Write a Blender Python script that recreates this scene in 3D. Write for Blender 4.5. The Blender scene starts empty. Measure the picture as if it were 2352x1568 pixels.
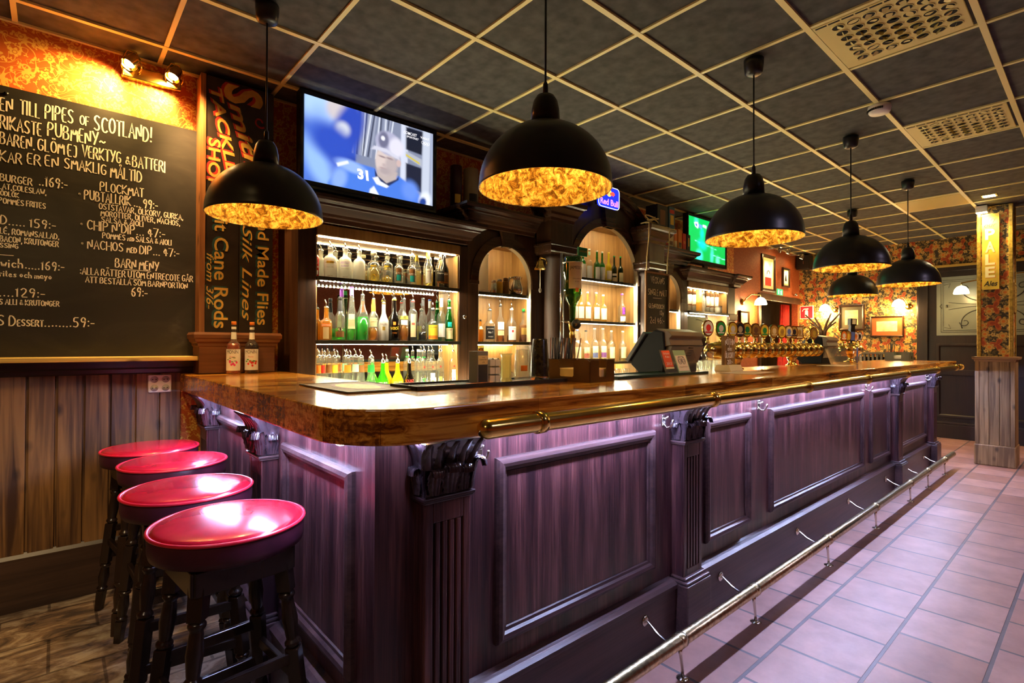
import bpy, math, random
from mathutils import Matrix, Vector
random.seed(7)
PI = math.pi
sc = bpy.context.scene
COL = sc.collection

# ---------------------------------------------------------------- camera, world, exposure
F_PX, YAW, PITCH, ROLL = 1200.79, 0.7194513, 0.0067573, 0.0042036
CAM = Vector((-0.44228, -3.348, 1.333))
cy, sy, cp, sp, cr, sr = math.cos(YAW), math.sin(YAW), math.cos(PITCH), math.sin(PITCH), math.cos(ROLL), math.sin(ROLL)
fwd = Vector((sy * cp, cy * cp, sp)); rgt = Vector((cy, -sy, 0)); up = rgt.cross(fwd)
r2 = cr * rgt + sr * up; u2 = -sr * rgt + cr * up
cam = bpy.data.objects.new('camera', bpy.data.cameras.new('camera')); COL.objects.link(cam)
cam.data.sensor_width = 36.0; cam.data.lens = 36.0 * F_PX / 2352.0; cam.data.clip_start = 0.05
cam.matrix_world = Matrix(((r2.x, u2.x, -fwd.x, CAM.x), (r2.y, u2.y, -fwd.y, CAM.y), (r2.z, u2.z, -fwd.z, CAM.z), (0, 0, 0, 1)))
sc.camera = cam
sc.view_settings.view_transform = 'Standard'; sc.view_settings.look = 'None'
sc.view_settings.gamma = 1.0; sc.view_settings.use_curve_mapping = False
sc.view_settings.exposure = 1.5
try: sc.cycles.max_bounces = 5; sc.cycles.diffuse_bounces = 3; sc.cycles.glossy_bounces = 3; sc.cycles.transparent_max_bounces = 12
except Exception: pass
world = bpy.data.worlds.new('world'); sc.world = world; world.use_nodes = True
world.node_tree.nodes['Background'].inputs[0].default_value = (0.55, 0.45, 0.60, 1)
world.node_tree.nodes['Background'].inputs[1].default_value = 0.22

def spot(name, loc, target, power, color, size=60, blend=0.4, radius=0.03):
    l = bpy.data.lights.new(name, 'SPOT'); l.energy = power; l.color = color
    l.spot_size = math.radians(size); l.spot_blend = blend; l.shadow_soft_size = radius
    o = bpy.data.objects.new(name, l); COL.objects.link(o); o.location = loc
    o.rotation_euler = (Vector(target) - Vector(loc)).to_track_quat('-Z', 'Y').to_euler()
    return o

ZC = 2.937          # ceiling height
YW = 0.25           # back wall
XR = 9.45           # right wall
# fill spots without fittings, added at ceiling height to brighten floor, stools and walls
for x, y, tx, ty, pw, colr, sz in [
        (2.2, -4.4, 2.4, -3.3, 27, (.80, .68, 1.0), 110), (5.0, -4.4, 5.0, -3.2, 30, (.86, .70, 1.0), 110),
        (7.9, -3.9, 7.6, -2.9, 62, (1.0, .70, .56), 100), (-1.7, -3.4, -0.9, -1.6, 26, (1.0, .70, .46), 75),
        (-.7, -1.9, -.35, .75, 28, (1.0, .66, .26), 60), (-1.0, -2.7, -0.55, .1, 58, (1.0, .78, .48), 33), (8.4, -0.5, 9.3, -0.5, 36, (1.0, .70, .38), 100)]:
    spot('added_fill_spot', (x, y, ZC - .02), (tx, ty, 0), pw, colr, sz, .7, .05)

# ---------------------------------------------------------------- helpers
class MB:
    def __init__(s): s.v = []; s.f = []; s.m = []; s.sm = []; s.xf = None; s.mi = 0; s.smooth = False
    def add(s, vs, fs, smooth=None, mi=None):
        b = len(s.v)
        if s.xf is not None: vs = [s.xf @ Vector(p) for p in vs]
        s.v += [tuple(p) for p in vs]; s.f += [tuple(i + b for i in f) for f in fs]
        s.m += [s.mi if mi is None else mi] * len(fs); s.sm += [s.smooth if smooth is None else smooth] * len(fs)
        return s
    def box(s, x0, y0, z0, x1, y1, z1, mi=None):
        x0, x1 = min(x0, x1), max(x0, x1); y0, y1 = min(y0, y1), max(y0, y1); z0, z1 = min(z0, z1), max(z0, z1)
        return s.add([(x0, y0, z0), (x1, y0, z0), (x1, y1, z0), (x0, y1, z0), (x0, y0, z1), (x1, y0, z1), (x1, y1, z1), (x0, y1, z1)],
                     [(0, 3, 2, 1), (4, 5, 6, 7), (0, 1, 5, 4), (1, 2, 6, 5), (2, 3, 7, 6), (3, 0, 4, 7)], False, mi)
    def quad(s, a, b, c, d, mi=None): return s.add([a, b, c, d], [(0, 1, 2, 3)], False, mi)
    def grid(s, fn, nu, nv, cu=False, cv=False, smooth=True, mi=None):
        vs = []; fs = []
        for j in range(nv + (0 if cv else 1)):
            for i in range(nu + (0 if cu else 1)): vs.append(fn(i / nu, j / nv))
        W = nu if cu else nu + 1; Hh = nv if cv else nv + 1
        for j in range(nv):
            for i in range(nu):
                a = j * W + i; b = j * W + (i + 1) % W; c = ((j + 1) % Hh) * W + (i + 1) % W; d = ((j + 1) % Hh) * W + i
                fs.append((a, b, c, d))
        return s.add(vs, fs, smooth, mi)
    def lathe(s, prof, c=(0, 0, 0), n=24, smooth=True, mi=None, capb=True, capt=True, squash=1.0):
        vs = []; fs = []
        for r, z in prof:
            for k in range(n):
                a = 2 * PI * k / n; vs.append((c[0] + r * math.cos(a), c[1] + r * squash * math.sin(a), c[2] + z))
        for j in range(len(prof) - 1):
            for k in range(n):
                fs.append((j * n + k, j * n + (k + 1) % n, (j + 1) * n + (k + 1) % n, (j + 1) * n + k))
        if capb and prof[0][0] > 1e-5: fs.append(tuple(reversed(range(n))))
        if capt and prof[-1][0] > 1e-5: fs.append(tuple((len(prof) - 1) * n + k for k in range(n)))
        return s.add(vs, fs, smooth, mi)
    def tube(s, pts, r, n=10, closed=False, mi=None, cap=True):
        P = [Vector(p) for p in pts]; N = len(P); vs = []; fs = []
        rr = r if isinstance(r, (list, tuple)) else [r] * N
        T = []
        for i in range(N):
            a = P[(i - 1) % N] if (closed or i) else P[0]; b = P[(i + 1) % N] if (closed or i < N - 1) else P[-1]
            T.append((b - a).normalized())
        nrm = T[0].orthogonal().normalized()
        for i in range(N):
            nrm = (nrm - T[i] * nrm.dot(T[i]))
            nrm = nrm.normalized() if nrm.length > 1e-6 else T[i].orthogonal().normalized()
            bn = T[i].cross(nrm)
            for k in range(n):
                a = 2 * PI * k / n; vs.append(P[i] + (nrm * math.cos(a) + bn * math.sin(a)) * rr[i])
        for i in range(N if closed else N - 1):
            j = (i + 1) % N
            for k in range(n): fs.append((i * n + k, i * n + (k + 1) % n, j * n + (k + 1) % n, j * n + k))
        if cap and not closed: fs += [tuple(reversed(range(n))), tuple((N - 1) * n + k for k in range(n))]
        return s.add(vs, fs, True, mi)
    def prism(s, poly, f0, f1, smooth=False, mi=None):
        n = len(poly); vs = [f0(a, b) for a, b in poly] + [f1(a, b) for a, b in poly]
        fs = [tuple(reversed(range(n))), tuple(range(n, 2 * n))] + [(i, (i + 1) % n, n + (i + 1) % n, n + i) for i in range(n)]
        s.add(vs, fs[:2], False, mi); b = len(s.v) - 2 * n
        s.f += [tuple(i + b for i in f) for f in fs[2:]]; s.m += [s.mi if mi is None else mi] * n; s.sm += [smooth] * n
        return s
    def sweep(s, path, prof, closed=False, cap=True, mi=None, smooth=False):
        """profile [(out, z)] along a plan path [(x, y)], out = to the right of travel, mitred"""
        N = len(path); P = [Vector((a, b)) for a, b in path]; offs = []
        for i in range(N):
            d0 = (P[i] - P[i - 1]).normalized() if (closed or i) else None
            d1 = (P[(i + 1) % N] - P[i]).normalized() if (closed or i < N - 1) else None
            n0 = Vector((d0.y, -d0.x)) if d0 else None; n1 = Vector((d1.y, -d1.x)) if d1 else None
            if n0 is None: o = n1
            elif n1 is None: o = n0
            else: o = (n0 + n1) / max(.2, 1 + n0.dot(n1))
            offs.append(o)
        M = len(prof); vs = []; fs = []
        for i in range(N):
            for d, z in prof: vs.append((P[i].x + offs[i].x * d, P[i].y + offs[i].y * d, z))
        for i in range(N if closed else N - 1):
            j = (i + 1) % N
            for k in range(M - 1): fs.append((i * M + k, j * M + k, j * M + k + 1, i * M + k + 1))
        if cap and not closed: fs += [tuple(range(M)), tuple(reversed(range((N - 1) * M, N * M)))]
        return s.add(vs, fs, smooth, mi)
    def frame(s, x0, z0, x1, z1, prof, mp, mi=None):
        """mitred picture-frame moulding round a rectangle; prof [(inset, height)]; mp(x, z, h) -> point"""
        vs = []; fs = []; M = len(prof)
        for cx, cz, dx, dz in ((x0, z0, 1, 1), (x1, z0, -1, 1), (x1, z1, -1, -1), (x0, z1, 1, -1)):
            for o, h in prof: vs.append(mp(cx + dx * o, cz + dz * o, h))
        for c in range(4):
            for k in range(M - 1): fs.append((c * M + k, ((c + 1) % 4) * M + k, ((c + 1) % 4) * M + k + 1, c * M + k + 1))
        return s.add(vs, fs, False, mi)

def emesh(name, mb, mat, off=(0, 0, 0)):
    me = bpy.data.meshes.new(name)
    ox, oy, oz = off
    me.from_pydata([(x - ox, y - oy, z - oz) for x, y, z in mb.v], [], mb.f)
    for m in (mat if isinstance(mat, (list, tuple)) else [mat]): me.materials.append(m)
    me.polygons.foreach_set('material_index', mb.m); me.polygons.foreach_set('use_smooth', mb.sm)
    me.update(); return me
def bevel(o, w=.004, seg=2):
    m = o.modifiers.new('bevel', 'BEVEL'); m.width = w; m.segments = seg; m.limit_method = 'ANGLE'; m.angle_limit = math.radians(40); m.harden_normals = False
    return o
def tagp(o, label=None, cat=None, group=None, kind=None):
    if label: o['label'] = label
    if cat: o['category'] = cat
    if group: o['group'] = group
    if kind: o['kind'] = kind
    return o
def thing(name, label, cat, loc=(0, 0, 0), group=None):
    o = bpy.data.objects.new(name, None); COL.objects.link(o); o.location = loc; o.empty_display_size = .05
    return tagp(o, label, cat, group)
def rootloc(p):
    while p.parent: p = p.parent
    return tuple(p.location)
def part(name, mb, mat, parent, label=None, bev=0):
    o = bpy.data.objects.new(name, emesh(name, mb, mat, rootloc(parent))); COL.objects.link(o); o.parent = parent
    if label: o['label'] = label
    if bev: bevel(o, bev)
    return o
def solo(name, mb, mat, label, cat, group=None, bev=0, at=None):
    if at is None:
        n = len(mb.v); xs = [p[0] for p in mb.v]; ys = [p[1] for p in mb.v]; at = ((min(xs) + max(xs)) / 2, (min(ys) + max(ys)) / 2, min(p[2] for p in mb.v))
    o = bpy.data.objects.new(name, emesh(name, mb, mat, at)); COL.objects.link(o); o.location = at
    if bev: bevel(o, bev)
    return tagp(o, label, cat, group)
def struct(name, mb, mat, parent=None, bev=0):
    o = bpy.data.objects.new(name, emesh(name, mb, mat, rootloc(parent) if parent else (0, 0, 0))); COL.objects.link(o); o.parent = parent
    if not parent: o['kind'] = 'structure'
    if bev: bevel(o, bev)
    return o
def dup(o, parent=None):
    c = o.copy(); COL.objects.link(c); c.parent = parent
    for ch in list(o.children): dup(ch, c)
    return c

# ---------------------------------------------------------------- materials
def nt(name):
    m = bpy.data.materials.new(name); m.use_nodes = True; t = m.node_tree
    return m, t, t.nodes['Principled BSDF']
def nd(t, typ, **kw):
    n = t.nodes.new(typ)
    for k, v in kw.items():
        if k in n.inputs: n.inputs[k].default_value = v
        else: setattr(n, k, v)
    return n
def ramp(t, stops):
    r = t.nodes.new('ShaderNodeValToRGB'); e = r.color_ramp.elements
    while len(e) < len(stops): e.new(.5)
    for i, (p, c) in enumerate(stops): e[i].position = p; e[i].color = (*c, 1)
    return r
def coords(t, scale=(1, 1, 1), rot=(0, 0, 0), loc=(0, 0, 0)):
    tc = nd(t, 'ShaderNodeTexCoord'); mp = nd(t, 'ShaderNodeMapping'); t.links.new(tc.outputs['Object'], mp.inputs[0])
    mp.inputs['Scale'].default_value = scale; mp.inputs['Rotation'].default_value = rot; mp.inputs['Location'].default_value = loc
    return mp.outputs[0]
def plain(name, c, rough=.5, metal=0, noise=0, nscale=20, bump=0, coat=0, spec=None):
    m, t, b = nt(name); b.inputs['Roughness'].default_value = rough; b.inputs['Metallic'].default_value = metal
    b.inputs['Base Color'].default_value = (*c, 1)
    if coat: b.inputs['Coat Weight'].default_value = coat; b.inputs['Coat Roughness'].default_value = .08
    if spec is not None: b.inputs['Specular IOR Level'].default_value = spec
    if noise or bump:
        v = coords(t); n = nd(t, 'ShaderNodeTexNoise', Scale=nscale, Detail=5.0); t.links.new(v, n.inputs['Vector'])
        if noise:
            r = ramp(t, [(.3, tuple(x * (1 - noise) for x in c)), (.7, tuple(min(1, x * (1 + noise)) for x in c))])
            t.links.new(n.outputs['Fac'], r.inputs[0]); t.links.new(r.outputs[0], b.inputs['Base Color'])
        if bump:
            bp = nd(t, 'ShaderNodeBump', Strength=bump, Distance=.01); t.links.new(n.outputs['Fac'], bp.inputs['Height']); t.links.new(bp.outputs[0], b.inputs['Normal'])
    return m
def wood(name, c0, c1, axis=2, fine=55, long=2.2, rough=.4, bump=.15, coat=0, mid=None, lo=.38, hi=.66):
    m, t, b = nt(name); s = [fine] * 3; s[axis] = long
    v = coords(t, s); n = nd(t, 'ShaderNodeTexNoise', Scale=1.0, Detail=6.0, Roughness=.62, Distortion=.6); t.links.new(v, n.inputs['Vector'])
    s2 = [fine * .12] * 3; s2[axis] = long * .35
    v2 = coords(t, s2, loc=(3, 7, 1)); n2 = nd(t, 'ShaderNodeTexNoise', Scale=1.0, Detail=3.0); t.links.new(v2, n2.inputs['Vector'])
    mx = nd(t, 'ShaderNodeMath', operation='MULTIPLY_ADD'); mx.inputs[1].default_value = .55; t.links.new(n2.outputs['Fac'], mx.inputs[0])
    m2 = nd(t, 'ShaderNodeMath', operation='MULTIPLY'); m2.inputs[1].default_value = .45; t.links.new(n.outputs['Fac'], m2.inputs[0]); t.links.new(m2.outputs[0], mx.inputs[2])
    r = ramp(t, [(lo, c0), ((lo + hi) / 2, mid or tuple((a + d) / 2 for a, d in zip(c0, c1))), (hi, c1)]); t.links.new(mx.outputs[0], r.inputs[0])
    t.links.new(r.outputs[0], b.inputs['Base Color']); b.inputs['Roughness'].default_value = rough
    if coat: b.inputs['Coat Weight'].default_value = coat; b.inputs['Coat Roughness'].default_value = .1
    bp = nd(t, 'ShaderNodeBump', Strength=bump, Distance=.004); t.links.new(n.outputs['Fac'], bp.inputs['Height']); t.links.new(bp.outputs[0], b.inputs['Normal'])
    return m
def emit(name, c, s):
    m, t, b = nt(name); b.inputs['Base Color'].default_value = (*c, 1); b.inputs['Emission Color'].default_value = (*c, 1); b.inputs['Emission Strength'].default_value = s
    return m
def glass(name, tint, rough=.05, body=0.0, bodyc=None, refl=1.0):
    """thin tinted glass: tinted see-through + fresnel gloss (+ some milky body for full or frosted bottles)"""
    m = bpy.data.materials.new(name); m.use_nodes = True; t = m.node_tree; t.nodes.clear()
    out = nd(t, 'ShaderNodeOutputMaterial'); tr = nd(t, 'ShaderNodeBsdfTransparent'); tr.inputs[0].default_value = (*tint, 1)
    gl = nd(t, 'ShaderNodeBsdfGlossy'); gl.inputs['Roughness'].default_value = rough
    fr = nd(t, 'ShaderNodeLayerWeight'); fr.inputs['Blend'].default_value = .25
    mth = nd(t, 'ShaderNodeMath', operation='MULTIPLY_ADD'); mth.inputs[1].default_value = .75 * refl; mth.inputs[2].default_value = .03
    t.links.new(fr.outputs['Facing'], mth.inputs[0])
    base = tr.outputs[0]
    if body:
        tl = nd(t, 'ShaderNodeBsdfTranslucent'); df = nd(t, 'ShaderNodeBsdfDiffuse'); c = bodyc or tint
        tl.inputs[0].default_value = (*c, 1); df.inputs[0].default_value = (*c, 1)
        m0 = nd(t, 'ShaderNodeMixShader'); m0.inputs[0].default_value = .5; t.links.new(tl.outputs[0], m0.inputs[1]); t.links.new(df.outputs[0], m0.inputs[2])
        m1 = nd(t, 'ShaderNodeMixShader'); m1.inputs[0].default_value = body; t.links.new(tr.outputs[0], m1.inputs[1]); t.links.new(m0.outputs[0], m1.inputs[2]); base = m1.outputs[0]
    mx = nd(t, 'ShaderNodeMixShader'); t.links.new(mth.outputs[0], mx.inputs[0]); t.links.new(base, mx.inputs[1]); t.links.new(gl.outputs[0], mx.inputs[2])
    t.links.new(mx.outputs[0], out.inputs[0]); return m

M_BAR = wood('dark_oak', (.018, .007, .009), (.140, .052, .050), 2, 120, 3.8, .28, .35, mid=(.055, .018, .020), lo=.40, hi=.64)
M_BARX = wood('dark_oak_rail', (.020, .009, .011), (.085, .042, .042), 0, 70, 2.0, .32, .2)
M_CARVE = plain('carved_dark_wood', (.040, .024, .030), .20, 0, .3, 30, .05, coat=.5)
M_BACK = wood('walnut_cabinet', (.018, .008, .004), (.080, .034, .015), 2, 45, 2.0, .32, .1)
M_BACKX = wood('walnut_cornice', (.020, .009, .005), (.085, .036, .018), 0, 45, 1.6, .26, .08)
M_OAKIN = wood('light_oak_lining', (.20, .095, .024), (.42, .23, .068), 2, 40, 2.0, .5, .1)
M_GILT = plain('brass', (.95, .66, .18), .17, 1, .12, 25)
M_RAIL = plain('worn_brass', (.66, .57, .34), .26, 1, .35, 60, .15)
M_NICK = plain('nickel', (.72, .68, .58), .2, 1)
M_STEEL = plain('steel', (.75, .75, .74), .18, 1)
M_BLACK = plain('black_paint', (.016, .016, .018), .38)
M_BLACKP = plain('black_plastic', (.012, .012, .014), .3)
M_CREAM = plain('cream_metal', (.95, .82, .36), .4)
M_WHITE = plain('white_plastic', (.80, .78, .74), .35)
M_CHALK = plain('chalk', (.95, .90, .80), .9)
def mk_counter():
    m, t, b = nt('varnished_block_wood')
    v = coords(t, (1, 1, 1)); br = nd(t, 'ShaderNodeTexBrick', Scale=1.0); t.links.new(v, br.inputs['Vector'])
    br.inputs['Brick Width'].default_value = .9; br.inputs['Row Height'].default_value = .075; br.inputs['Mortar Size'].default_value = .0006
    br.inputs['Color1'].default_value = (.25, .25, .25, 1); br.inputs['Color2'].default_value = (.75, .75, .75, 1); br.inputs['Mortar'].default_value = (.1, .1, .1, 1)
    n = nd(t, 'ShaderNodeTexNoise', Scale=1.0, Detail=7.0, Roughness=.65, Distortion=1.2); t.links.new(coords(t, (2.2, 42, 42)), n.inputs['Vector'])
    n2 = nd(t, 'ShaderNodeTexNoise', Scale=1.0, Detail=3.0, Distortion=2.0); t.links.new(coords(t, (1.2, 6, 34)), n2.inputs['Vector'])
    a = nd(t, 'ShaderNodeMath', operation='MULTIPLY_ADD'); a.inputs[1].default_value = .20; a.inputs[2].default_value = 0; t.links.new(br.outputs['Color'], a.inputs[0])
    c = nd(t, 'ShaderNodeMath', operation='MULTIPLY_ADD'); c.inputs[1].default_value = .5; t.links.new(n.outputs['Fac'], c.inputs[0]); t.links.new(a.outputs[0], c.inputs[2])
    d = nd(t, 'ShaderNodeMath', operation='MULTIPLY_ADD'); d.inputs[1].default_value = .3; t.links.new(n2.outputs['Fac'], d.inputs[0]); t.links.new(c.outputs[0], d.inputs[2])
    r = ramp(t, [(.42, (.15, .040, .005)), (.50, (.52, .185, .016)), (.58, (.84, .42, .06))]); t.links.new(d.outputs[0], r.inputs[0])
    t.links.new(r.outputs[0], b.inputs['Base Color']); b.inputs['Roughness'].default_value = .22; b.inputs['Coat Weight'].default_value = .5; b.inputs['Coat Roughness'].default_value = .12
    bp = nd(t, 'ShaderNodeBump', Strength=.12, Distance=.003); t.links.new(n.outputs['Fac'], bp.inputs['Height']); t.links.new(bp.outputs[0], b.inputs['Normal'])
    return m
M_TOP = mk_counter()
def mk_pine(name, c0, c1, axis=2, knots=True, rough=.45):
    m, t, b = nt(name); s = [38] * 3; s[axis] = 1.6
    n = nd(t, 'ShaderNodeTexNoise', Scale=1.0, Detail=5.0, Distortion=.8); t.links.new(coords(t, s), n.inputs['Vector'])
    s3 = [9] * 3; s3[axis] = 4.5
    vo = nd(t, 'ShaderNodeTexVoronoi', Scale=1.0); t.links.new(coords(t, s3), vo.inputs['Vector'])
    n2 = nd(t, 'ShaderNodeTexNoise', Scale=1.0, Detail=2.0); s2 = [8] * 3; s2[axis] = 1.0; t.links.new(coords(t, s2), n2.inputs['Vector'])
    k = ramp(t, [(.06, (.12, .12, .12)), (.2, (1, 1, 1))]); t.links.new(vo.outputs['Distance'], k.inputs[0])
    a = nd(t, 'ShaderNodeMath', operation='MULTIPLY_ADD'); a.inputs[1].default_value = .6; t.links.new(n.outputs['Fac'], a.inputs[0])
    a2 = nd(t, 'ShaderNodeMath', operation='MULTIPLY'); a2.inputs[1].default_value = .4; t.links.new(n2.outputs['Fac'], a2.inputs[0]); t.links.new(a2.outputs[0], a.inputs[2])
    r = ramp(t, [(.40, c0), (.60, c1)]); t.links.new(a.outputs[0], r.inputs[0])
    mx = nd(t, 'ShaderNodeMix', data_type='RGBA', blend_type='MULTIPLY'); mx.inputs[0].default_value = .85 if knots else 0
    t.links.new(r.outputs[0], mx.inputs[6]); t.links.new(k.outputs[0], mx.inputs[7]); t.links.new(mx.outputs[2], b.inputs['Base Color'])
    b.inputs['Roughness'].default_value = rough
    bp = nd(t, 'ShaderNodeBump', Strength=.15, Distance=.004); t.links.new(n.outputs['Fac'], bp.inputs['Height']); t.links.new(bp.outputs[0], b.inputs['Normal'])
    return m
M_WAIN = mk_pine('stained_pine', (.050, .020, .007), (.26, .125, .038))
M_PINE = mk_pine('pale_pine', (.15, .080, .028), (.38, .23, .095))
M_LEDGE = mk_pine('yellow_pine_ledge', (.62, .40, .09), (.90, .66, .20), 0)

def pat(t):
    """pattern tools on the wall plane: (x + y, z)"""
    tc = nd(t, 'ShaderNodeTexCoord'); sp = nd(t, 'ShaderNodeSeparateXYZ'); t.links.new(tc.outputs['Object'], sp.inputs[0])
    ad = nd(t, 'ShaderNodeMath', operation='ADD'); t.links.new(sp.outputs[0], ad.inputs[0]); t.links.new(sp.outputs[1], ad.inputs[1])
    cb = nd(t, 'ShaderNodeCombineXYZ'); t.links.new(ad.outputs[0], cb.inputs[0]); t.links.new(sp.outputs[2], cb.inputs[1]); P = cb.outputs[0]
    def M(op, a, b=None, c=None):
        n = nd(t, 'ShaderNodeMath', operation=op)
        for k, v in enumerate((a, b, c)):
            if v is None: continue
            if isinstance(v, (int, float)): n.inputs[k].default_value = v
            else: t.links.new(v, n.inputs[k])
        return n.outputs[0]
    def V(op, a, b):
        n = nd(t, 'ShaderNodeVectorMath', operation=op)
        for k, v in enumerate((a, b)):
            if isinstance(v, tuple): n.inputs[k].default_value = v
            else: t.links.new(v, n.inputs[k])
        return n.outputs[0]
    def blooms(scale, off, petals, r0, r1, spin=0.0, aspect=1.0, jitter=.8):
        """(signed closeness to the bloom's outline, distance from its heart, per-bloom random colour)"""
        q = V('ADD', P, (*off, 0)); vo = nd(t, 'ShaderNodeTexVoronoi', voronoi_dimensions='2D', Scale=scale, Randomness=jitter); t.links.new(q, vo.inputs['Vector'])
        d = V('SUBTRACT', q, vo.outputs['Position']); ds = nd(t, 'ShaderNodeSeparateXYZ'); t.links.new(V('MULTIPLY', d, (scale, scale * aspect, 0)), ds.inputs[0])
        cs = nd(t, 'ShaderNodeSeparateColor'); t.links.new(vo.outputs['Color'], cs.inputs[0])
        r = M('SQRT', M('ADD', M('MULTIPLY', ds.outputs[0], ds.outputs[0]), M('MULTIPLY', ds.outputs[1], ds.outputs[1])))
        th = M('ADD', M('ARCTAN2', ds.outputs[1], ds.outputs[0]), M('MULTIPLY', cs.outputs[0], 6.28 if spin else 0.0))
        return M('SUBTRACT', M('MULTIPLY_ADD', M('COSINE', M('MULTIPLY', th, float(petals))), r1, r0), r), r, cs.outputs[1]
    def step(x, e=.02):
        m = nd(t, 'ShaderNodeMapRange'); m.inputs[1].default_value = -e; m.inputs[2].default_value = e; t.links.new(x, m.inputs[0]); return m.outputs[0]
    def vine(scale, dist, off, w):
        n = nd(t, 'ShaderNodeTexNoise', noise_dimensions='2D', Scale=scale, Detail=0.0, Distortion=dist); t.links.new(V('ADD', P, (*off, 0)), n.inputs['Vector'])
        return step(M('SUBTRACT', w, M('ABSOLUTE', M('SUBTRACT', n.outputs['Fac'], .5))), w * .3)
    def mix(f, a, b):
        m = nd(t, 'ShaderNodeMix', data_type='RGBA')
        t.links.new(f, m.inputs[0])
        for k, v in ((6, a), (7, b)):
            if isinstance(v, tuple): m.inputs[k].default_value = (*v, 1)
            else: t.links.new(v, m.inputs[k])
        return m.outputs[2]
    return P, M, V, blooms, step, vine, mix
def mk_paper(name, c0, c1, scale):
    """trailing vine wallpaper: winding stems, little leaves and five-petalled blooms"""
    m, t, b = nt(name); P, M, V, blooms, step, vine, mix = pat(t)
    f1, r1, _ = blooms(scale, (0, 0), 5, .20, .05, 1); f2, r2, _ = blooms(scale * 1.9, (3.1, 1.7), 2, .16, .12, 1); f3, r3, _ = blooms(scale * 2.1, (.7, 5.3), 3, .12, .10, 1)
    k = M('MAXIMUM', M('MAXIMUM', step(f1), step(f2)), M('MAXIMUM', step(f3), M('MAXIMUM', vine(scale * .75, 1.2, (2, 2), .016), vine(scale * .9, 1.8, (7, 4), .013))))
    k = M('SUBTRACT', k, M('MULTIPLY', M('LESS_THAN', M('ABSOLUTE', M('SUBTRACT', r1, .09)), .02), .8))
    t.links.new(mix(k, c0, c1), b.inputs['Base Color']); b.inputs['Roughness'].default_value = .6; return m
M_PAPER = mk_paper('red_vine_wallpaper', (.58, .115, .012), (.85, .46, .08), 10.5)
M_PAPER2 = mk_paper('rust_wallpaper', (.30, .055, .012), (.42, .11, .025), 20)
def mk_floral():
    m, t, b = nt('floral_wallpaper'); P, M, V, blooms, step, vine, mix = pat(t)
    l1, q1, c1 = blooms(16, (0, 0), 2, .24, .18, 1); l2, q2, c2 = blooms(19, (4.2, 2.1), 3, .20, .14, 1); f1, r1, k1 = blooms(6.6, (1.3, .4), 6, .27, .05, 1, jitter=.5); f2, r2, k2 = blooms(5.6, (6.1, 3.3), 3, .26, .14, 0, .8, .5); f3, r3, k3 = blooms(11, (2.2, 8.4), 5, .22, .05, 1)
    c = mix(step(l1), (.040, .030, .016), mix(c1, (.16, .11, .03), (.34, .22, .05)))
    c = mix(vine(7, 1.5, (1, 1), .016), c, (.30, .19, .05)); c = mix(step(l2), c, mix(c2, (.10, .075, .03), (.40, .27, .07)))
    c = mix(step(f3), c, (.62, .44, .14)); c = mix(M('LESS_THAN', r3, .08), c, (.30, .10, .02))
    c = mix(step(f2), c, (.50, .11, .015)); c = mix(step(M('SUBTRACT', f2, .12)), c, (.34, .05, .01))
    c = mix(step(f1), c, (.60, .36, .08)); c = mix(M('LESS_THAN', M('ABSOLUTE', M('SUBTRACT', r1, .20)), .012), c, (.30, .12, .02)); c = mix(M('LESS_THAN', r1, .10), c, (.66, .20, .02))
    t.links.new(c, b.inputs['Base Color']); b.inputs['Roughness'].default_value = .6; return m
M_FLORAL = mk_floral()
def mk_tiles():
    m, t, b = nt('terracotta_tiles')
    br = nd(t, 'ShaderNodeTexBrick', Scale=1.0, offset=.5); t.links.new(coords(t, loc=(-.084 + .35, .095, 0)), br.inputs['Vector'])
    br.inputs['Brick Width'].default_value = .35; br.inputs['Row Height'].default_value = .325; br.inputs['Mortar Size'].default_value = .008; br.inputs['Mortar Smooth'].default_value = .2
    br.inputs['Color1'].default_value = (.26, .140, .112, 1); br.inputs['Color2'].default_value = (.36, .225, .205, 1); br.inputs['Mortar'].default_value = (.09, .085, .10, 1)
    n = nd(t, 'ShaderNodeTexNoise', Scale=5.0, Detail=7.0, Roughness=.65); t.links.new(coords(t), n.inputs['Vector'])
    r = ramp(t, [(.3, (.72, .66, .66)), (.7, (1.15, 1.08, 1.05))]); t.links.new(n.outputs['Fac'], r.inputs[0])
    mx = nd(t, 'ShaderNodeMix', data_type='RGBA', blend_type='MULTIPLY'); mx.inputs[0].default_value = 1; t.links.new(br.outputs['Color'], mx.inputs[6]); t.links.new(r.outputs[0], mx.inputs[7])
    t.links.new(mx.outputs[2], b.inputs['Base Color']); b.inputs['Roughness'].default_value = .42
    inv = nd(t, 'ShaderNodeMath', operation='MULTIPLY_ADD'); inv.inputs[1].default_value = -1; t.links.new(br.outputs['Fac'], inv.inputs[0])
    n2 = nd(t, 'ShaderNodeMath', operation='MULTIPLY'); n2.inputs[1].default_value = .3; t.links.new(n.outputs['Fac'], n2.inputs[0]); t.links.new(n2.outputs[0], inv.inputs[2])
    bp = nd(t, 'ShaderNodeBump', Strength=.5, Distance=.006); t.links.new(inv.outputs[0], bp.inputs['Height']); t.links.new(bp.outputs[0], b.inputs['Normal'])
    return m
M_TILE = mk_tiles()
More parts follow.
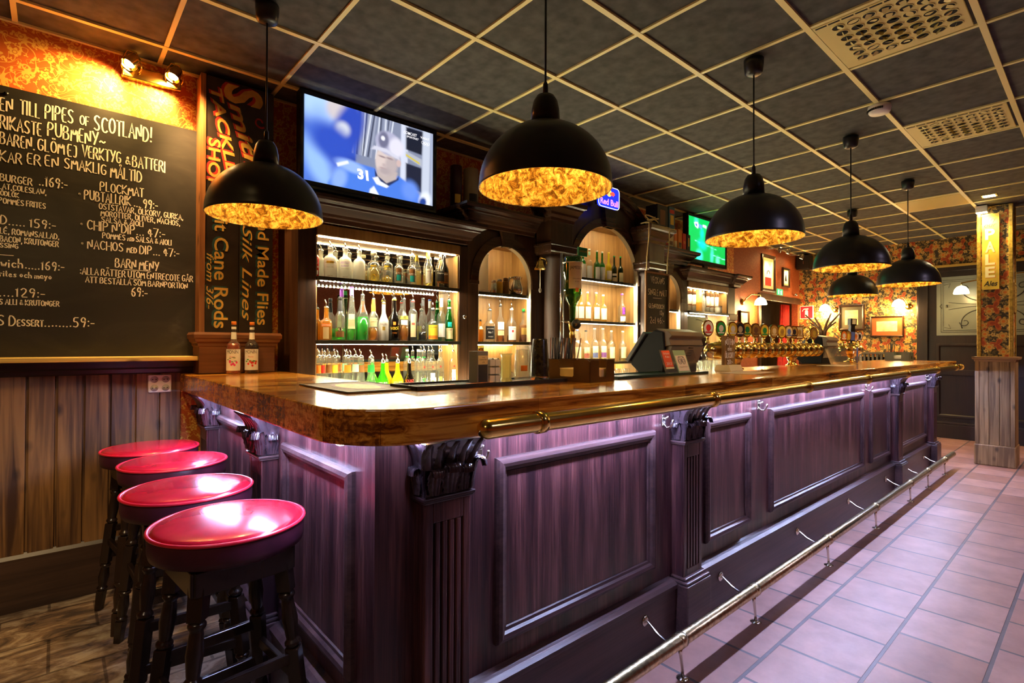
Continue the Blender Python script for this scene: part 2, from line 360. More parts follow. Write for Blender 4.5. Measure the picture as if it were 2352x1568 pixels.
def mk_slate():
    m, t, b = nt('rustic_stone_floor')
    n = nd(t, 'ShaderNodeTexNoise', Scale=1.0, Detail=8.0, Roughness=.7, Distortion=1.0); t.links.new(coords(t, (4, 9, 4), (0, 0, .5)), n.inputs['Vector'])
    br = nd(t, 'ShaderNodeTexBrick', Scale=1.0, offset=.5); t.links.new(coords(t, loc=(.1, .2, 0)), br.inputs['Vector'])
    br.inputs['Brick Width'].default_value = .35; br.inputs['Row Height'].default_value = .325; br.inputs['Mortar Size'].default_value = .006
    br.inputs['Color1'].default_value = (1, 1, 1, 1); br.inputs['Color2'].default_value = (.75, .75, .75, 1); br.inputs['Mortar'].default_value = (.35, .33, .33, 1)
    r = ramp(t, [(.38, (.05, .035, .03)), (.5, (.22, .14, .085)), (.62, (.46, .36, .25))]); t.links.new(n.outputs['Fac'], r.inputs[0])
    mx = nd(t, 'ShaderNodeMix', data_type='RGBA', blend_type='MULTIPLY'); mx.inputs[0].default_value = 1; t.links.new(r.outputs[0], mx.inputs[6]); t.links.new(br.outputs['Color'], mx.inputs[7])
    t.links.new(mx.outputs[2], b.inputs['Base Color']); b.inputs['Roughness'].default_value = .38
    bp = nd(t, 'ShaderNodeBump', Strength=.6, Distance=.012); t.links.new(n.outputs['Fac'], bp.inputs['Height']); t.links.new(bp.outputs[0], b.inputs['Normal'])
    return m
M_SLATE = mk_slate()
M_CEIL = plain('dark_fleece_tile', (.080, .078, .070), .9, 0, .35, 14, .35)

# ---------------------------------------------------------------- room shell
X0, X1, Y0 = -3.4, XR, -7.0
b = MB().box(.2, Y0, -.1, X1 + 2, YW + .1, 0); struct('floor', b, M_TILE)
b = MB().box(X0, Y0, -.1, .2, YW + .1, 0); struct('floor_stone', b, M_SLATE)
b = MB().box(X0, Y0, ZC, X1 + .1, YW + .1, ZC + .1); struct('ceiling', b, M_CEIL)
b = MB()
for j in range(0, 13):
    y = -.588 * j; b.box(X0, y - .014, ZC - .012, X1, y + .014, ZC + .002)
b.box(X0, YW - .02, ZC - .012, X1, YW, ZC + .002)
struct('trim_1', b, M_CREAM)
b = MB()
for i in range(-5, 16):
    x = .6 * i; b.box(x - .011, Y0, ZC - .010, x + .011, YW, ZC + .003)
struct('trim_2', b, M_CREAM)
# back wall: papered above, boarded dado below at the left
b = MB().box(X0, YW, 0, 7.0, YW + .1, ZC); struct('wall_back', b, M_PAPER)
# back wall right of the back bar, with the passage opening
b = MB().box(7.0, YW, 0, 7.83, YW + .1, ZC).box(7.83, YW, 2.10, XR + .1, YW + .1, ZC).box(9.38, YW, 0, XR + .1, YW + .1, 2.10)
struct('wall_back_passage', b, M_PAPER2)
b = MB().box(7.78, YW - .03, 0, 7.86, YW, 2.10).box(7.78, YW - .035, 2.06, 9.42, YW, 2.16)
struct('trim_3', b, M_BACK, bev=.006)
M_DARKDOOR = wood('passage_panel', (.045, .022, .010), (.10, .05, .022), 2, 20, 2, .22, .05)
b = MB().box(7.70, YW + .60, 0, XR + .1, YW + .65, 2.2).box(7.70, YW + .1, 0, 7.83, YW + .6, 2.2).box(9.40, YW + .1, 0, XR + .1, YW + .6, 2.2).box(7.83, YW + .1, 2.10, 9.4, YW + .6, 2.2).box(7.7, YW + .1, -.1, XR + .1, YW + .6, 0)
struct('wall_passage', b, M_DARKDOOR)
M_CURT = plain('red_curtain_cloth', (.42, .012, .006), .75, 0, .35, 12)
def curt(u, v):
    z = .02 + 2.04 * v; w = .26 + .34 * (1 - v) ** 1.4
    return (9.36 - w + w * u, YW + .16 + .03 * math.sin(u * 30), z)
b = MB(); b.grid(curt, 60, 14)
o = solo('curtain', b, M_CURT, 'plain red curtain drawn back at the right of the dark passage', 'curtain')
m = o.modifiers.new('solid', 'SOLIDIFY'); m.thickness = .006
# right-hand wall: floral paper, then dark panelling with etched panes
b = MB().box(XR, -1.42, 0, XR + .1, YW + .1, ZC).box(XR, Y0, 2.50, XR + .1, -1.42, ZC); struct('wall_right', b, M_FLORAL)
M_DKPANEL = wood('near_black_panelling', (.010, .0055, .005), (.026, .014, .011), 2, 40, 2, .4, .06)
b = MB().box(XR - .005, Y0, 0, XR + .1, -1.42, 2.50)
for a0 in (-1.44, -3.0, -4.5):
    b.box(XR - .045, a0 - .12, 0, XR - .005, a0, 2.50)
b.box(XR - .05, -6.9, 2.44, XR - .005, -1.42, 2.52)
for y0 in (-2.88, -4.4):
    b.box(XR - .03, y0 + .02, .92, XR - .005, y0 + 1.26, 1.0)
    b.frame(y0 + .06, .30, y0 + 1.22, 1.38, [(0, 0), (0, .02), (.03, .02), (.045, .004), (.045, 0)], lambda y, z, h: (XR - .005 - h, y, z))
struct('wall_right_panelling', b, M_DKPANEL, bev=.004)
b = MB().box(XR - .07, Y0, 0, XR - .005, -1.42, .20).box(XR - .06, Y0, .20, XR - .005, -1.42, .235); struct('baseboard_right', b, M_DKPANEL, bev=.006)
b = MB().box(XR - .04, -1.40, 1.13, XR, YW, 1.17).box(XR - .025, -1.40, 0, XR, YW, 1.13); struct('trim_4', b, M_DKPANEL)
b = MB().box(XR - .06, -6.9, 2.50, XR, -1.44, 2.535); struct('trim_5', b, plain('gilded_rail', (.55, .36, .08), .4, .3))
# etched panes
M_ETCH = plain('etched_glass', (.20, .22, .19), .25, 0, .08, 3); M_ETCHD = plain('etched_line', (.03, .032, .03), .5)
def pane(y0, y1, z0, z1, nm):
    f = MB(); f.box(XR - .012, y0, z0, XR - .006, y1, z1); w = struct(nm, f, M_ETCH)
    x = XR - .0135; g = MB()
    def ln(pts, r=.005): g.tube([(x, y, z) for y, z in pts], r, 5)
    for i in (.05, .075): ln([(y0 + i, z0 + i), (y1 - i, z0 + i), (y1 - i, z1 - i), (y0 + i, z1 - i), (y0 + i, z0 + i)], .0025)
    cy_, cz_ = (y0 + y1) / 2, (z0 + z1) / 2
    for sgy in (-1, 1):
        for sgz in (-1, 1):
            ln([(cy_ + sgy * (.06 + .42 * t), cz_ + sgz * (.012 + .10 * t * t * .4)) for t in [k / 10 for k in range(11)]], .004)
            ln([(cy_ + sgy * (.10 + .22 * math.sin(a) * 1.1), cz_ + sgz * (.06 + .20 * (1 - math.cos(a)))) for a in [k * .16 for k in range(13)]], .007)
            ln([(cy_ + sgy * (.30 + .06 * math.cos(a) * (1 - a / 8)), cz_ + sgz * (.24 + .06 * math.sin(a) * (1 - a / 8))) for a in [k * .35 for k in range(16)]], .006)
            ln([(y0 + .09 if sgy < 0 else y1 - .09, (z0 + .12 if sgz < 0 else z1 - .12)), ((y0 + .16 if sgy < 0 else y1 - .16), (z0 + .10 if sgz < 0 else z1 - .10)), ((y0 + .14 if sgy < 0 else y1 - .14), (z0 + .16 if sgz < 0 else z1 - .16))], .003)
        g.lathe([(0, 0), (.018, .002), (0, .006)], (0, 0, 0), 10) if False else None
        ln([(cy_ + sgy * .50, cz_ - .02), (cy_ + sgy * .50, cz_ + .02)], .012)
        ln([(cy_ + sgy * .56, cz_ - .03), (cy_ + sgy * .58, cz_), (cy_ + sgy * .56, cz_ + .03)], .006)
    struct('etched_scrolls', g, M_ETCHD, w)
pane(-2.90, -1.66, 1.50, 2.36, 'window_1'); pane(-4.42, -3.14, 1.50, 2.36, 'window_2')
# unseen enclosing walls
b = MB().box(X0 - .1, Y0, 0, X0, YW + .1, ZC); struct('wall_left', b, M_PAPER)
b = MB().box(X0 - .1, Y0 - .1, 0, XR + .1, Y0, ZC); struct('wall_front', b, M_PAPER2)

# dado on the back wall, left
b = MB()
for k in range(-28, 6):
    x = -.542 + .1105 * k
    if x + .1105 > .70: break
    b.box(x + .006, YW - .022, .26, x + .1045, YW, 1.185); b.box(x - .007, YW - .004, .26, x + .007, YW, 1.185)
struct('trim_6', b, M_WAIN, bev=.003)
b = MB().box(X0, YW - .03, 0, .70, YW, .245).sweep([(X0, YW - .03), (.70, YW - .03)], [(0, .245), (.0, .25), (.004, .262), (-.012, .285), (-.03, .285)]); struct('baseboard_back', b, wood('dark_skirting', (.022, .010, .006), (.07, .035, .02), 0, 40, 2, .35))
b = MB().sweep([(X0, YW - .018), (.22, YW - .018)], [(0, 1.16), (.015, 1.17), (.02, 1.19), (.035, 1.20), (.04, 1.235), (.0, 1.235)]); struct('trim_7', b, wood('dark_dado_rail', (.018, .009, .006), (.05, .026, .016), 0, 40, 2, .35))
b = MB().box(-3.3, .075, 1.237, .185, YW - .002, 1.262)
solo('blackboard_ledge', b, M_LEDGE, 'yellow knotty pine ledge board running under the menu blackboard', 'shelf', bev=.004)

# ---------------------------------------------------------------- column
colm = thing('column', 'square column with pine-boarded foot, floral papered shaft and gilt corner trims', 'column', (7.64, -2.51, 0))
cx0, cx1, cy0, cy1 = 7.49, 7.80, -2.665, -2.345
b = MB().box(cx0 - .02, cy0 - .015, 0, cx1 + .02, cy1 + .015, .235); part('foot_board', b, M_PINE, colm, bev=.012)
b = MB().box(cx0, cy0, .235, cx1, cy1, 1.19)
for k in range(3): b.box(cx0 - .008, cy0 + .035 + k * .087, .235, cx0, cy0 + .118 + k * .087, 1.19)
for k in range(3): b.box(cx0 + .03 + k * .087, cy0 - .008, .235, cx0 + .113 + k * .087, cy0, 1.19)
b.box(cx0 - .014, cy1 - .03, .235, cx0, cy1 + .006, 1.19).box(cx0 - .014, cy0 - .006, .235, cx0, cy0 + .03, 1.19)
part('boarding', b, M_PINE, colm, bev=.003)
b = MB().sweep([(cx0, cy0), (cx1, cy0), (cx1, cy1), (cx0, cy1)], [(0, 1.165), (.012, 1.17), (.016, 1.19), (.03, 1.195), (.034, 1.222), (.0, 1.226), (-.14, 1.226)], closed=True); part('cap_moulding', b, mk_pine('cap_wood', (.20, .10, .04), (.40, .24, .10), 1), colm)
b = MB().box(cx0 + .02, cy0 + .02, 1.226, cx1 - .02, cy1 - .02, ZC - .012); part('papered_shaft', b, M_FLORAL, colm)
M_GOLDTRIM = plain('gilt_moulding', (.50, .33, .07), .35, .5, .4, 40)
for i, (px, py) in enumerate(((cx0, cy0), (cx0, cy1), (cx1, cy0), (cx1, cy1))):
    sx = 1 if px == cx0 else -1; s_y = 1 if py == cy0 else -1
    b = MB().box(px + sx * .008, py + s_y * .008, 1.226, px + sx * .045, py + s_y * .045, ZC - .012); part('corner_trim', b, M_GOLDTRIM, colm, bev=.006)

# ---------------------------------------------------------------- bar counter
XL, YB, YP = .236, -1.995, -2.06
bar = thing('bar_counter', 'long dark oak bar front with raised panels, fluted pilasters and carved capitals', 'bar counter', (3.5, -1.8, 0))
b = MB().box(XL, YB, 0, 7.16, YB + .04, 1.06).box(XL, YB + .04, 0, XL + .04, .2, 1.06).box(7.12, YB + .04, 0, 7.16, -1.45, 1.06)
part('carcass', b, M_BAR, bar)
PROF = [(0, 0), (0, .012), (.006, .022), (.018, .026), (.03, .022), (.036, .012), (.046, .010), (.05, .0)]
def panel_front(x0, x1, z0=.335, z1=.955):
    b = MB().frame(x0, z0, x1, z1, PROF, lambda x, z, h: (x, YB - h, z))
    f = part('panel_moulding', b, M_BARX, bar)
    part('field', MB().box(x0 + .05, YB - .004, z0 + .05, x1 - .05, YB + .001, z1 - .05), M_BAR, f)
for x0, x1 in ((.667, 1.585), (2.035, 2.535), (2.80, 4.61), (4.81, 5.385), (5.72, 6.86)): panel_front(x0, x1)
def panel_left(y0, y1, z0=.335, z1=.955):
    b = MB().frame(y0, z0, y1, z1, PROF, lambda y, z, h: (XL - h, y, z))
    f = part('panel_moulding', b, M_BARX, bar)
    part('field', MB().box(XL - .004, y0 + .05, z0 + .05, XL + .001, y1 - .05, z1 - .05), M_BAR, f)
panel_left(-1.87, -1.25); panel_left(-.86, -.15)
# plinth with top moulding, along the left side and the front
PL = [(.04, 0), (.04, .215), (.048, .222), (.048, .240), (.030, .250), (.012, .256), (.0, .262)]
for a, c in (((XL, .19), (XL, -.02)), ((XL, -.20), (XL, -.94)), ((XL, -1.22), (XL, -1.90))): part('plinth', MB().sweep([c, a], [(d, z) for d, z in PL]) if False else MB().sweep([a, c], [(-d, z) for d, z in PL] if False else [(d, z) for d, z in PL]), M_BARX, bar)
for xa, xb in ((XL - .04, .335), (.545, 1.72), (1.925, 5.445), (5.645, 6.905)): part('plinth', MB().sweep([(xa, YB), (xb, YB)], PL), M_BARX, bar)

def leaf(w, h, tipw, curl, depth, nu=12, nv=16, lobes=5):
    """acanthus leaf as a closed shell: local s across, t up, o outward"""
    def f(u, v, off):
        s = (u - .5) * 2; t = v
        wid = w * (.62 + .38 * math.sin(min(1, t * 1.25) * PI * .75)) * (1 + .10 * math.sin(t * lobes * 2 * PI) * abs(s)) * (1 - .25 * max(0, t - .8) / .2)
        o = depth * (t ** 1.5) * .7 + .006 * math.cos(s * PI * .5) + .0042 * math.cos(s * PI * 4) * (1 - .5 * t)
        zz = h * t
        if t > .72:
            k = (t - .72) / .28; a = k * PI * 1.05
            o += curl * (1 - math.cos(a)) * .8; zz = h * (.72 + .24 * math.sin(a))
        return (s * wid / 2, zz, o + off)
    return f, nu, nv
def add_leaf(b, mp, w, h, z0, o0, curl=.012, depth=.03, lobes=5):
    f, nu, nv = leaf(w, h, 0, curl, depth, lobes=lobes)
    b.grid(lambda u, v: mp(f(u, v, .004)[0], z0 + f(u, v, 0)[1], o0 + f(u, v, .004)[2]), nu, nv)
    b.grid(lambda u, v: mp(f(1 - u, v, -.004)[0], z0 + f(1 - u, v, 0)[1], o0 + f(1 - u, v, -.004)[2]), nu, nv)
def capital_core(b, mp, hw, d, wf=1.0):
    """mp(s, z, o): s across the face, o out of the bar face"""
    L = [(.893, hw, d), (.90, hw, d), (.97, hw + .004, d + .004), (1.0, hw + .010, d + .012), (1.03, hw + .020, d + .028), (1.056, hw + .03, d + .048)]
    vs = []; fs = []
    for z, w, o in L: vs += [mp(-w, z, 0), mp(-w, z, o), mp(w, z, o), mp(w, z, 0)]
    for k in range(len(L) - 1):
        for e in range(3): fs.append((k * 4 + e, k * 4 + e + 1, k * 4 + e + 5, k * 4 + e + 4))
    fs.append((len(L) * 4 - 4, len(L) * 4 - 3, len(L) * 4 - 2, len(L) * 4 - 1)); fs.append((3, 2, 1, 0))
    b.add(vs, fs, False)
    for k in range(5):                                   # upright tongues of the upper tier
        s0 = (k - 2) * .038
        def tg(u, v, s0=s0):
            t = v; w = .019 * math.sqrt(max(0, 1 - max(0, (t - .55) / .45) ** 2)) + .001
            o = d + .006 + .044 * t ** 2.2 + .010 * math.cos((u - .5) * PI)
            return mp(s0 * (1 + .22 * t) + (u - .5) * 2 * w, .975 + .082 * t, o)
        b.grid(tg, 8, 8)
    for sg in (-1, 1):
        for k in range(2):
            def ts(u, v, sg=sg, k=k):
                t = v; w = .017 * math.sqrt(max(0, 1 - max(0, (t - .55) / .45) ** 2)) + .001
                return mp(sg * (hw + .004 + .03 * t ** 2.2 + .008 * math.cos((u - .5) * PI)), .975 + .08 * t, d * (.28 + .46 * k) * (1 + .5 * t) + (u - .5) * 2 * w)
            b.grid(ts, 6, 8)
def capital_leaves(b, mp, hw, d):
    add_leaf(b, mp, .070, .095, .898, d + .002, .011, .018)
    for sg in (-1, 1):
        add_leaf(b, lambda s, z, o, sg=sg: mp(sg * .052 + s, z, o), .058, .082, .898, d, .009, .014)
        # corner leaf curling out on the diagonal, and a leaf on the side
        add_leaf(b, lambda s, z, o, sg=sg: mp(sg * (hw + (o - d) * .75 - s * .7 * 0 + s * .5), z, d + (o - d) * .75 - s * sg * .5), .06, .10, .898, d - .004, .014, .028)
        add_leaf(b, lambda s, z, o, sg=sg: mp(sg * (hw + (o - d)), z, d * .45 + s), .052, .085, .898, d + .001, .008, .014)
def pilaster(mp, w=.16, d=.065, top=.875, flutes=True):
    """mp(s, z, o): s across (0 = centre), z up, o out from the bar face"""
    def bx(b, s0, z0, o0, s1, z1, o1):
        vs = [mp(s, z, o) for z in (z0, z1) for (s, o) in ((s0, o0), (s1, o0), (s1, o1), (s0, o1))]
        b.add(vs, [(0, 3, 2, 1), (4, 5, 6, 7), (0, 1, 5, 4), (1, 2, 6, 5), (2, 3, 7, 6), (3, 0, 4, 7)], False)
    hw = w / 2; b = MB()
    if flutes:
        bx(b, -hw, .25, 0, hw, top, d - .008); n = 5; g = .0085; pit = (w - .036) / n
        bx(b, -hw, .25, d - .008, -hw + .018 + (pit - g) / 2, top, d); bx(b, hw - .018 - (pit - g) / 2, .25, d - .008, hw, top, d)
        for k in range(n - 1):
            s0 = -hw + .018 + pit * k + (pit + g) / 2; bx(b, s0, .30, d - .008, s0 + pit - g, .815, d)
        s0, s1 = -hw + .018 + (pit - g) / 2, hw - .018 - (pit - g) / 2
        bx(b, s0, .25, d - .008, s1, .30, d); bx(b, s0, .815, d - .008, s1, top, d)
    else: bx(b, -hw, .25, 0, hw, top, d)
    sh = part('shaft', b, M_BAR, bar, bev=.003)
    b = MB(); bx(b, -hw - .008, top, 0, hw + .008, top + .007, d + .008); bx(b, -hw - .012, top + .007, 0, hw + .012, .893, d + .012)
    part('necking', b, M_BARX, sh, bev=.003)
    cb = MB(); capital_core(cb, mp, hw, d); c = part('capital', cb, M_CARVE, bar)
    lb = MB(); capital_leaves(lb, mp, hw, d); part('acanthus_leaves', lb, M_CARVE, c)
    b = MB(); bx(b, -hw - .026, 0, 0, hw + .026, .24, d + .035); bx(b, -hw - .022, .24, 0, hw + .022, .255, d + .031); bx(b, -hw - .012, .255, 0, hw + .012, .268, d + .016)
    part('base_block', b, M_BARX, bar, bev=.006)
for x in (.44, 1.822, 5.545, 7.03): pilaster(lambda s, z, o, x=x: (x + s, YB - o, z))
for y in (-1.08, -.11): pilaster(lambda s, z, o, y=y: (XL - o, y - s, z), flutes=True)
# counter top: one L-shaped slab, rounded at the outer corner
R = .24; out = [(.11, .205), (.11, -2.12 + R)]
out += [(.11 + R - R * math.cos(a), -2.12 + R - R * math.sin(a)) for a in [PI / 2 * k / 14 for k in range(1, 15)]]
out += [(7.86, -2.12), (7.86, -1.38), (.652, -1.38), (.652, .205)]
b = MB().prism(out, lambda x, y: (x, y, 1.062), lambda x, y: (x, y, 1.16))
solo('countertop', b, M_TOP, 'varnished orange-brown wooden bar top with a rounded front corner', 'countertop', bev=.005, at=(3, -1.7, 1.062))
# LED strips under the overhang
M_LEDB = emit('cool_led', (.46, .56, 1.0), 135); M_BATTEN = plain('black_batten', (.02, .015, .015), .5)
def under_led(lab, p0, p1, horizontal):
    t = thing('led_strip', lab, 'light strip', ((p0[0] + p1[0]) / 2, (p0[1] + p1[1]) / 2, 1.03))
    (x0, y0), (x1, y1) = p0, p1
    part('light_bar', MB().box(x0, y0, 1.0570, x1, y1, 1.0615), M_LEDB, t, 'glowing cool white light bar')
for (xa, xb), w in zip(((.31, .345), (.56, 1.70), (1.945, 5.425), (5.665, 6.91), (7.16, 7.8)), ('at the corner before the first carved capital', 'between the first two carved capitals', 'along the longest stretch of bar front', 'between the last two carved capitals', 'beyond the last carved capital')):
    under_led('cool white light strip under the bar top ' + w, (xa, YB - .088), (xb, YB - .076), True)
for (ya, yb), w in zip(((-1.97, -1.20), (-.96, -.23)), ('above the front two stools', 'above the back two stools')):
    under_led('cool white light strip under the short bar end ' + w, (XL - .092, ya), (XL - .080, yb), False)
# brass hand rail
rail = thing('hand_rail', 'thick polished brass hand rail along the front edge of the bar top', 'rail', (4.1, -2.165, 1.06))
xr0, xr1, yr, zr, rr = .50, 7.80, -2.165, 1.09, .030
pts = [(xr0 - .030 * math.cos(a), yr, zr) for a in [0]]; b = MB()
caps = [(xr0 - rr * math.sin(a), rr * math.cos(a)) for a in [PI / 2 * k / 8 for k in range(8, -1, -1)]]
pp = [(x, yr, zr) for x, r in caps] + [(xr1, yr, zr)]; b.tube(pp, [max(.0008, r) for x, r in caps] + [rr], 28)
part('tube', b, M_GILT, rail)
for x in (.71, 1.80, 2.93, 4.10, 5.25, 6.48, 7.50):
    c = MB().tube([(x - .016, yr, zr), (x - .014, yr, zr), (x + .014, yr, zr), (x + .016, yr, zr)], [rr + .001, rr + .0055, rr + .0055, rr + .001], 28).box(x - .012, yr + rr - .004, zr - .012, x + .012, -2.1205, zr + .012)
    part('collar', c, M_GILT, rail)
part('end_cap', MB().tube([(xr1, yr, zr), (xr1 + .004, yr, zr), (xr1 + .03, yr, zr), (xr1 + .036, yr, zr)], [rr, rr + .007, rr + .007, rr - .004], 28), M_GILT, rail)
# foot rail
fr = thing('foot_rail', 'worn brass foot rail on curved brackets along the foot of the bar', 'rail', (4.1, -2.22, 0))
yf, zf, rf = -2.22, .160, .0265
part('tube', MB().tube([(-.35, yf, zf), (6.98, yf, zf)], rf, 24), M_RAIL, fr)
for x in (.42, 1.443, 2.10, 3.10, 4.09, 5.10, 5.77, 6.54):
    br = part('bracket', MB().tube([(x + .03, YB - .044, .155), (x + .03, YB - .055, .155), (x + .026, YB - .10, .128), (x + .015, yf + .06, .112), (x + .005, yf + .02, .124), (x, yf, zf - rf)], [.005, .005, .0055, .006, .0065, .009], 10)
              .tube([(x, yf, zf - rf + .004), (x + .004, yf, .10), (x + .016, yf, .04), (x + .02, yf, .003)], [.010, .0065, .006, .007], 10), M_NICK, fr)
    part('wall_flange', MB().tube([(x + .03, YB - .0405, .155), (x + .03, YB - .046, .155), (x + .03, YB - .050, .155)], [.024, .023, .010], 18), M_NICK, br)
    part('foot_flange', MB().lathe([(.026, 0), (.026, .003), (.008, .008)], (x + .02, yf, 0), 18), M_NICK, br)
    part('collar', MB().tube([(x - .018, yf, zf), (x - .016, yf, zf), (x + .016, yf, zf), (x + .018, yf, zf)], [rf, rf + .004, rf + .004, rf], 24), M_RAIL, fr)
# coat hooks under the bar edge
def make_hook():
    t = thing('coat_hook', '', 'hook')
    b = MB().box(-.014, -.004, -.022, .014, 0, .030); part('back_plate', b, M_NICK, t, bev=.003)
    part('hook', MB().tube([(0, -.003, -.012), (0, -.02, -.026), (0, -.036, -.024), (0, -.047, -.006), (0, -.050, .010), (0, -.050, .014)], [.006, .0055, .005, .0048, .006, .003], 10)
         .tube([(0, -.003, .014), (0, -.012, .012), (0, -.022, .020), (0, -.024, .026)], [.005, .0045, .005, .003], 10), M_NICK, t)
    part('screw', MB().tube([(-.008, -.005, -.008), (-.008, -.003, -.008)], .003, 8).tube([(.008, -.005, .012), (.008, -.003, .012)], .003, 8), M_NICK, t)
    return t
hk = make_hook()
HK = [(.600, 'brass double hook just right of the nearest carved capital'), (1.670, 'brass double hook just left of the second carved capital'), (1.975, 'brass hook half hidden behind the right side of the second capital'),
      (2.66, 'brass hook between the narrow panel and the longest bar panel'), (4.71, 'brass hook between the longest panel and the far narrow panel'), (6.90, 'brass hook beside the last carved capital at the far bar end')]
for i, (x, lb) in enumerate(HK):
    h = hk if i == 0 else dup(hk); h.location = (x, YB - .0005, .985); h['label'] = lb; h['group'] = 'hooks under the bar edge'

# ---------------------------------------------------------------- bar stools
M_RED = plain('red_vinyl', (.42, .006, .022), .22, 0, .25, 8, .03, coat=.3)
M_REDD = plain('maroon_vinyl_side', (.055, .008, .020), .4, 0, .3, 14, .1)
M_PIPE = plain('red_piping', (.62, .015, .04), .3)
M_STOOL = wood('black_brown_turned_wood', (.007, .004, .003), (.030, .015, .008), 2, 30, 3, .25, .05)
def make_stool():
    t = thing('bar_stool', '', 'stool'); H, R_ = .82, .205
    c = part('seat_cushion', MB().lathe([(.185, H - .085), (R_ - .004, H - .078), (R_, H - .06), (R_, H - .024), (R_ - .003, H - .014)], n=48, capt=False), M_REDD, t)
    part('seat_top', MB().lathe([(R_ - .004, H - .015), (R_ - .006, H - .010), (R_ - .02, H - .004), (.15, H), (.08, H + .003), (.0001, H + .004)], n=48, capb=False), M_RED, c, 'glossy red vinyl seat top')
    part('piping', MB().tube([(R_ * math.cos(a), R_ * math.sin(a), H - .013) for a in [2 * PI * k / 56 for k in range(56)]], .0052, 8, closed=True), M_PIPE, c)
    fr_ = MB()
    for k in range(4):
        a = PI / 4 + k * PI / 2; a2 = a + PI / 2; p0 = Vector((.185 * math.cos(a), .185 * math.sin(a), 0)); p1 = Vector((.185 * math.cos(a2), .185 * math.sin(a2), 0))
        d = (p1 - p0).normalized(); nn = Vector((d.y, -d.x, 0))
        vs = [tuple(p + nn * o + Vector((0, 0, z))) for z in (H - .155, H - .088) for p, o in ((p0, .008), (p1, .008), (p1, -.012), (p0, -.012))]
        fr_.add(vs, [(0, 3, 2, 1), (4, 5, 6, 7), (0, 1, 5, 4), (1, 2, 6, 5), (2, 3, 7, 6), (3, 0, 4, 7)], False)
    part('seat_frame', fr_, M_STOOL, t, bev=.003)
    ax = []
    for k in range(4):
        a = PI / 4 + k * PI / 2; top = Vector((.150 * math.cos(a), .150 * math.sin(a), H - .088)); bot = Vector((.245 * math.cos(a), .245 * math.sin(a), 0))
        def at(z, bot=bot, top=top): return bot.lerp(top, z / top.z)
        b = MB()
        def sq(z0, z1, w0, w1):
            vs = []
            for z, w in ((z0, w0), (z1, w1)):
                p = at(z)
                for q in range(4): aa = a + PI / 4 + q * PI / 2; vs.append((p.x + w * math.cos(aa), p.y + w * math.sin(aa), z))
            b.add(vs, [(3, 2, 1, 0), (4, 5, 6, 7), (0, 1, 5, 4), (1, 2, 6, 5), (2, 3, 7, 6), (3, 0, 4, 7)], False)
        sq(0, .10, .020, .0245); sq(.235, .435, .0265, .0275); sq(.60, H - .088, .0285, .031)
        for z0, z1 in ((.10, .235), (.435, .60)):
            zs = [0, .04, .07, .10, .15, .2, .5, .8, .85, .90, .93, .96, 1]; rs = [.016, .022, .024, .022, .016, .0175, .0225, .0175, .016, .022, .024, .022, .016]
            b.tube([tuple(at(z0 + (z1 - z0) * q)) for q in zs], rs, 14)
        part('leg', b, M_STOOL, t, bev=.003); ax.append(at)
    for k in range(4):
        for z in ((.405, .275) if k % 2 == 0 else (.345,)):
            p0, p1 = ax[k](z), ax[(k + 1) % 4](z); d = (p1 - p0).normalized(); nn = Vector((d.y, -d.x, 0)) * .009
            vs = [tuple(p + nn * o + Vector((0, 0, dz))) for dz in (-.016, .016) for p, o in ((p0, 1), (p1, 1), (p1, -1), (p0, -1))]
            part('stretcher', MB().add(vs, [(0, 3, 2, 1), (4, 5, 6, 7), (0, 1, 5, 4), (1, 2, 6, 5), (2, 3, 7, 6), (3, 0, 4, 7)], False), M_STOOL, t, bev=.003)
    return t
st = make_stool()
for i, (x, y, rz, lb) in enumerate([(-.045, -1.625, .10, 'red vinyl bar stool nearest the camera, turned dark legs'), (-.068, -1.145, -.08, 'red vinyl bar stool second from the front in the row'),
                                    (-.035, -.60, .05, 'red vinyl bar stool third in the row, second from the wall'), (-.070, -.165, .12, 'red vinyl bar stool farthest back, closest to the boarded wall')]):
    s = st if i == 0 else dup(st); s.location = (x, y, 0); s.rotation_euler = (0, 0, rz); s['label'] = lb; s['group'] = 'red bar stools at the end of the bar'

# ---------------------------------------------------------------- pendant lamps
M_SHADE = plain('matt_black_shade', (.014, .014, .016), .33)
def mk_leafgold():
    m, t, b = nt('gold_leaf'); v = coords(t, (1, 1, 1))
    n = nd(t, 'ShaderNodeTexNoise', Scale=30.0, Detail=8.0, Roughness=.8, Distortion=.9); t.links.new(v, n.inputs['Vector'])
    r = ramp(t, [(.42, (.13, .055, .006)), (.5, (.52, .29, .04)), (.58, (1.0, .76, .24))]); t.links.new(n.outputs['Fac'], r.inputs[0]); t.links.new(r.outputs[0], b.inputs['Base Color'])
    b.inputs['Metallic'].default_value = .8; b.inputs['Roughness'].default_value = .30
    bp = nd(t, 'ShaderNodeBump', Strength=.8, Distance=.02); t.links.new(n.outputs['Fac'], bp.inputs['Height']); t.links.new(bp.outputs[0], b.inputs['Normal']); return m
M_LEAF = mk_leafgold(); M_BULB = emit('warm_bulb', (1, .70, .27), 75)
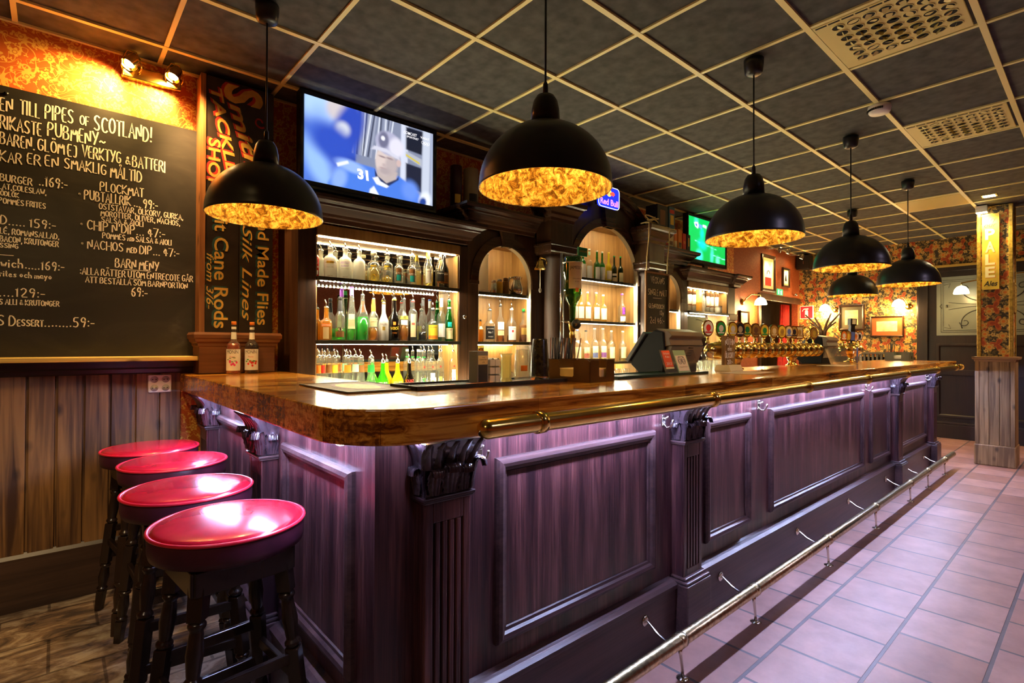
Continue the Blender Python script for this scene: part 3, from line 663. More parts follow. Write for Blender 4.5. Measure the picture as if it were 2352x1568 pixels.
def make_lamp():
    t = thing('pendant_lamp', '', 'pendant lamp'); zr_ = 1.925; R_ = .252; drop = ZC - .013
    part('canopy', MB().lathe([(.030, drop - .085), (.046, drop - .075), (.052, drop - .03), (.052, drop)], n=28), M_SHADE, t)
    part('cord', MB().tube([(0, 0, drop - .08), (0, 0, zr_ + .37)], .0042, 8).lathe([(.011, zr_ + .355), (.010, zr_ + .40), (.006, zr_ + .41)], n=12), M_BLACKP, t)
    part('socket_cover', MB().lathe([(.056, zr_ + .245), (.0535, zr_ + .30), (.046, zr_ + .335), (.034, zr_ + .355), (.012, zr_ + .362)], n=32), M_SHADE, t)
    dome = [(R_ * math.cos(a), zr_ + .012 + .238 * math.sin(a)) for a in [PI / 2 * k / 16 for k in range(0, 15)]]
    sh = part('shade', MB().lathe([(R_, zr_), (R_ + .002, zr_ + .004)] + dome + [(.05, zr_ + .25)], n=64, capb=False), M_SHADE, t)
    part('gold_lining', MB().lathe([(R_, zr_), (R_ - .004, zr_ + .001)] + [(r * .985 - .001, z - .003) for r, z in dome] + [(.0001, zr_ + .244)], n=64, capb=False), M_LEAF, sh, 'crinkled gold leaf inside of the shade')
    part('bulb', MB().lathe([(.0001, zr_ + .10), (.018, zr_ + .105), (.027, zr_ + .125), (.025, zr_ + .15), (.014, zr_ + .175), (.013, zr_ + .235)], n=16), M_BULB, t)
    return t
lp = make_lamp()
for i, (x, y, lb) in enumerate([(.30, -.745, 'black dome pendant lamp with gold lining hanging over the bar end by the blackboard'), (.96, -1.935, 'black dome pendant lamp with gold lining hanging nearest the camera, largest in view'),
                                (2.475, -2.05, 'black dome pendant lamp in front of the green football screen'), (4.10, -2.06, 'black dome pendant lamp fourth along the bar, a smaller shade visible under it'),
                                (5.715, -2.08, 'black dome pendant lamp above the far bar end, next to the etched pane'), (6.585, -1.37, 'black dome pendant lamp farthest back, seen below the fourth one')]):
    s = lp if i == 0 else dup(lp); s.location = (x, y, 0); s['label'] = lb; s['group'] = 'black and gold pendant lamps over the bar'
# ---------------------------------------------------------------- lettering
def font_mesh(txt, size=1.0, shear=0.0, bold=0.0):
    cu = bpy.data.curves.new('t', 'FONT'); cu.body = txt; cu.size = size; cu.shear = shear; cu.resolution_u = 3; cu.offset = bold
    ob = bpy.data.objects.new('t', cu); me = bpy.data.meshes.new_from_object(ob)
    vs = [tuple(v.co) for v in me.vertices]; fs = [tuple(p.vertices) for p in me.polygons]
    bpy.data.objects.remove(ob); bpy.data.curves.remove(cu); bpy.data.meshes.remove(me)
    return vs, fs
def put_text(b, txt, mp, x0, x1, y0, h, shear=0.0, bold=0.0, mi=None, keep=False):
    """fit TXT between x0..x1 with its capitals h tall from y0; mp(a, c) -> 3-D point"""
    vs, fs = font_mesh(txt, 1.0, shear, bold)
    if not vs: return b
    ax = min(v[0] for v in vs); bx = max(v[0] for v in vs); kx = (x1 - x0) / max(1e-6, bx - ax); ky = h / .70
    if keep: kx = min(kx, ky); x0 = (x0 + x1) / 2 - kx * (bx - ax) / 2
    return b.add([mp(x0 + (v[0] - ax) * kx, y0 + v[1] * ky) for v in vs], fs, False, mi)
GL = {'A': '0,0 .5,1 1,0;.18,.36 .82,.36', 'B': '0,0 0,1 .7,.95 .75,.7 .5,.54 0,.52;.5,.54 .9,.4 .85,.1 .5,0 0,0', 'C': '.95,.85 .6,1 .2,.9 0,.5 .2,.1 .6,0 .95,.15', 'D': '0,0 0,1 .55,.95 .95,.6 .9,.25 .5,0 0,0',
      'E': '.9,1 0,1 0,0 .9,0;0,.52 .7,.52', 'F': '.9,1 0,1 0,0;0,.52 .7,.52', 'G': '.9,.88 .55,1 .15,.88 0,.5 .15,.1 .55,0 .9,.15 .9,.45 .55,.45', 'H': '0,0 0,1;1,0 1,1;0,.5 1,.5', 'I': '0,0 0,1', 'J': '.2,1 .8,1 .8,.2 .5,0 .1,.1',
      'K': '0,0 0,1;.9,1 0,.45 .95,0', 'L': '0,1 0,0 .85,0', 'M': '0,0 .1,1 .5,.35 .9,1 1,0', 'N': '0,0 0,1 .9,0 .9,1', 'O': '.5,1 .12,.85 0,.5 .12,.15 .5,0 .88,.15 1,.5 .88,.85 .5,1', 'P': '0,0 0,1 .65,.98 .88,.75 .65,.5 0,.46',
      'R': '0,0 0,1 .65,.98 .85,.75 .6,.5 0,.48;.4,.48 .95,0', 'S': '.88,.88 .5,1 .12,.86 .12,.64 .8,.38 .88,.16 .5,0 .05,.12', 'T': '0,1 1,1;.5,1 .5,0', 'U': '0,1 0,.2 .4,0 .8,.1 .92,.3 .92,1', 'V': '0,1 .5,0 1,1', 'W': '0,1 .25,0 .5,.7 .75,0 1,1',
      'X': '0,0 1,1;0,1 1,0', 'Y': '0,1 .48,.5;1,1 .3,0', 'Z': '0,1 1,1 0,0 1,0', '0': '.5,1 .1,.8 0,.5 .1,.15 .5,0 .9,.2 1,.5 .9,.85 .5,1', '1': '.1,.75 .5,1 .5,0', '2': '.05,.8 .4,1 .85,.85 .8,.55 0,0 1,0', '3': '.05,.92 .5,1 .85,.8 .4,.55 .9,.3 .5,0 .05,.1',
      '4': '.65,0 .65,1 0,.32 1,.32', '5': '.9,1 .15,1 .1,.55 .6,.6 .92,.3 .6,0 .05,.08', '6': '.8,.95 .3,.8 .05,.35 .3,0 .75,.05 .9,.35 .5,.55 .1,.4', '7': '0,1 1,1 .35,0', '8': '.5,.55 .1,.75 .5,1 .9,.75 .5,.55 .05,.25 .5,0 .95,.25 .5,.55',
      '9': '.85,.65 .4,.45 .08,.7 .4,1 .85,.9 .85,.5 .6,0', ':': '.5,.55 .5,.62;.5,.08 .5,.15', '.': '.4,0 .5,.06', ',': '.5,.1 .3,-.15', '-': '0,.4 1,.4', '!': '.6,1 .45,.3;.4,0 .42,.06', "'": '.5,1 .4,.75', '&': '1,.1 .3,.75 .5,1 .7,.8 .1,.35 .3,0 .9,.4', '~': '0,.3 .3,.45 .6,.25 1,.4', '_': '0,0 1,.05', '/': '0,0 1,1',
      'a': '.8,.5 .3,.55 .05,.25 .3,0 .75,.2 .8,.5 .9,0', 'c': '.85,.45 .4,.55 .05,.28 .4,0 .85,.1', 'd': '.8,.4 .3,.5 .05,.22 .35,0 .8,.15;.8,1 .8,0', 'e': '.1,.3 .85,.3 .5,.55 .1,.4 .1,.1 .5,0 .9,.1', 'f': '.9,.95 .5,.9 .45,0;.1,.5 .85,.5', 'h': '0,1 0,0;0,.35 .4,.55 .75,.4 .75,0', 'i': '.4,.5 .4,0;.4,.72 .4,.78',
      'l': '.4,1 .4,0', 'm': '0,.5 0,0;0,.35 .25,.52 .5,.35 .5,0;.5,.35 .75,.52 1,.35 1,0', 'n': '0,.5 0,0;0,.35 .4,.55 .75,.4 .75,0', 'o': '.45,.55 .05,.28 .45,0 .85,.28 .45,.55', 'r': '.1,.5 .1,0;.1,.35 .45,.55 .8,.5', 's': '.8,.48 .3,.52 .2,.35 .75,.2 .6,.02 .1,.06', 't': '.4,.9 .4,.05 .8,.03;.05,.55 .8,.55',
      'w': '0,.5 .22,0 .45,.4 .68,0 .95,.5', 'y': '.05,.5 .4,.05;.85,.5 .25,-.35', 'ö': '', '•': '.5,.42 .3,.5 .5,.6 .62,.5 .5,.42'}
NARROW = {'I': .18, '!': .35, '.': .32, ',': .32, ':': .3, "'": .3, 'i': .3, 'l': .3, '-': .6, '•': .6, '1': .5, 'E': .75, 'L': .75, 'F': .75, 'T': .85, 'J': .7, 'M': 1.15, 'W': 1.2, 'm': 1.2, 't': .65, 'r': .65, 'f': .6}
ACC = {'Ö': 'O', 'Ä': 'A', 'Å': 'A', 'É': 'E'}
def chalk(b, txt, mp, x0, x1, z0, h, pen=.0032, rnd=None):
    rnd = rnd or random.Random(len(txt) * 7 + ord(txt[0])); cur = 0; todo = []; s = 1.0
    for ch in txt:
        if ch == '{': s = .62; continue
        if ch == '}': s = 1.0; continue
        if ch == ' ': cur += .5; continue
        w = NARROW.get(ch, 1.0) * (s if s < 1 else 1); base = ACC.get(ch, ch); st_ = []
        for pl in GL.get(base, '').split(';'):
            if pl: st_.append([tuple(map(float, q.split(','))) for q in pl.split()])
        if ch in 'ÖÄ': st_ += [[(.3, 1.18), (.32, 1.25)], [(.68, 1.18), (.7, 1.25)]]
        if ch == 'Å': st_ += [[(.5, 1.06), (.36, 1.17), (.5, 1.28), (.64, 1.17), (.5, 1.06)]]
        if ch == 'É': st_ += [[(.4, 1.1), (.7, 1.28)]]
        jx, jz = rnd.uniform(-.02, .02), rnd.uniform(-.035, .035)
        todo.append((cur, w, s, st_, jz)); cur += w + .30 * (s if s < 1 else 1)
    kx = (x1 - x0) / max(.2, cur - .30)
    if txt == '_': kx = x1 - x0
    for c, w, s, st_, jz in todo:
        for pl in st_:
            P = [Vector((x0 + (c + q[0] * w) * kx, z0 + (q[1] * s + jz) * h)) for q in pl]
            if len(P) > 3:                                    # round the corners a little, as a hand would
                Q = [P[0]]
                for i in range(1, len(P) - 1): Q += [P[i].lerp(P[i - 1], .22), P[i].lerp(P[i + 1], .22)]
                P = Q + [P[-1]]
            L = []; Rr = []
            for i, p in enumerate(P):
                d = (P[min(i + 1, len(P) - 1)] - P[max(i - 1, 0)]); d = d.normalized() if d.length > 1e-7 else Vector((1, 0))
                n = Vector((-d.y, d.x)) * pen * (.85 + .3 * abs(d.y)); e = d * pen * .6 * (-1 if i == 0 else 1 if i == len(P) - 1 else 0)
                L.append(p + n + e); Rr.append(p - n + e)
            vs = [mp(q.x, q.y) for q in L] + [mp(q.x, q.y) for q in Rr]; n = len(P)
            b.add(vs, [(i, i + 1, n + i + 1, n + i) for i in range(n - 1)], False)
    return b

# ---------------------------------------------------------------- big menu blackboard
def mk_board(name):
    m, t, b = nt(name)
    n = nd(t, 'ShaderNodeTexNoise', Scale=1.0, Detail=6.0, Roughness=.6, Distortion=1.5); t.links.new(coords(t, (2.2, 2.2, 5)), n.inputs['Vector'])
    r = ramp(t, [(.42, (.010, .008, .006)), (.6, (.019, .016, .012)), (.75, (.045, .038, .030))]); t.links.new(n.outputs['Fac'], r.inputs[0]); t.links.new(r.outputs[0], b.inputs['Base Color']); b.inputs['Roughness'].default_value = .55
    return m
M_SLATEB = mk_board('chalkboard')
TOPROW = [('red', 0.79, 0.193, 0.0233), ('absY', 0.887, 0.198, 0.0404), ('absP', 0.986, 0.2, 0.0402), ('absW', 1.083, 0.198, 0.0386), ('citron', 1.185, 0.188, 0.041), ('citron2', 1.286, 0.199, 0.0406)]
TOPROW2 = [('teal', 1.375, 0.2, 0.0343), ('teal2', 1.481, 0.212, 0.0352), ('goldrum', 1.617, 0.261, 0.0377), ('darkrum', 1.722, 0.265, 0.037), ('darkrum2', 1.757, 0.256, 0.0372)]
MIDROW = [('kahlua', 0.785, 0.205, 0.0232), ('orange', 0.863, 0.206, 0.0388), ('l43', 0.953, 0.262, 0.0321), ('galliano', 1.032, 0.346, 0.0302), ('green', 1.108, 0.302, 0.0402), ('southern', 1.187, 0.276, 0.0328), ('malibu', 1.263, 0.252, 0.0348)]
MIDROW2 = [('passoa', 1.344, 0.285, 0.0355), ('xo', 1.421, 0.293, 0.0318), ('whitelab', 1.492, 0.282, 0.0323), ('clear', 1.575, 0.302, 0.0314), ('fireball', 1.66, 0.228, 0.0395), ('romana', 1.735, 0.312, 0.034), ('fernet', 1.818, 0.301, 0.0345)]
LOWROW = [('bolsO', 0.815, 0.25, 0.0156), ('bolsR', 0.841, 0.25, 0.0157), ('bolsB', 0.882, 0.252, 0.0181), ('bolsY', 0.919, 0.249, 0.0182), ('bolsO', 1.007, 0.248, 0.0209), ('bolsT', 1.062, 0.252, 0.0201), ('bolsB', 1.1, 0.247, 0.0214), ('bolsG', 1.173, 0.243, 0.0218), ('srzG', 1.259, 0.206, 0.0422), ('srzY', 1.372, 0.204, 0.0434), ('srzD', 1.465, 0.202, 0.0394), ('bac', 1.539, 0.284, 0.0275), ('bac2', 1.586, 0.282, 0.0303), ('bac3', 1.658, 0.281, 0.0333), ('bac4', 1.726, 0.284, 0.0312), ('bac5', 1.847, 0.283, 0.0319)]
ARCHROW = [('amber', 2.121, 0.165, 0.0249), ('jack', 2.213, 0.253, 0.045), ('grouse', 2.327, 0.293, 0.0344), ('beam', 2.45, 0.27, 0.0409), ('bullet', 2.586, 0.264, 0.0387)]
MALT1 = [('gW', 3.363, 0.29, 0.0309), ('cW', 3.456, 0.29, 0.0312), ('gW2', 3.571, 0.289, 0.0316), ('gW3', 3.652, 0.287, 0.0294), ('yW', 3.754, 0.294, 0.031), ('dW', 3.843, 0.269, 0.0275), ('dW2', 3.947, 0.273, 0.029)]
MALT2 = [('aW', 3.251, 0.26, 0.0312), ('aW2', 3.333, 0.266, 0.0341), ('aW3', 3.434, 0.273, 0.0345), ('aW4', 3.563, 0.277, 0.035), ('aW5', 3.67, 0.262, 0.0368), ('pur', 3.977, 0.293, 0.0408)]
MALT3 = [('bl', 3.284, 0.297, 0.0418), ('rd', 3.411, 0.292, 0.0371), ('bl2', 3.538, 0.316, 0.039), ('pu2', 3.666, 0.319, 0.0381), ('am', 3.8, 0.297, 0.0373), ('am2', 3.988, 0.297, 0.0394)]
FAR = [('tube', 5.305, 0.312, 0.0244), ('tube', 5.403, 0.315, 0.0223), ('tubeY', 5.508, 0.318, 0.0282), ('figure', 5.625, 0.279, 0.0261), ('tube2', 5.735, 0.316, 0.0218), ('tube3', 5.837, 0.314, 0.0231), ('tube4', 5.957, 0.323, 0.0245), ('dk', 6.126, 0.269, 0.0259)]
BOARD = [('MEN', -0.681, -0.604, 2.47, 0.063), ('TILL', -0.577, -0.505, 2.471, 0.069), ('PIPES', -0.484, -0.375, 2.477, 0.072), ('OF', -0.348, -0.311, 2.484, 0.048), ('SCOTLAND!', -0.29, -0.034, 2.469, 0.081), ('RIKASTE', -0.648, -0.498, 2.381, 0.064), ('PUBMENY~', -0.474, -0.243, 2.391, 0.069), ('BAREN.', -0.648, -0.522, 2.305, 0.058), ('GLÖM', -0.511, -0.41, 2.309, 0.059), ('EJ', -0.396, -0.359, 2.304, 0.061), ('VERKTYG', -0.337, -0.174, 2.316, 0.062), ('&', -0.155, -0.133, 2.317, 0.047), ('BATTERI', -0.122, 0.031, 2.314, 0.062), ('KAR', -0.647, -0.569, 2.221, 0.051), ('ER', -0.549, -0.499, 2.23, 0.052), ('EN', -0.483, -0.431, 2.235, 0.053), ('SMAKLIG', -0.409, -0.237, 2.239, 0.055), ('MÅLTID', -0.218, -0.08, 2.234, 0.061), ('BURGER', -0.646, -0.53, 2.124, 0.035), ('..169:-', -0.505, -0.397, 2.132, 0.05), ('LAT,COLESLAW,', -0.65, -0.477, 2.086, 0.026), ('RÖDLÖK', -0.658, -0.579, 2.053, 0.023), ('POMMES FRITES', -0.65, -0.479, 2.016, 0.027), ('AD..... 159:-', -0.67, -0.441, 1.915, 0.043), ('LÉ, ROMANSALLAD,', -0.644, -0.426, 1.867, 0.028), ('BACON, KRUTONGER', -0.644, -0.428, 1.828, 0.028), ('SSING', -0.644, -0.579, 1.8, 0.022), ('dwich.....169:-', -0.664, -0.406, 1.705, 0.044), ('frites och mayo', -0.655, -0.453, 1.659, 0.029), ('.....129:-', -0.659, -0.48, 1.562, 0.044), ('S ALLI & KRUTONGER', -0.644, -0.423, 1.522, 0.026), ('S D{ESSERT}........59:-', -0.649, -0.282, 1.418, 0.05), ('PLOCKMAT', -0.262, -0.071, 2.152, 0.048), ('• PUBTALLRIK ... 99:-', -0.352, -0.005, 2.093, 0.05), ('OSTSTAVAR, ÖLKORV, GURKA,', -0.266, 0.12, 2.054, 0.031), ('MOROTTER, OLIVER, NACHOS,', -0.258, 0.105, 2.018, 0.029), ('SALSA & AIOLI', -0.256, -0.07, 1.986, 0.027), ("• CHIP N'DIP... 47:-", -0.344, 0.031, 1.937, 0.048), ('POMMES {MED} SALSA & AIOLI', -0.25, 0.064, 1.899, 0.03), ('• NACHOS {MED} DIP... 47:-', -0.34, 0.101, 1.835, 0.046), ('BARN MENY', -0.194, 0.003, 1.747, 0.049), ('_', -0.156, -0.034, 1.739, 0.02), (':ALLA RÄTTER UTOM ENTRECOTE GÅR', -0.342, 0.172, 1.697, 0.035), ('_', -0.131, -0.076, 1.69, 0.014), ('ATT BESTÄLLA SOM BARNPORTION', -0.319, 0.145, 1.655, 0.031), ('69:-', -0.122, -0.05, 1.594, 0.05), ('_', -0.643, -0.596, 1.763, 0.012)]

mb_ = thing('menu_blackboard', 'large black menu board of chalk-lettered Swedish dishes and prices on the left wall', 'blackboard', (-.6, .235, 1.263))
part('board', MB().box(-1.75, .215, 1.263, .185, YW - .001, 2.592), M_SLATEB, mb_)
for txt, x0, x1, z, h in BOARD: part('chalk_lettering', chalk(MB(), txt, lambda x, zz: (x, .2142, zz), x0, x1, z, h, pen=.0013 + .026 * h), M_CHALK, mb_)
part('eyelet', MB().tube([(-.628, .2155, 2.555), (-.628, .205, 2.555)], .008, 12), M_BLACKP, mb_)
# wall light above the blackboard: brass plate with two adjustable spots
wl = thing('wall_spotlight', 'brass wall plate with two adjustable lit spotlights above the menu blackboard', 'wall light', (-.035, .24, 2.85))
part('back_plate', MB().box(-.175, .205, 2.80, .105, YW - .001, 2.872), plain('brass_plate', (.60, .42, .12), .22, 1), wl, bev=.006)
M_SPOTB = emit('spot_bulb', (1, .66, .25), 60)
for sx in (-.135, .065):
    hd = MB(); a = Vector((sx, .17, 2.875)); d = Vector((-.35 if sx < 0 else -.25, -.18, -.62)).normalized()
    q0 = a - d * .045; q1 = a + d * .035
    hd.tube([q0, q0 + d * .01, a - d * .01, q1], [.018, .030, .034, .036], 20, cap=False).tube([q0 + d * .002, q0 + d * .001], [.018, .002], 12)
    h = part('lamp_head', hd, M_GILT, wl)
    part('bulb', MB().tube([a + d * .012, a + d * .02, a + d * .028], [.012, .026, .022], 14), M_SPOTB, h)
    part('yoke', MB().tube([(sx - .035, .20, 2.83), (sx - .045, .18, 2.85), (sx - .042, .17, 2.875), (sx - .02, .16, 2.925), (sx + .02, .16, 2.925), (sx + .042, .17, 2.875), (sx + .045, .18, 2.85), (sx + .035, .20, 2.83)], .0042, 8).tube([(sx, .204, 2.835), (sx, .18, 2.845)], .008, 8), M_GILT, wl)
spot('wall_spot_beam', (-.19, .13, 2.82), (-.34, .25, 2.62), 20, (1.0, .58, .17), 120, .95, .03)
spot('wall_spot_beam', (.03, .13, 2.82), (-.09, .25, 2.60), 17, (1.0, .58, .17), 120, .95, .03)
spot('wall_spot_beam', (.07, .0, 2.84), (.34, .2, 1.9), 46, (1.0, .56, .20), 75, .9, .05)  # extra beam added to brighten the shop sign; the plate has only two heads
# four-way socket
ws = thing('wall_socket', 'white plastic four-way wall socket just below the dado rail', 'socket', (.015, .23, 1.06))
part('plate', MB().box(-.042, .215, 1.055, .070, .2315, 1.155), M_WHITE, ws, bev=.006)
for i in (-1, 1):
    for k in (-1, 1):
        cx_, cz_ = .014 + i * .027, 1.105 + k * .024
        o_ = part('outlet', MB().tube([(cx_, .2148, cz_), (cx_, .2135, cz_)], .0185, 20), plain('socket_recess', (.50, .48, .47), .4), ws)
        part('pin_hole', MB().tube([(cx_ - .008, .2134, cz_), (cx_ - .008, .2130, cz_)], .003, 8).tube([(cx_ + .008, .2134, cz_), (cx_ + .008, .2130, cz_)], .003, 8), M_BLACKP, o_)
# ---------------------------------------------------------------- tackle shop sign on its pedestal
M_SIGNB = plain('painted_black_board', (.022, .014, .010), .35, 0, .4, 12, .05); M_SIGNY = plain('sign_yellow', (.66, .40, .07), .5, 0, .2, 20); M_SIGNR = plain('sign_red', (.45, .025, .015), .5, 0, .2, 20); M_SIGNG = plain('sign_teal_shadow', (.012, .065, .060), .5)
sg = thing('shop_sign', 'tall old black sign board with yellow and red Smiths tackle shop lettering', 'sign', (.40, .18, 1.40))
part('board_plank', MB().box(.215, .105, 1.40, .392, .13, 2.90), M_SIGNB, sg, bev=.002)
part('board_plank', MB().box(.394, .105, 1.40, .585, .13, 2.90), M_SIGNB, sg, bev=.002)
part('edge_strip', MB().box(.185, .10, 1.40, .212, .235, 2.90), mk_pine('orange_edge_wood', (.20, .07, .02), (.38, .16, .05)), sg, 'bare reddish wood edge strip')
part('backing', MB().box(.213, .131, 1.40, .585, YW - .002, 2.90), M_SIGNB, sg)
def sgn(txt, xa, xb, za, zb, shear=0, slant=0.0, shadow=None, bold=.012, name='lettering'):
    """lettering that reads downwards: caps point to +x; xa = baseline x, xb = cap top x, za (top) to zb (bottom)"""
    def mk(dx, dz, yy):
        return lambda a, c: (xa + c + dx + slant * (za - (za - a)) * 0 + slant * a, yy, za - a + dz)
    if shadow is not None:
        part('letter_shadow', put_text(MB(), txt, mk(-.010, .006, .1044), 0, za - zb, 0, xb - xa, shear, bold + .02), shadow, sg)
    part(name, put_text(MB(), txt, mk(0, 0, .1040), 0, za - zb, 0, xb - xa, shear, bold), M_SIGNY, sg)
sgn('S', .315, .515, 2.885, 2.775, 0, 0, M_SIGNR, .03)
sgn('miths', .335, .415, 2.765, 2.31, .1, .28, M_SIGNR, .02)
sgn('TACKLE', .232, .292, 2.84, 2.35, .05, .19, M_SIGNR, .02)
sgn('SHOP', .228, .288, 2.535, 2.245, 0, 0, M_SIGNR, .02)
sgn('Split Cane Rods', .262, .335, 2.205, 1.425, 0, 0, M_SIGNG, .012)
sgn('from 3/6-', .222, .258, 1.86, 1.535, .3, 0, M_SIGNG, .004)
sgn('Silk Lines', .412, .466, 2.05, 1.475, .35, 0, M_SIGNG, .002)
sgn('Hand Made Flies', .498, .562, 2.215, 1.45, 0, 0, M_SIGNG, .012)
b = MB(); 
for k in range(40):
    a = k / 39 * 5.5; r = .012 + .004 * a
    if k: b.tube([pr_, (.505 + r * math.cos(a), .1038, 2.70 + r * math.sin(a))], .006, 5)
    pr_ = (.505 + r * math.cos(a), .1038, 2.70 + r * math.sin(a))
part('flourish', b, M_SIGNR, sg)
M_PED = wood('red_brown_pedestal', (.10, .035, .015), (.24, .10, .045), 0, 30, 1.4, .3, .05)
pdl = thing('sign_pedestal', 'moulded reddish wood pedestal under the tall shop sign at the bar end', 'pedestal', (.37, .15, 1.163))
part('block', MB().box(.175, .045, 1.163, .585, YW - .002, 1.32), M_PED, pdl, bev=.003)
part('cornice', MB().sweep([(.175, YW - .002), (.175, .045), (.585, .045), (.585, YW - .002)], [(0, 1.315), (.006, 1.32), (.008, 1.335), (.02, 1.345), (.024, 1.36), (.03, 1.365), (.032, 1.385), (.024, 1.399), (0, 1.399), (-.08, 1.399)]), M_PED, pdl)
# ---------------------------------------------------------------- back bar
YF = -.12
M_BACKM = wood('walnut_column', (.016, .007, .004), (.060, .025, .011), 2, 45, 2.0, .6, .1)
def mk_mirror():
    m, t, b = nt('mirror'); b.inputs['Base Color'].default_value = (.80, .80, .74, 1); b.inputs['Metallic'].default_value = 1; b.inputs['Roughness'].default_value = .02; return m
M_MIRR = mk_mirror(); M_LEDW = emit('warm_white_led', (1.0, .86, .56), 60); M_LEDP = emit('led_dot', (1.0, .90, .64), 460); M_LEDB0 = plain('led_tape', (.85, .8, .6), .4); M_LEDFILL = emit('added_strip_glow', (1.0, .84, .50), 58)  # last emitter serves the strips added under soffits and behind shelf edges
M_SHELF = plain('smoked_glass_shelf', (.030, .026, .018), .12)
bc = thing('back_counter', 'dark low counter behind the bar carrying the shelf units', 'counter', (3.5, -.1, 0))
part('cupboards', MB().box(.67, -.40, 0, 6.26, YW - .002, .96), M_BACK, bc); part('worktop', MB().box(.66, -.43, .96, 6.27, YW - .002, 1.0), M_SHELF, bc)
M_LEDC = emit('back_counter_led', (1.0, .88, .52), 58)
for xa, xb, w in ((.82, 2.30, 'left'), (3.25, 3.75, 'middle'), (4.65, 6.05, 'right')):
    solo('led_strip', MB().box(xa, -.225, 1.0005, xb, -.210, 1.006), M_LEDC, 'warm light strip on the low back counter, ' + w + ' of three', 'light strip')
CORN = [(0, 0), (.008, .004), (.012, .03), (.030, .036), (.036, .052), (.070, .088), (.078, .092), (.082, .104), (.11, .116), (.116, .13), (.116, .148), (0, .148)]
def corn(z, h=None, k=1.0): 
    s_ = (h or .148) / .148
    return [(d * k, z + zz * s_) for d, zz in CORN]
def leds(b, d, xa, xb, y, z):
    b.box(xa, y, z - .004, xb, y + .010, z - .0005)
    n = max(2, int((xb - xa) / .026))
    for k in range(n):
        x = xa + (xb - xa) * (k + .5) / n; d.box(x - .0042, y - .0016, z - .0055, x + .0042, y + .0084, z - .0042)
def shelf(un, x0, x1, yf, yb, z, led=True, mat=None, rear=True):
    s_ = part('shelf', MB().box(x0, yf, z - .024, x1, yb, z), mat or M_SHELF, un, bev=.002)
    if led:
        b, d = MB(), MB(); leds(b, d, x0 + .01, x1 - .03, yf + .003, z - .024)
        part('led_strip', b, M_LEDB0, s_); part('light_dot_strip', d, M_LEDP, s_, 'glowing warm white light dots')
    elif rear:
        b, d = MB(), MB(); leds(b, d, x0 + .03, x1 - .03, yb - .035, z - .024); part('led_strip', b, M_LEDFILL, s_, 'added warm glowing strip hidden at the back under the shelf')  # added strip out of sight, brightens the bottles below
def unit_wide(name, lab, x0, a, b_, x1, ztop, cpath):
    un = thing(name, lab, 'shelf unit', ((x0 + x1) / 2, .05, 1.0))
    part('stile', MB().box(x0, YF, 1.002, a, YW - .003, ztop), M_BACK, un, bev=.003); part('stile', MB().box(b_, YF, 1.002, x1, YW - .003, ztop), M_BACK, un, bev=.003)
    part('lining', MB().box(a, YF + .012, 1.002, a + .008, .02, ztop - .08), M_OAKIN, un); part('lining', MB().box(b_ - .008, YF + .012, 1.002, b_, .02, ztop - .08), M_OAKIN, un)
    part('mirror', MB().box(a, .02, 1.002, b_, .03, ztop - .07), M_MIRR, un)
    part('soffit', MB().box(a, YF - .012, ztop - .072, b_, .02, ztop - .002), M_OAKIN, un, bev=.003)
    b, d = MB(), MB(); leds(b, d, a + .02, b_ - .02, YF + .02, ztop - .073); part('led_strip', b, M_LEDFILL, un, 'added warm glowing strip hidden at the back under the shelf')  # added strip to brighten the top shelf; no real fitting here
    part('cornice', MB().sweep(cpath, corn(ztop - .004)), M_BACKX, un)
    part('top_board', MB().box(x0, YF - .02, ztop + .13, x1, YW - .003, ztop + .146), M_BACKX, un)
    return un
u1 = unit_wide('shelf_unit', 'wide dark wood shelf unit with lit bottles under the large television', .662, .775, 1.855, 1.93, 2.082, [(.662, .09), (.662, YF), (.80, YF), (.80, YF - .06), (1.875, YF - .06), (1.875, YF)])
shelf(u1, .776, 1.854, -.148, .019, 1.754); shelf(u1, .776, 1.854, -.148, .019, 1.359, led=False)
u5 = unit_wide('shelf_unit', 'wide dark wood shelf unit under the green football screen', 5.02, 5.10, 6.075, 6.27, 2.09, [(5.03, YF), (5.03, YF - .03), (6.09, YF - .03), (6.09, YF - .07), (6.25, YF - .07), (6.25, YF - .03), (6.27, YF - .03), (6.27, YW - .003)])
shelf(u5, 5.101, 6.074, -.148, .019, 1.744)
part('pilaster_cap', MB().sweep([(6.08, YF - .001), (6.27, YF - .001), (6.27, YW - .01)], [(0, 1.66), (.02, 1.67), (.024, 1.74), (0, 1.75)]), M_BACKX, u5)
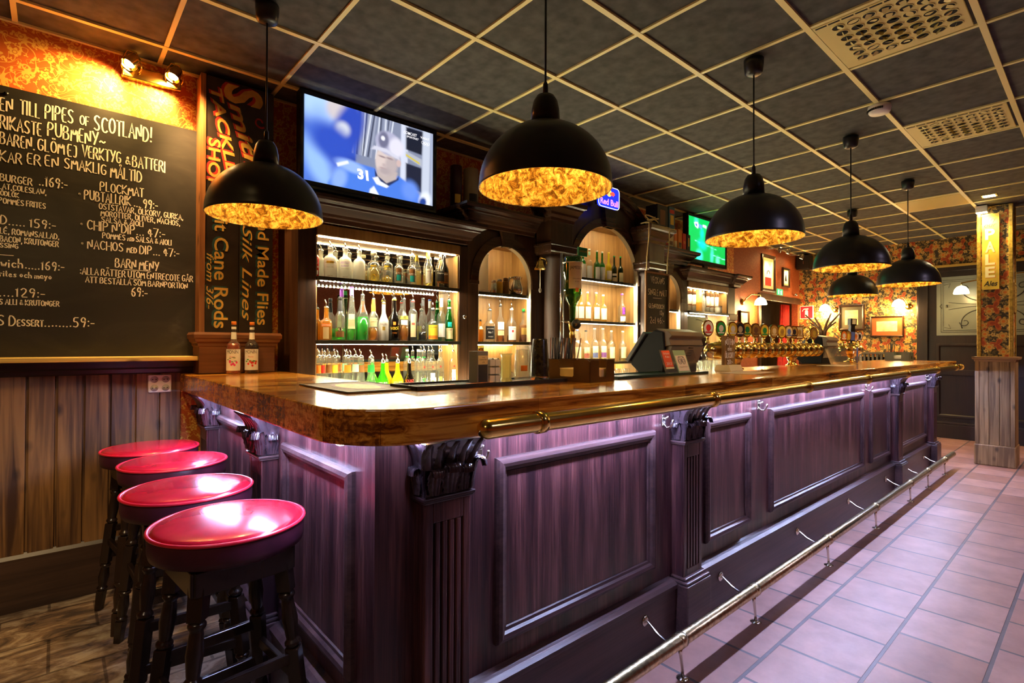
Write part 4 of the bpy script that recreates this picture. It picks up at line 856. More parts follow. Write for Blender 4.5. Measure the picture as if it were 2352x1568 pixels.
def arch_panel(b, x0, x1, z0, z1, cx, zc, r, yf, yb, outer=None, n=28, crown=0):
    """front with an arched opening down to z0; outer None = rectangle, else (radius, zc) arch"""
    def ring(a): return (cx + r * math.cos(a), zc + r * math.sin(a))
    def outp(a):
        if outer: return (cx + outer[0] * math.cos(a), outer[1] + outer[0] * math.sin(a))
        c, s_ = math.cos(a), math.sin(a); hw = (x1 - cx) if c > 0 else (cx - x0); k = min(hw / abs(c) if abs(c) > 1e-6 else 9e9, (z1 - zc) / s_ if s_ > 1e-6 else 9e9)
        return (cx + c * k, zc + s_ * k)
    A = sorted(set([PI * k / n for k in range(n + 1)] + ([] if outer else [math.atan2(z1 - zc, x1 - cx), math.atan2(z1 - zc, x0 - cx)])))
    for p, q in zip(A[:-1], A[1:]):
        i0, i1, o0, o1 = ring(p), ring(q), outp(p), outp(q)
        b.quad((i0[0], yf, i0[1]), (i1[0], yf, i1[1]), (o1[0], yf, o1[1]), (o0[0], yf, o0[1]))
        b.quad((i1[0], yf, i1[1]), (i0[0], yf, i0[1]), (i0[0], yb, i0[1]), (i1[0], yb, i1[1]))
        b.quad((o0[0], yf, o0[1]), (o1[0], yf, o1[1]), (o1[0], yb, o1[1]), (o0[0], yb, o0[1]))
        b.quad((o0[0], yb, o0[1]), (o1[0], yb, o1[1]), (i1[0], yb, i1[1]), (i0[0], yb, i0[1]))
    b.box(x0, yf, z0, cx - r, yb, zc); b.box(cx + r, yf, z0, x1, yb, zc)
def arch_band(b, cx, zc, r0, r1, yf, yb, zdown, n=32):
    """raised flat band round the arch"""
    pts = [(cx - r1, zdown)] + [(cx - r1 * math.cos(PI * k / n), zc + r1 * math.sin(PI * k / n)) for k in range(n + 1)] + [(cx + r1, zdown)]
    ins = [(cx - r0, zdown)] + [(cx - r0 * math.cos(PI * k / n), zc + r0 * math.sin(PI * k / n)) for k in range(n + 1)] + [(cx + r0, zdown)]
    for k in range(len(pts) - 1):
        a, c, d, e = pts[k], pts[k + 1], ins[k + 1], ins[k]
        b.quad((e[0], yf, e[1]), (d[0], yf, d[1]), (c[0], yf, c[1]), (a[0], yf, a[1]))
        b.quad((a[0], yf, a[1]), (c[0], yf, c[1]), (c[0], yb, c[1]), (a[0], yb, a[1])); b.quad((d[0], yf, d[1]), (e[0], yf, e[1]), (e[0], yb, e[1]), (d[0], yb, d[1]))
def keystone(b, cx, z0, z1, yf, yb, w0=.045, w1=.075):
    b.prism([(cx - w0, z0), (cx + w0, z0), (cx + w1, z1), (cx - w1, z1)], lambda x, z: (x, yf, z), lambda x, z: (x, yb, z))
M_ARCHL = plain('pale_arch_reveal', (.50, .40, .26), .5)
def unit_arch(name, lab, x0, x1, cx, zc, r, ztop, i0, i1, shelves, cpath=None, outer=None, yfr=YF, led_in=None):
    un = thing(name, lab, 'shelf unit', (cx, .05, 1.0))
    b = MB(); arch_panel(b, x0, x1, 1.002, ztop, cx, zc, r, yfr, yfr + .024, outer); part('arched_front', b, M_BACK, un)
    b = MB(); arch_band(b, cx, zc, r + .002, r + .075, yfr - .010, yfr, zc - .02); b.box(cx - r - .085, yfr - .014, zc - .045, cx - r - .0, yfr, zc - .02).box(cx + r, yfr - .014, zc - .045, cx + r + .085, yfr, zc - .02); part('arch_moulding', b, M_BACKX, un)
    b = MB(); n = 28
    for k in range(n):
        p, q = PI * k / n, PI * (k + 1) / n; f = lambda a, y, rr=r - .001: (cx + rr * math.cos(a), y, zc + rr * math.sin(a))
        b.quad(f(q, yfr + .002), f(p, yfr + .002), f(p, yfr + .05), f(q, yfr + .05)); b.quad(f(q, yfr + .001), f(p, yfr + .001), f(p, yfr + .001, r - .012), f(q, yfr + .001, r - .012)) if False else None
    for sx in (-1, 1): b.box(cx + sx * (r - .006), yfr + .002, 1.36, cx + sx * r, yfr + .05, zc)
    part('reveal', b, M_ARCHL, un)
    b = MB(); keystone(b, cx, zc + r - .012, zc + r + .125, yfr - .030, yfr + .012); part('keystone', b, M_BACKX, un)
    zi = (zc + r + .03)
    b = MB().box(i0, yfr + .026, 1.002, i0 + .01, .19, zi).box(i1 - .01, yfr + .026, 1.002, i1, .19, zi).box(i0, .18, 1.002, i1, .19, zi).box(i0, yfr + .026, zi, i1, .19, zi + .01); part('lining', b, M_OAKIN, un)
    if shelves:
        part('mirror', MB().box(i0 + .012, .170, 1.02, i0 + (i1 - i0) * .52, .179, shelves[-1][0] - .03), M_MIRR, un)
    for z, led in shelves: shelf(un, i0 + .011, i1 - .011, yfr + .027, .169, z, led)
    bb, dd = MB(), MB(); leds(bb, dd, i0 + .05, i1 - .05, yfr + .03, zi); part('led_strip', bb, M_LEDFILL, un, 'added warm glowing strip hidden at the back under the shelf')  # added strip to brighten the upper niche; no real fitting here
    if cpath: part('cornice', MB().sweep(cpath, corn(ztop - .006)), M_BACKX, un); part('top_board', MB().box(x0, yfr, ztop + .125, x1, YW - .003, ztop + .142), M_BACKX, un)
    part('cheek', MB().box(x0, yfr + .024, 1.002, x0 + .015, YW - .003, ztop).box(x1 - .015, yfr + .024, 1.002, x1, YW - .003, ztop), M_BACK, un)
    return un
ua = unit_arch('arched_shelf_unit', 'dark wood arched niche unit with canisters, white jug and whisky bottles', 1.932, 2.665, 2.318, 1.85, .284, 2.248, 1.955, 2.655, [(1.754, True), (1.359, False)],
               [(1.932, YW - .003), (1.932, YF - .03), (2.60, YF - .03)])
uc = unit_arch('arched_shelf_unit', 'tall central arched shelf unit of malt whiskies between two projecting pilasters', 2.668, 4.345, 3.63, 1.995, .497, 2.35, 3.10, 4.16, [(1.975, True), (1.567, True), (1.172, False)], None, (.735, 2.08))
b = MB(); arch_band(b, 3.63, 2.08, .665, .745, YF - .045, YF + .03, 2.10); arch_band(b, 3.63, 2.08, .715, .765, YF - .075, YF + .03, 2.10); part('pediment_moulding', b, M_BACKX, uc)
b = MB(); keystone(b, 3.63, 2.48, 2.74, YF - .04, YF + .012, .07, .11); part('pediment_keystone', b, M_BACKX, uc)
def pil(x0, x1, dent):
    p = part('pilaster', MB().box(x0, -.30, 2.19, x1, YF - .003, 2.40), M_BACK, uc, bev=.004)
    part('pilaster_cornice', MB().sweep([(x0, YF - .003), (x0, -.30), (x1, -.30), (x1, YF - .003)], [(0, 2.37), (.006, 2.375), (.01, 2.40), (.03, 2.42), (.034, 2.44), (.06, 2.475), (.064, 2.49), (.085, 2.50), (.09, 2.535), (0, 2.535), (-.08, 2.535)]), M_BACKX, p)
    part('pilaster_band', MB().sweep([(x0, YF - .003), (x0, -.30), (x1, -.30), (x1, YF - .003)], [(-.08, 2.10), (.0, 2.10), (.004, 2.11), (.018, 2.12), (.022, 2.165), (.03, 2.17), (.03, 2.185), (0, 2.195), (-.08, 2.195)]), M_BACKX, p)
    part('column_shaft', MB().lathe([(.10, 1.002), (.10, 1.05), (.085, 1.06), (.083, 2.05), (.10, 2.06), (.10, 2.10)], ((x0 + x1) / 2, -.205, 0), 32), M_BACKM, p)
    return p
pil(2.655, 2.925, 0); pil(4.06, 4.335, 0)
ud = unit_arch('arched_shelf_unit', 'narrow dark arched unit half hidden behind the hanging chalkboard', 4.348, 5.018, 4.69, 1.87, .262, 2.255, 4.365, 5.0, [(1.744, True), (1.359, False)], [(4.36, YF - .03), (5.018, YF - .03), (5.018, YW - .003)])
# ---------------------------------------------------------------- bottles
def pf(*a): return list(a)
SHAPE = {  # (z fraction, radius fraction); last = mouth
    'absolut': pf((0, .93), (.02, 1), (.60, 1), (.66, .95), (.71, .78), (.745, .50), (.77, .40), (.80, .37), (.93, .37), (.935, .42), (1, .42)),
    'whisky': pf((0, .93), (.015, 1), (.55, 1), (.60, .96), (.65, .78), (.70, .50), (.75, .38), (.80, .34), (1, .33)),
    'malt': pf((0, .93), (.015, 1), (.54, 1), (.585, .95), (.63, .72), (.67, .46), (.71, .36), (.78, .37), (.86, .33), (1, .32)),
    'rum': pf((0, .93), (.015, 1), (.50, 1), (.58, .92), (.66, .68), (.74, .46), (.80, .38), (1, .36)),
    'tall': pf((0, .95), (.015, 1), (.30, .98), (.50, .82), (.68, .62), (.80, .48), (.84, .42), (1, .40)),
    'green': pf((0, .95), (.015, 1), (.52, 1), (.60, .88), (.70, .58), (.78, .38), (.84, .34), (1, .32)),
    'malibu': pf((0, .90), (.02, .98), (.45, 1), (.55, .92), (.66, .60), (.74, .42), (.82, .38), (1, .37)),
    'wine': pf((0, .95), (.015, 1), (.42, 1), (.55, .90), (.68, .62), (.80, .42), (.90, .37), (1, .36)),
    'slim': pf((0, .95), (.015, 1), (.68, 1), (.74, .94), (.79, .66), (.83, .44), (.88, .40), (1, .38)),
    'squat': pf((0, .93), (.02, 1), (.50, 1), (.575, .96), (.63, .74), (.66, .50), (.70, .42), (.76, .40), (1, .38)),
    'bols': pf((0, 1.75), (.012, 1.85), (.10, 1.80), (.30, 1.5), (.50, 1.18), (.62, 1.05), (.85, .98), (.95, .90), (1, .80)),
    'sourz': pf((0, .93), (.02, 1), (.30, 1), (.42, .93), (.54, .70), (.64, .46), (.76, .36), (.88, .32), (1, .30))}
G_CLEAR = glass('clear_glass', (.93, .95, .92), .05, .05, (.95, .95, .90)); G_FROST = glass('frosted_glass', (.95, .96, .93), .25, .85, (.93, .94, .88))
G_GREEN = glass('green_glass', (.08, .55, .10), .05, .15, (.02, .30, .03)); G_DGREEN = glass('dark_green_glass', (.10, .22, .09), .05, .3, (.015, .05, .012)); G_DARK = glass('dark_glass', (.10, .07, .05), .05, .6, (.012, .009, .008))
G_RED = glass('red_frosted_glass', (.8, .06, .05), .2, .75, (.62, .02, .015)); G_AMBER = glass('amber_spirit', (.90, .50, .12), .05, .35, (.85, .40, .05)); G_PALE = glass('pale_spirit', (.95, .82, .42), .05, .2, (.9, .7, .25)); G_LIME = glass('lime_liqueur', (.30, .90, .12), .05, .45, (.10, .62, .03))
G_YEL = glass('yellow_liqueur', (.95, .88, .15), .05, .6, (.92, .80, .03)); G_WHITE = glass('white_bottle', (.9, .9, .85), .15, .95, (.86, .82, .74)); G_MAG = glass('magenta_liqueur', (.85, .08, .2), .05, .8, (.75, .03, .12)); G_EMER = glass('emerald_liqueur', (.05, .80, .10), .05, .7, (.01, .52, .03)); G_TEAL = glass('teal_liqueur', (.3, .8, .65), .05, .5, (.2, .7, .55))
LM = {}
def lm(name, c, r=.5):
    if name not in LM: LM[name] = plain(name, c, r)
    return LM[name]
P_WHITE = lm('label_white', (.85, .83, .76)); P_CREAM = lm('label_cream', (.78, .66, .36)); P_YEL = lm('label_yellow', (.86, .62, .04)); P_BLACK = lm('label_black', (.015, .014, .014)); P_RED = lm('label_red', (.65, .03, .02)); P_ORANGE = lm('label_orange', (.80, .22, .015)); P_TEAL = lm('label_teal', (.01, .50, .50)); P_PURP = lm('label_purple', (.35, .06, .62)); P_BLUE = lm('label_blue', (.10, .16, .55)); P_BROWN = lm('label_brown', (.22, .09, .02)); P_GREEN = lm('label_green', (.02, .34, .06)); P_GOLD = plain('label_gold', (.70, .45, .10), .3, .6); P_MINT = lm('label_mint', (.35, .70, .50)); P_PINK = lm('label_pink', (.80, .06, .25))
def wrap(rad, ang, cx=0, cy=0):
    """a (metres round the bottle from the front), c (height) -> point on the glass"""
    return lambda a, c: (cx + rad * math.sin(a / rad + ang), cy - rad * math.cos(a / rad + ang), c)
def bottle(kind, x, y, z, H, R, mat, label, shape, cap=None, lab=None, txts=(), level=None, liq=None, group=None, pour=True, ang=-.42, category='bottle', sides=24, name='bottle'):
    """H = glass height to the mouth; lab: list of (material, z0, z1, half angle); txts: (text, material, z, size)"""
    t = thing(name, label, category, (x, y, z), group)
    prof = [(r * R, f * H) for f, r in SHAPE[shape]]
    def W(b): b.xf = Matrix.Translation((x, y, z)); return b
    if mat is not None and level:
        part('glass', W(MB()).lathe(prof, n=sides, capt=False), mat, t)
        lz = level * H; lp_ = []
        for i, (r, zz) in enumerate(prof):
            if zz < lz: lp_.append((r * .93, max(.004, zz)))
            else:
                r0, z0 = prof[i - 1]; k = (lz - z0) / max(1e-6, zz - z0); lp_.append(((r0 + (r - r0) * k) * .93, lz)); break
        part('liquid', W(MB()).lathe(lp_, n=sides), liq, t)
    else: part('glass', W(MB()).lathe(prof, n=sides, capt=False), mat, t)
    rm = prof[-1][0]
    def rad(zf):
        zz = zf * H
        for (r0, z0), (r1, z1) in zip(prof[:-1], prof[1:]):
            if z0 <= zz <= z1: return r0 + (r1 - r0) * (zz - z0) / max(1e-6, z1 - z0)
        return R
    for lmat, z0, z1, ha in (lab or ()):
        lb = W(MB()); r0 = rad(z0) + .0006; r1 = rad(z1) + .0006
        lb.grid(lambda u, v: ((r0 + (r1 - r0) * v) * math.sin(ang + (u * 2 - 1) * ha), -(r0 + (r1 - r0) * v) * math.cos(ang + (u * 2 - 1) * ha), (z0 + (z1 - z0) * v) * H), 14, 1)
        part('label', lb, lmat, t)
    for tx, tmat, zf, size in txts:
        r0 = max(rad(zf), rad(min(1, zf + size / H))) + .0014; tb = W(MB()); wd = min(r0 * 1.75, size * .62 * len(tx))
        put_text(tb, tx, wrap(r0, ang), -wd / 2, wd / 2, zf * H, size); part('lettering', tb, tmat, t)
    if cap:
        cm, ch = cap
        part('cap', W(MB()).lathe([(rm * 1.12, H - .002), (rm * 1.12, H + ch - .003), (rm * 1.0, H + ch)], n=18), cm, t)
    if pour:
        dx = random.uniform(-.004, .004); top = H + (cap[1] if cap else 0)
        part('pourer', W(MB()).lathe([(rm * .95, top - .004), (rm * 1.1, top + .002), (rm * .9, top + .008), (.006, top + .014)], n=14).tube([(0, 0, top + .012), (dx * .3, 0, top + .03), (dx - .008, -.003, top + .052)], [.0045, .0040, .0034], 8), M_STEEL, t)
    return t
GR_T = 'spirit bottles on the top shelf of the wide unit'; GR_M = 'liqueur bottles on the middle shelf of the wide unit'; GR_L = 'pourer bottles on the low counter of the wide unit'
def place(rows, z, y, spec, group):
    for (typ, x, h, r), sp in zip(rows, spec):
        sp = dict(sp); lab_ = sp.pop('d')
        if y > -.05:                                   # the niches are deeper: stand these bottles farther back
            x = -.442 + (x + .442) * (3.348 + y + .055) / (3.348 + y); h *= 1.016
        bottle(typ, x, y + (.055 if y > -.05 else 0), z, h, r, sp.pop('g'), lab_, sp.pop('s'), group=group, **sp)
place(TOPROW, 1.754, -.06, [
    dict(g=G_RED, s='absolut', d='frosted red vodka bottle at the far left end of the top shelf', lab=[(P_WHITE, .08, .22, .8)], txts=[('ABSOLUT', P_WHITE, .52, .016), ('ABSOLUT', P_WHITE, .42, .014), ('RASPBERRI', P_WHITE, .30, .012)]),
    dict(g=G_FROST, s='absolut', d='frosted vodka bottle with a yellow oval, second on the top shelf', lab=[(P_YEL, .47, .55, .6)], txts=[('Country of Sweden', P_BLACK, .485, .007), ('Citron vodka', P_BROWN, .34, .006), ('Imported', P_BROWN, .06, .006)]),
    dict(g=G_FROST, s='absolut', d='frosted vodka bottle with purple lettering, third on the top shelf', txts=[('ABSOLUT', P_PURP, .50, .015), ('KURANT', P_PURP, .40, .013), ('Country of Sweden', P_BROWN, .33, .005), ('Imported', P_BROWN, .06, .006)]),
    dict(g=G_FROST, s='absolut', d='plain white frosted vodka bottle beside the purple lettered one', txts=[('ABSOLUT', P_WHITE, .50, .014)]),
    dict(g=G_CLEAR, s='absolut', d='clear vodka bottle with yellow print and a cream screw cap', pour=False, cap=(lm('cream_cap', (.75, .70, .50)), .018), lab=[(P_YEL, .54, .60, .5)], txts=[('ABSOLUT', P_YEL, .45, .013), ('O', P_YEL, .04, .045)], level=.5, liq=G_PALE),
    dict(g=G_CLEAR, s='absolut', d='clear vodka bottle with yellow print and a steel pourer', lab=[(P_YEL, .54, .60, .5)], txts=[('ABSOLUT', P_YEL, .45, .013), ('O', P_YEL, .04, .045)], level=.2, liq=G_PALE)], GR_T)
place(TOPROW2, 1.754, -.06, [
    dict(g=G_CLEAR, s='squat', d='square shouldered tequila bottle with teal label and white cap', pour=False, cap=(P_WHITE, .020), lab=[(P_BROWN, .10, .56, .62), (P_TEAL, .12, .33, .44)], txts=[('OLMECA', P_WHITE, .35, .014)], sides=8),
    dict(g=G_CLEAR, s='squat', d='square shouldered tequila bottle with teal label and steel pourer', cap=(P_WHITE, .012), lab=[(P_BROWN, .10, .54, .62), (P_TEAL, .12, .32, .44)], txts=[('OLMECA', P_WHITE, .34, .014)], sides=8),
    dict(g=G_CLEAR, s='rum', d='golden rum bottle with white label and yellow neck band', cap=(P_YEL, .002), lab=[(P_WHITE, .10, .50, .6), (P_YEL, .80, .97, 2.8)], txts=[('Captain', P_BROWN, .42, .010)], level=.5, liq=G_PALE),
    dict(g=G_CLEAR, s='rum', d='clear rum bottle with dark pictorial label near the right shelf end', lab=[(P_BLACK, .14, .46, .8), (P_ORANGE, .14, .18, .8)], txts=[('Captain', P_WHITE, .39, .012)], cap=(P_BLACK, .003)),
    dict(g=G_DARK, s='rum', d='dark rum bottle last on the right of the top shelf', lab=[(P_BROWN, .14, .46, .8), (P_ORANGE, .14, .18, .8)], txts=[('Captain', P_WHITE, .39, .012)], cap=(P_BLACK, .003))], GR_T)
place(MIDROW, 1.359, -.06, [
    dict(g=G_DARK, s='wine', d='dark coffee liqueur bottle at the left end of the middle shelf', lab=[(P_YEL, .52, .60, .9), (P_CREAM, .38, .50, .7)]),
    dict(g=G_AMBER, s='squat', d='square amber orange-liqueur bottle, second on the middle shelf', sides=8, lab=[(P_ORANGE, .42, .52, .7), (P_CREAM, .04, .40, .45)], txts=[('COINTREAU', P_WHITE, .44, .010)]),
    dict(g=G_CLEAR, s='whisky', d='clear bottle with brown label numbered 43 and a black neck', pour=False, cap=(P_BLACK, .020), lab=[(P_BROWN, .08, .22, .95), (P_BLACK, .22, .32, .3), (P_BLACK, .72, .98, 3)], txts=[('43', P_CREAM, .23, .022)], level=.3, liq=G_LIME),
    dict(g=G_CLEAR, s='tall', d='tall tapered bottle of yellow-green liqueur with a purple top', pour=False, cap=(P_PURP, .006), lab=[(P_CREAM, .22, .50, .85), (P_PURP, .86, .99, 3)], txts=[('GALLIANO', P_BROWN, .37, .012)], level=.24, liq=G_LIME),
    dict(g=G_CLEAR, s='green', d='bright emerald green liqueur bottle on the middle shelf', level=.52, liq=G_EMER),
    dict(g=G_CLEAR, s='whisky', d='clear bottle with arched cream label and orange neck seal', cap=(P_ORANGE, .002), lab=[(P_CREAM, .34, .56, .75), (P_ORANGE, .72, .99, 3)], txts=[('SOUTHERN', P_BROWN, .50, .009), ('COMFORT', P_BROWN, .44, .010)], level=.32, liq=G_AMBER),
    dict(g=G_WHITE, s='malibu', d='opaque white coconut rum bottle with a palm print', cap=(P_BROWN, .006), lab=[(P_GOLD, .28, .38, .28)], txts=[('MALIBU', P_BROWN, .42, .014)])], GR_M)
MIDROW2[-1] = ('fernet', 1.805, .301, .0345)
place(MIDROW2, 1.359, -.06, [
    dict(g=G_DARK, s='malibu', d='black passion fruit liqueur bottle with an orange diamond mark', cap=(P_YEL, .008), lab=[(P_ORANGE, .38, .46, .25)], txts=[('PASSOÃ', P_YEL, .27, .020), ('PASSION', P_ORANGE, .18, .007)]),
    dict(g=G_CLEAR, s='malt', d='golden XO spirit bottle with an olive band in the middle of the shelf', lab=[(lm('label_olive', (.42, .36, .02)), .52, .60, 1.2), (P_WHITE, .38, .50, .8)], txts=[('XO', P_BLACK, .535, .016)], level=.4, liq=G_AMBER),
    dict(g=G_CLEAR, s='slim', d='clear straight bottle with a tall narrow white label', cap=(P_RED, .004), lab=[(P_CREAM, .10, .68, .6), (P_RED, .40, .46, .35)], level=.5, liq=G_DARK),
    dict(g=G_CLEAR, s='malibu', d='clear bottle with black capsule and dark liqueur left at the bottom', pour=False, cap=(P_BLACK, .012), lab=[(P_BLACK, .84, .99, 3)], level=.22, liq=G_DARK, txts=[('O', P_WHITE, .30, .02)]),
    dict(g=G_CLEAR, s='squat', d='yellow labelled cinnamon whisky bottle, shortest on the right half of the shelf', cap=(P_BLACK, .008), lab=[(P_YEL, .06, .52, 1.0), (P_ORANGE, .07, .18, 1.0)], txts=[('FIREBALL', P_BROWN, .42, .012)]),
    dict(g=G_CLEAR, s='whisky', d='clear bottle with grey label and a blue and white capsule', pour=False, cap=(P_BLUE, .010), lab=[(P_WHITE, .10, .42, .8), (P_WHITE, .82, .99, 3)], txts=[('RAMAZZOTTI', P_BLACK, .44, .009)]),
    dict(g=G_GREEN, s='wine', d='green wine-shaped bitter bottle at the right end of the middle shelf', cap=(lm('cap_green', (.02, .12, .04)), .012), lab=[(P_CREAM, .06, .33, .8), (P_TEAL, .36, .48, .45), (P_WHITE, .82, .86, 3)], txts=[('FERNET', P_BROWN, .27, .010)])], GR_M)
BB = [('orange', P_ORANGE), ('red', P_RED), ('brown', P_BROWN), ('yellow', P_YEL), ('deep orange', P_ORANGE), ('mint', P_MINT), ('dark brown', P_BROWN), ('green', P_GREEN)]
PLB = ['first from the left', 'second from the left', 'third from the left', 'fourth from the left', 'standing in the middle of the row', 'half behind its neighbour', 'next to the mint banded one', 'nearest the yellow and green liqueurs']
place(LOWROW[:8], 1.0, -.06, [dict(g=G_CLEAR, s='bols', d=f'conical liqueur bottle with {c} neck band, {w}', lab=[(m_, .60, .80, 2.6), (P_BLUE, .14, .27, 1.5)], txts=[('BOLS', P_WHITE, .165, .016)]) for (c, m_), w in zip(BB, PLB)], GR_L)
place(LOWROW[8:], 1.0, -.06, [
    dict(g=G_LIME, s='sourz', d='bulbous green sour liqueur bottle with a steel pourer', cap=(M_STEEL, .012), txts=[('SOURZ', P_WHITE, .28, .020)]),
    dict(g=G_YEL, s='sourz', d='bulbous yellow sour liqueur bottle with a steel pourer', cap=(M_STEEL, .012), txts=[('SOURZ', P_CREAM, .28, .020)]),
    dict(g=G_DARK, s='sourz', d='bulbous dark and magenta sour liqueur bottle beside the yellow one', cap=(M_STEEL, .012), lab=[(P_PINK, .04, .22, 1.1)], txts=[('SOURZ', P_RED, .33, .020)]),
    dict(g=G_CLEAR, s='slim', d='clear rum bottle with green collar and a white cap, leftmost of the rums', pour=False, cap=(P_WHITE, .016), lab=[(P_GREEN, .84, .87, 3)], txts=[('BACARDI', P_BLACK, .46, .010)]),
    dict(g=G_CLEAR, s='slim', d='clear apple rum bottle with green swirl and green collar', lab=[(P_GREEN, .84, .87, 3), (P_RED, .58, .63, .16)], txts=[('BACARDI', P_BLACK, .46, .010), ('APPLE', P_BLACK, .40, .010), ('S', P_GREEN, .16, .045)]),
    dict(g=G_CLEAR, s='slim', d='clear rum bottle with a red and green stripe print', lab=[(P_RED, .58, .63, .16), (P_GREEN, .12, .26, .3), (P_WHITE, .05, .45, .5)], txts=[('BACARDI', P_BLACK, .46, .010), ('V', P_RED, .16, .03)]),
    dict(g=G_CLEAR, s='slim', d='clear rum bottle with a yellow hatched print', lab=[(P_RED, .58, .63, .16), (P_YEL, .14, .34, .3)], txts=[('BACARDI', P_BLACK, .44, .010)]),
    dict(g=G_CLEAR, s='slim', d='clear razz rum bottle with red dots, last on the right', lab=[(P_RED, .58, .63, .16), (P_WHITE, .05, .52, .55)], txts=[('BACARDI', P_BLACK, .46, .010), ('RAZZ', P_BLACK, .40, .010), (':::', P_RED, .20, .04)])], GR_L)
GR_A = 'whisky bottles in the arched niche'
place(ARCHROW, 1.359, -.04, [
    dict(g=G_AMBER, s='whisky', d='amber spirit bottle at the left edge of the arched niche', pour=False, cap=(P_BLACK, .012), lab=[(P_CREAM, .6, .75, .8)]),
    dict(g=G_CLEAR, s='squat', d='square whiskey bottle with a black label in the arched niche', sides=8, cap=(P_BLACK, .004), lab=[(P_BLACK, .08, .50, 1.0)], txts=[("JACK DANIEL'S", P_WHITE, .40, .008), ('No 7', P_WHITE, .27, .016), ('WHISKEY', P_WHITE, .14, .010)]),
    dict(g=G_CLEAR, s='whisky', d='tall whisky bottle with white upper label and dark strip', cap=(P_BLACK, .010), lab=[(P_WHITE, .34, .56, .9), (P_CREAM, .18, .32, .9)], level=.5, liq=G_AMBER),
    dict(g=G_CLEAR, s='whisky', d='clear bourbon bottle with a white label and red seal', cap=(P_WHITE, .010), lab=[(P_WHITE, .06, .48, .95), (P_RED, .30, .37, .2)], txts=[('JIM BEAM', P_BLACK, .40, .010)], level=.2, liq=G_AMBER),
    dict(g=G_CLEAR, s='malt', d='amber bourbon bottle with gold label and green cap in the niche', pour=False, cap=(P_GREEN, .022), lab=[(P_GOLD, .24, .46, .8)], level=.55, liq=G_AMBER)], GR_A)
GR_S = 'malt whisky bottles on the central arched shelves'
place(MALT1, 1.975, -.03, [
    dict(g=G_GREEN, s='malt', d='green malt bottle with large white label, leftmost on the upper arch shelf', pour=False, cap=(P_WHITE, .012), lab=[(P_WHITE, .05, .50, 1.1)]),
    dict(g=G_CLEAR, s='malt', d='clear malt bottle with large white label on the upper arch shelf', pour=False, cap=(P_WHITE, .012), lab=[(P_WHITE, .05, .47, 1.1), (P_MINT, .84, .95, 3)]),
    dict(g=G_GREEN, s='malt', d='green malt bottle third on the upper arch shelf', pour=False, cap=(P_WHITE, .012), lab=[(P_WHITE, .05, .47, .9)]),
    dict(g=G_GREEN, s='malt', d='green malt bottle fourth on the upper arch shelf, slimmer white label', pour=False, cap=(P_WHITE, .014), lab=[(P_WHITE, .04, .50, 1.0)]),
    dict(g=G_YEL, s='malt', d='yellow-green malt bottle with yellow cap on the upper arch shelf', pour=False, cap=(P_YEL, .012), lab=[(P_WHITE, .10, .40, 1.1)]),
    dict(g=G_DGREEN, s='malt', d='dark malt bottle with banded label, second from right on the upper arch shelf', pour=False, cap=(P_GREEN, .012), lab=[(P_WHITE, .28, .36, 1.1), (P_CREAM, .06, .22, 1.1)]),
    dict(g=G_DGREEN, s='malt', d='dark green malt bottle, rightmost on the upper arch shelf', pour=False, cap=(P_GREEN, .012), lab=[(P_CREAM, .08, .42, .9)])], GR_S)
place(MALT2, 1.567, -.03, [dict(g=G_PALE, s='malt', d=f'pale gold malt bottle with bright white label, {w} on the middle arch shelf', pour=False, cap=(P_WHITE, .014), lab=[(P_WHITE, .10, .52, 1.0)]) for w in ('first', 'second', 'third', 'fourth', 'fifth')]
      + [dict(g=G_CLEAR, s='malt', d='lone clear malt bottle with a round purple label on the right', pour=False, cap=(P_PURP, .014), lab=[(P_PURP, .30, .55, .42), (P_WHITE, .06, .24, .9)], level=.15, liq=G_PALE)], GR_S)
place(MALT3, 1.172, -.03, [dict(g=G_CLEAR, s='malt', d=f'malt whisky bottle with {w} on the lowest arch shelf', pour=False, cap=(cm, .012), lab=[(P_CREAM, .10, .48, .85)] + ([(bm, .12, .28, .85)] if bm else []), level=.42, liq=G_PALE)
                           for w, cm, bm in (('blue cap', P_BLUE, None), ('dark cap and red print', P_BLACK, P_RED), ('blue band label', P_CREAM, P_BLUE), ('purple band label', P_CREAM, P_PURP), ('cream cap, amber whisky', P_CREAM, None), ('cream cap standing alone at the right', P_CREAM, None))], GR_S)
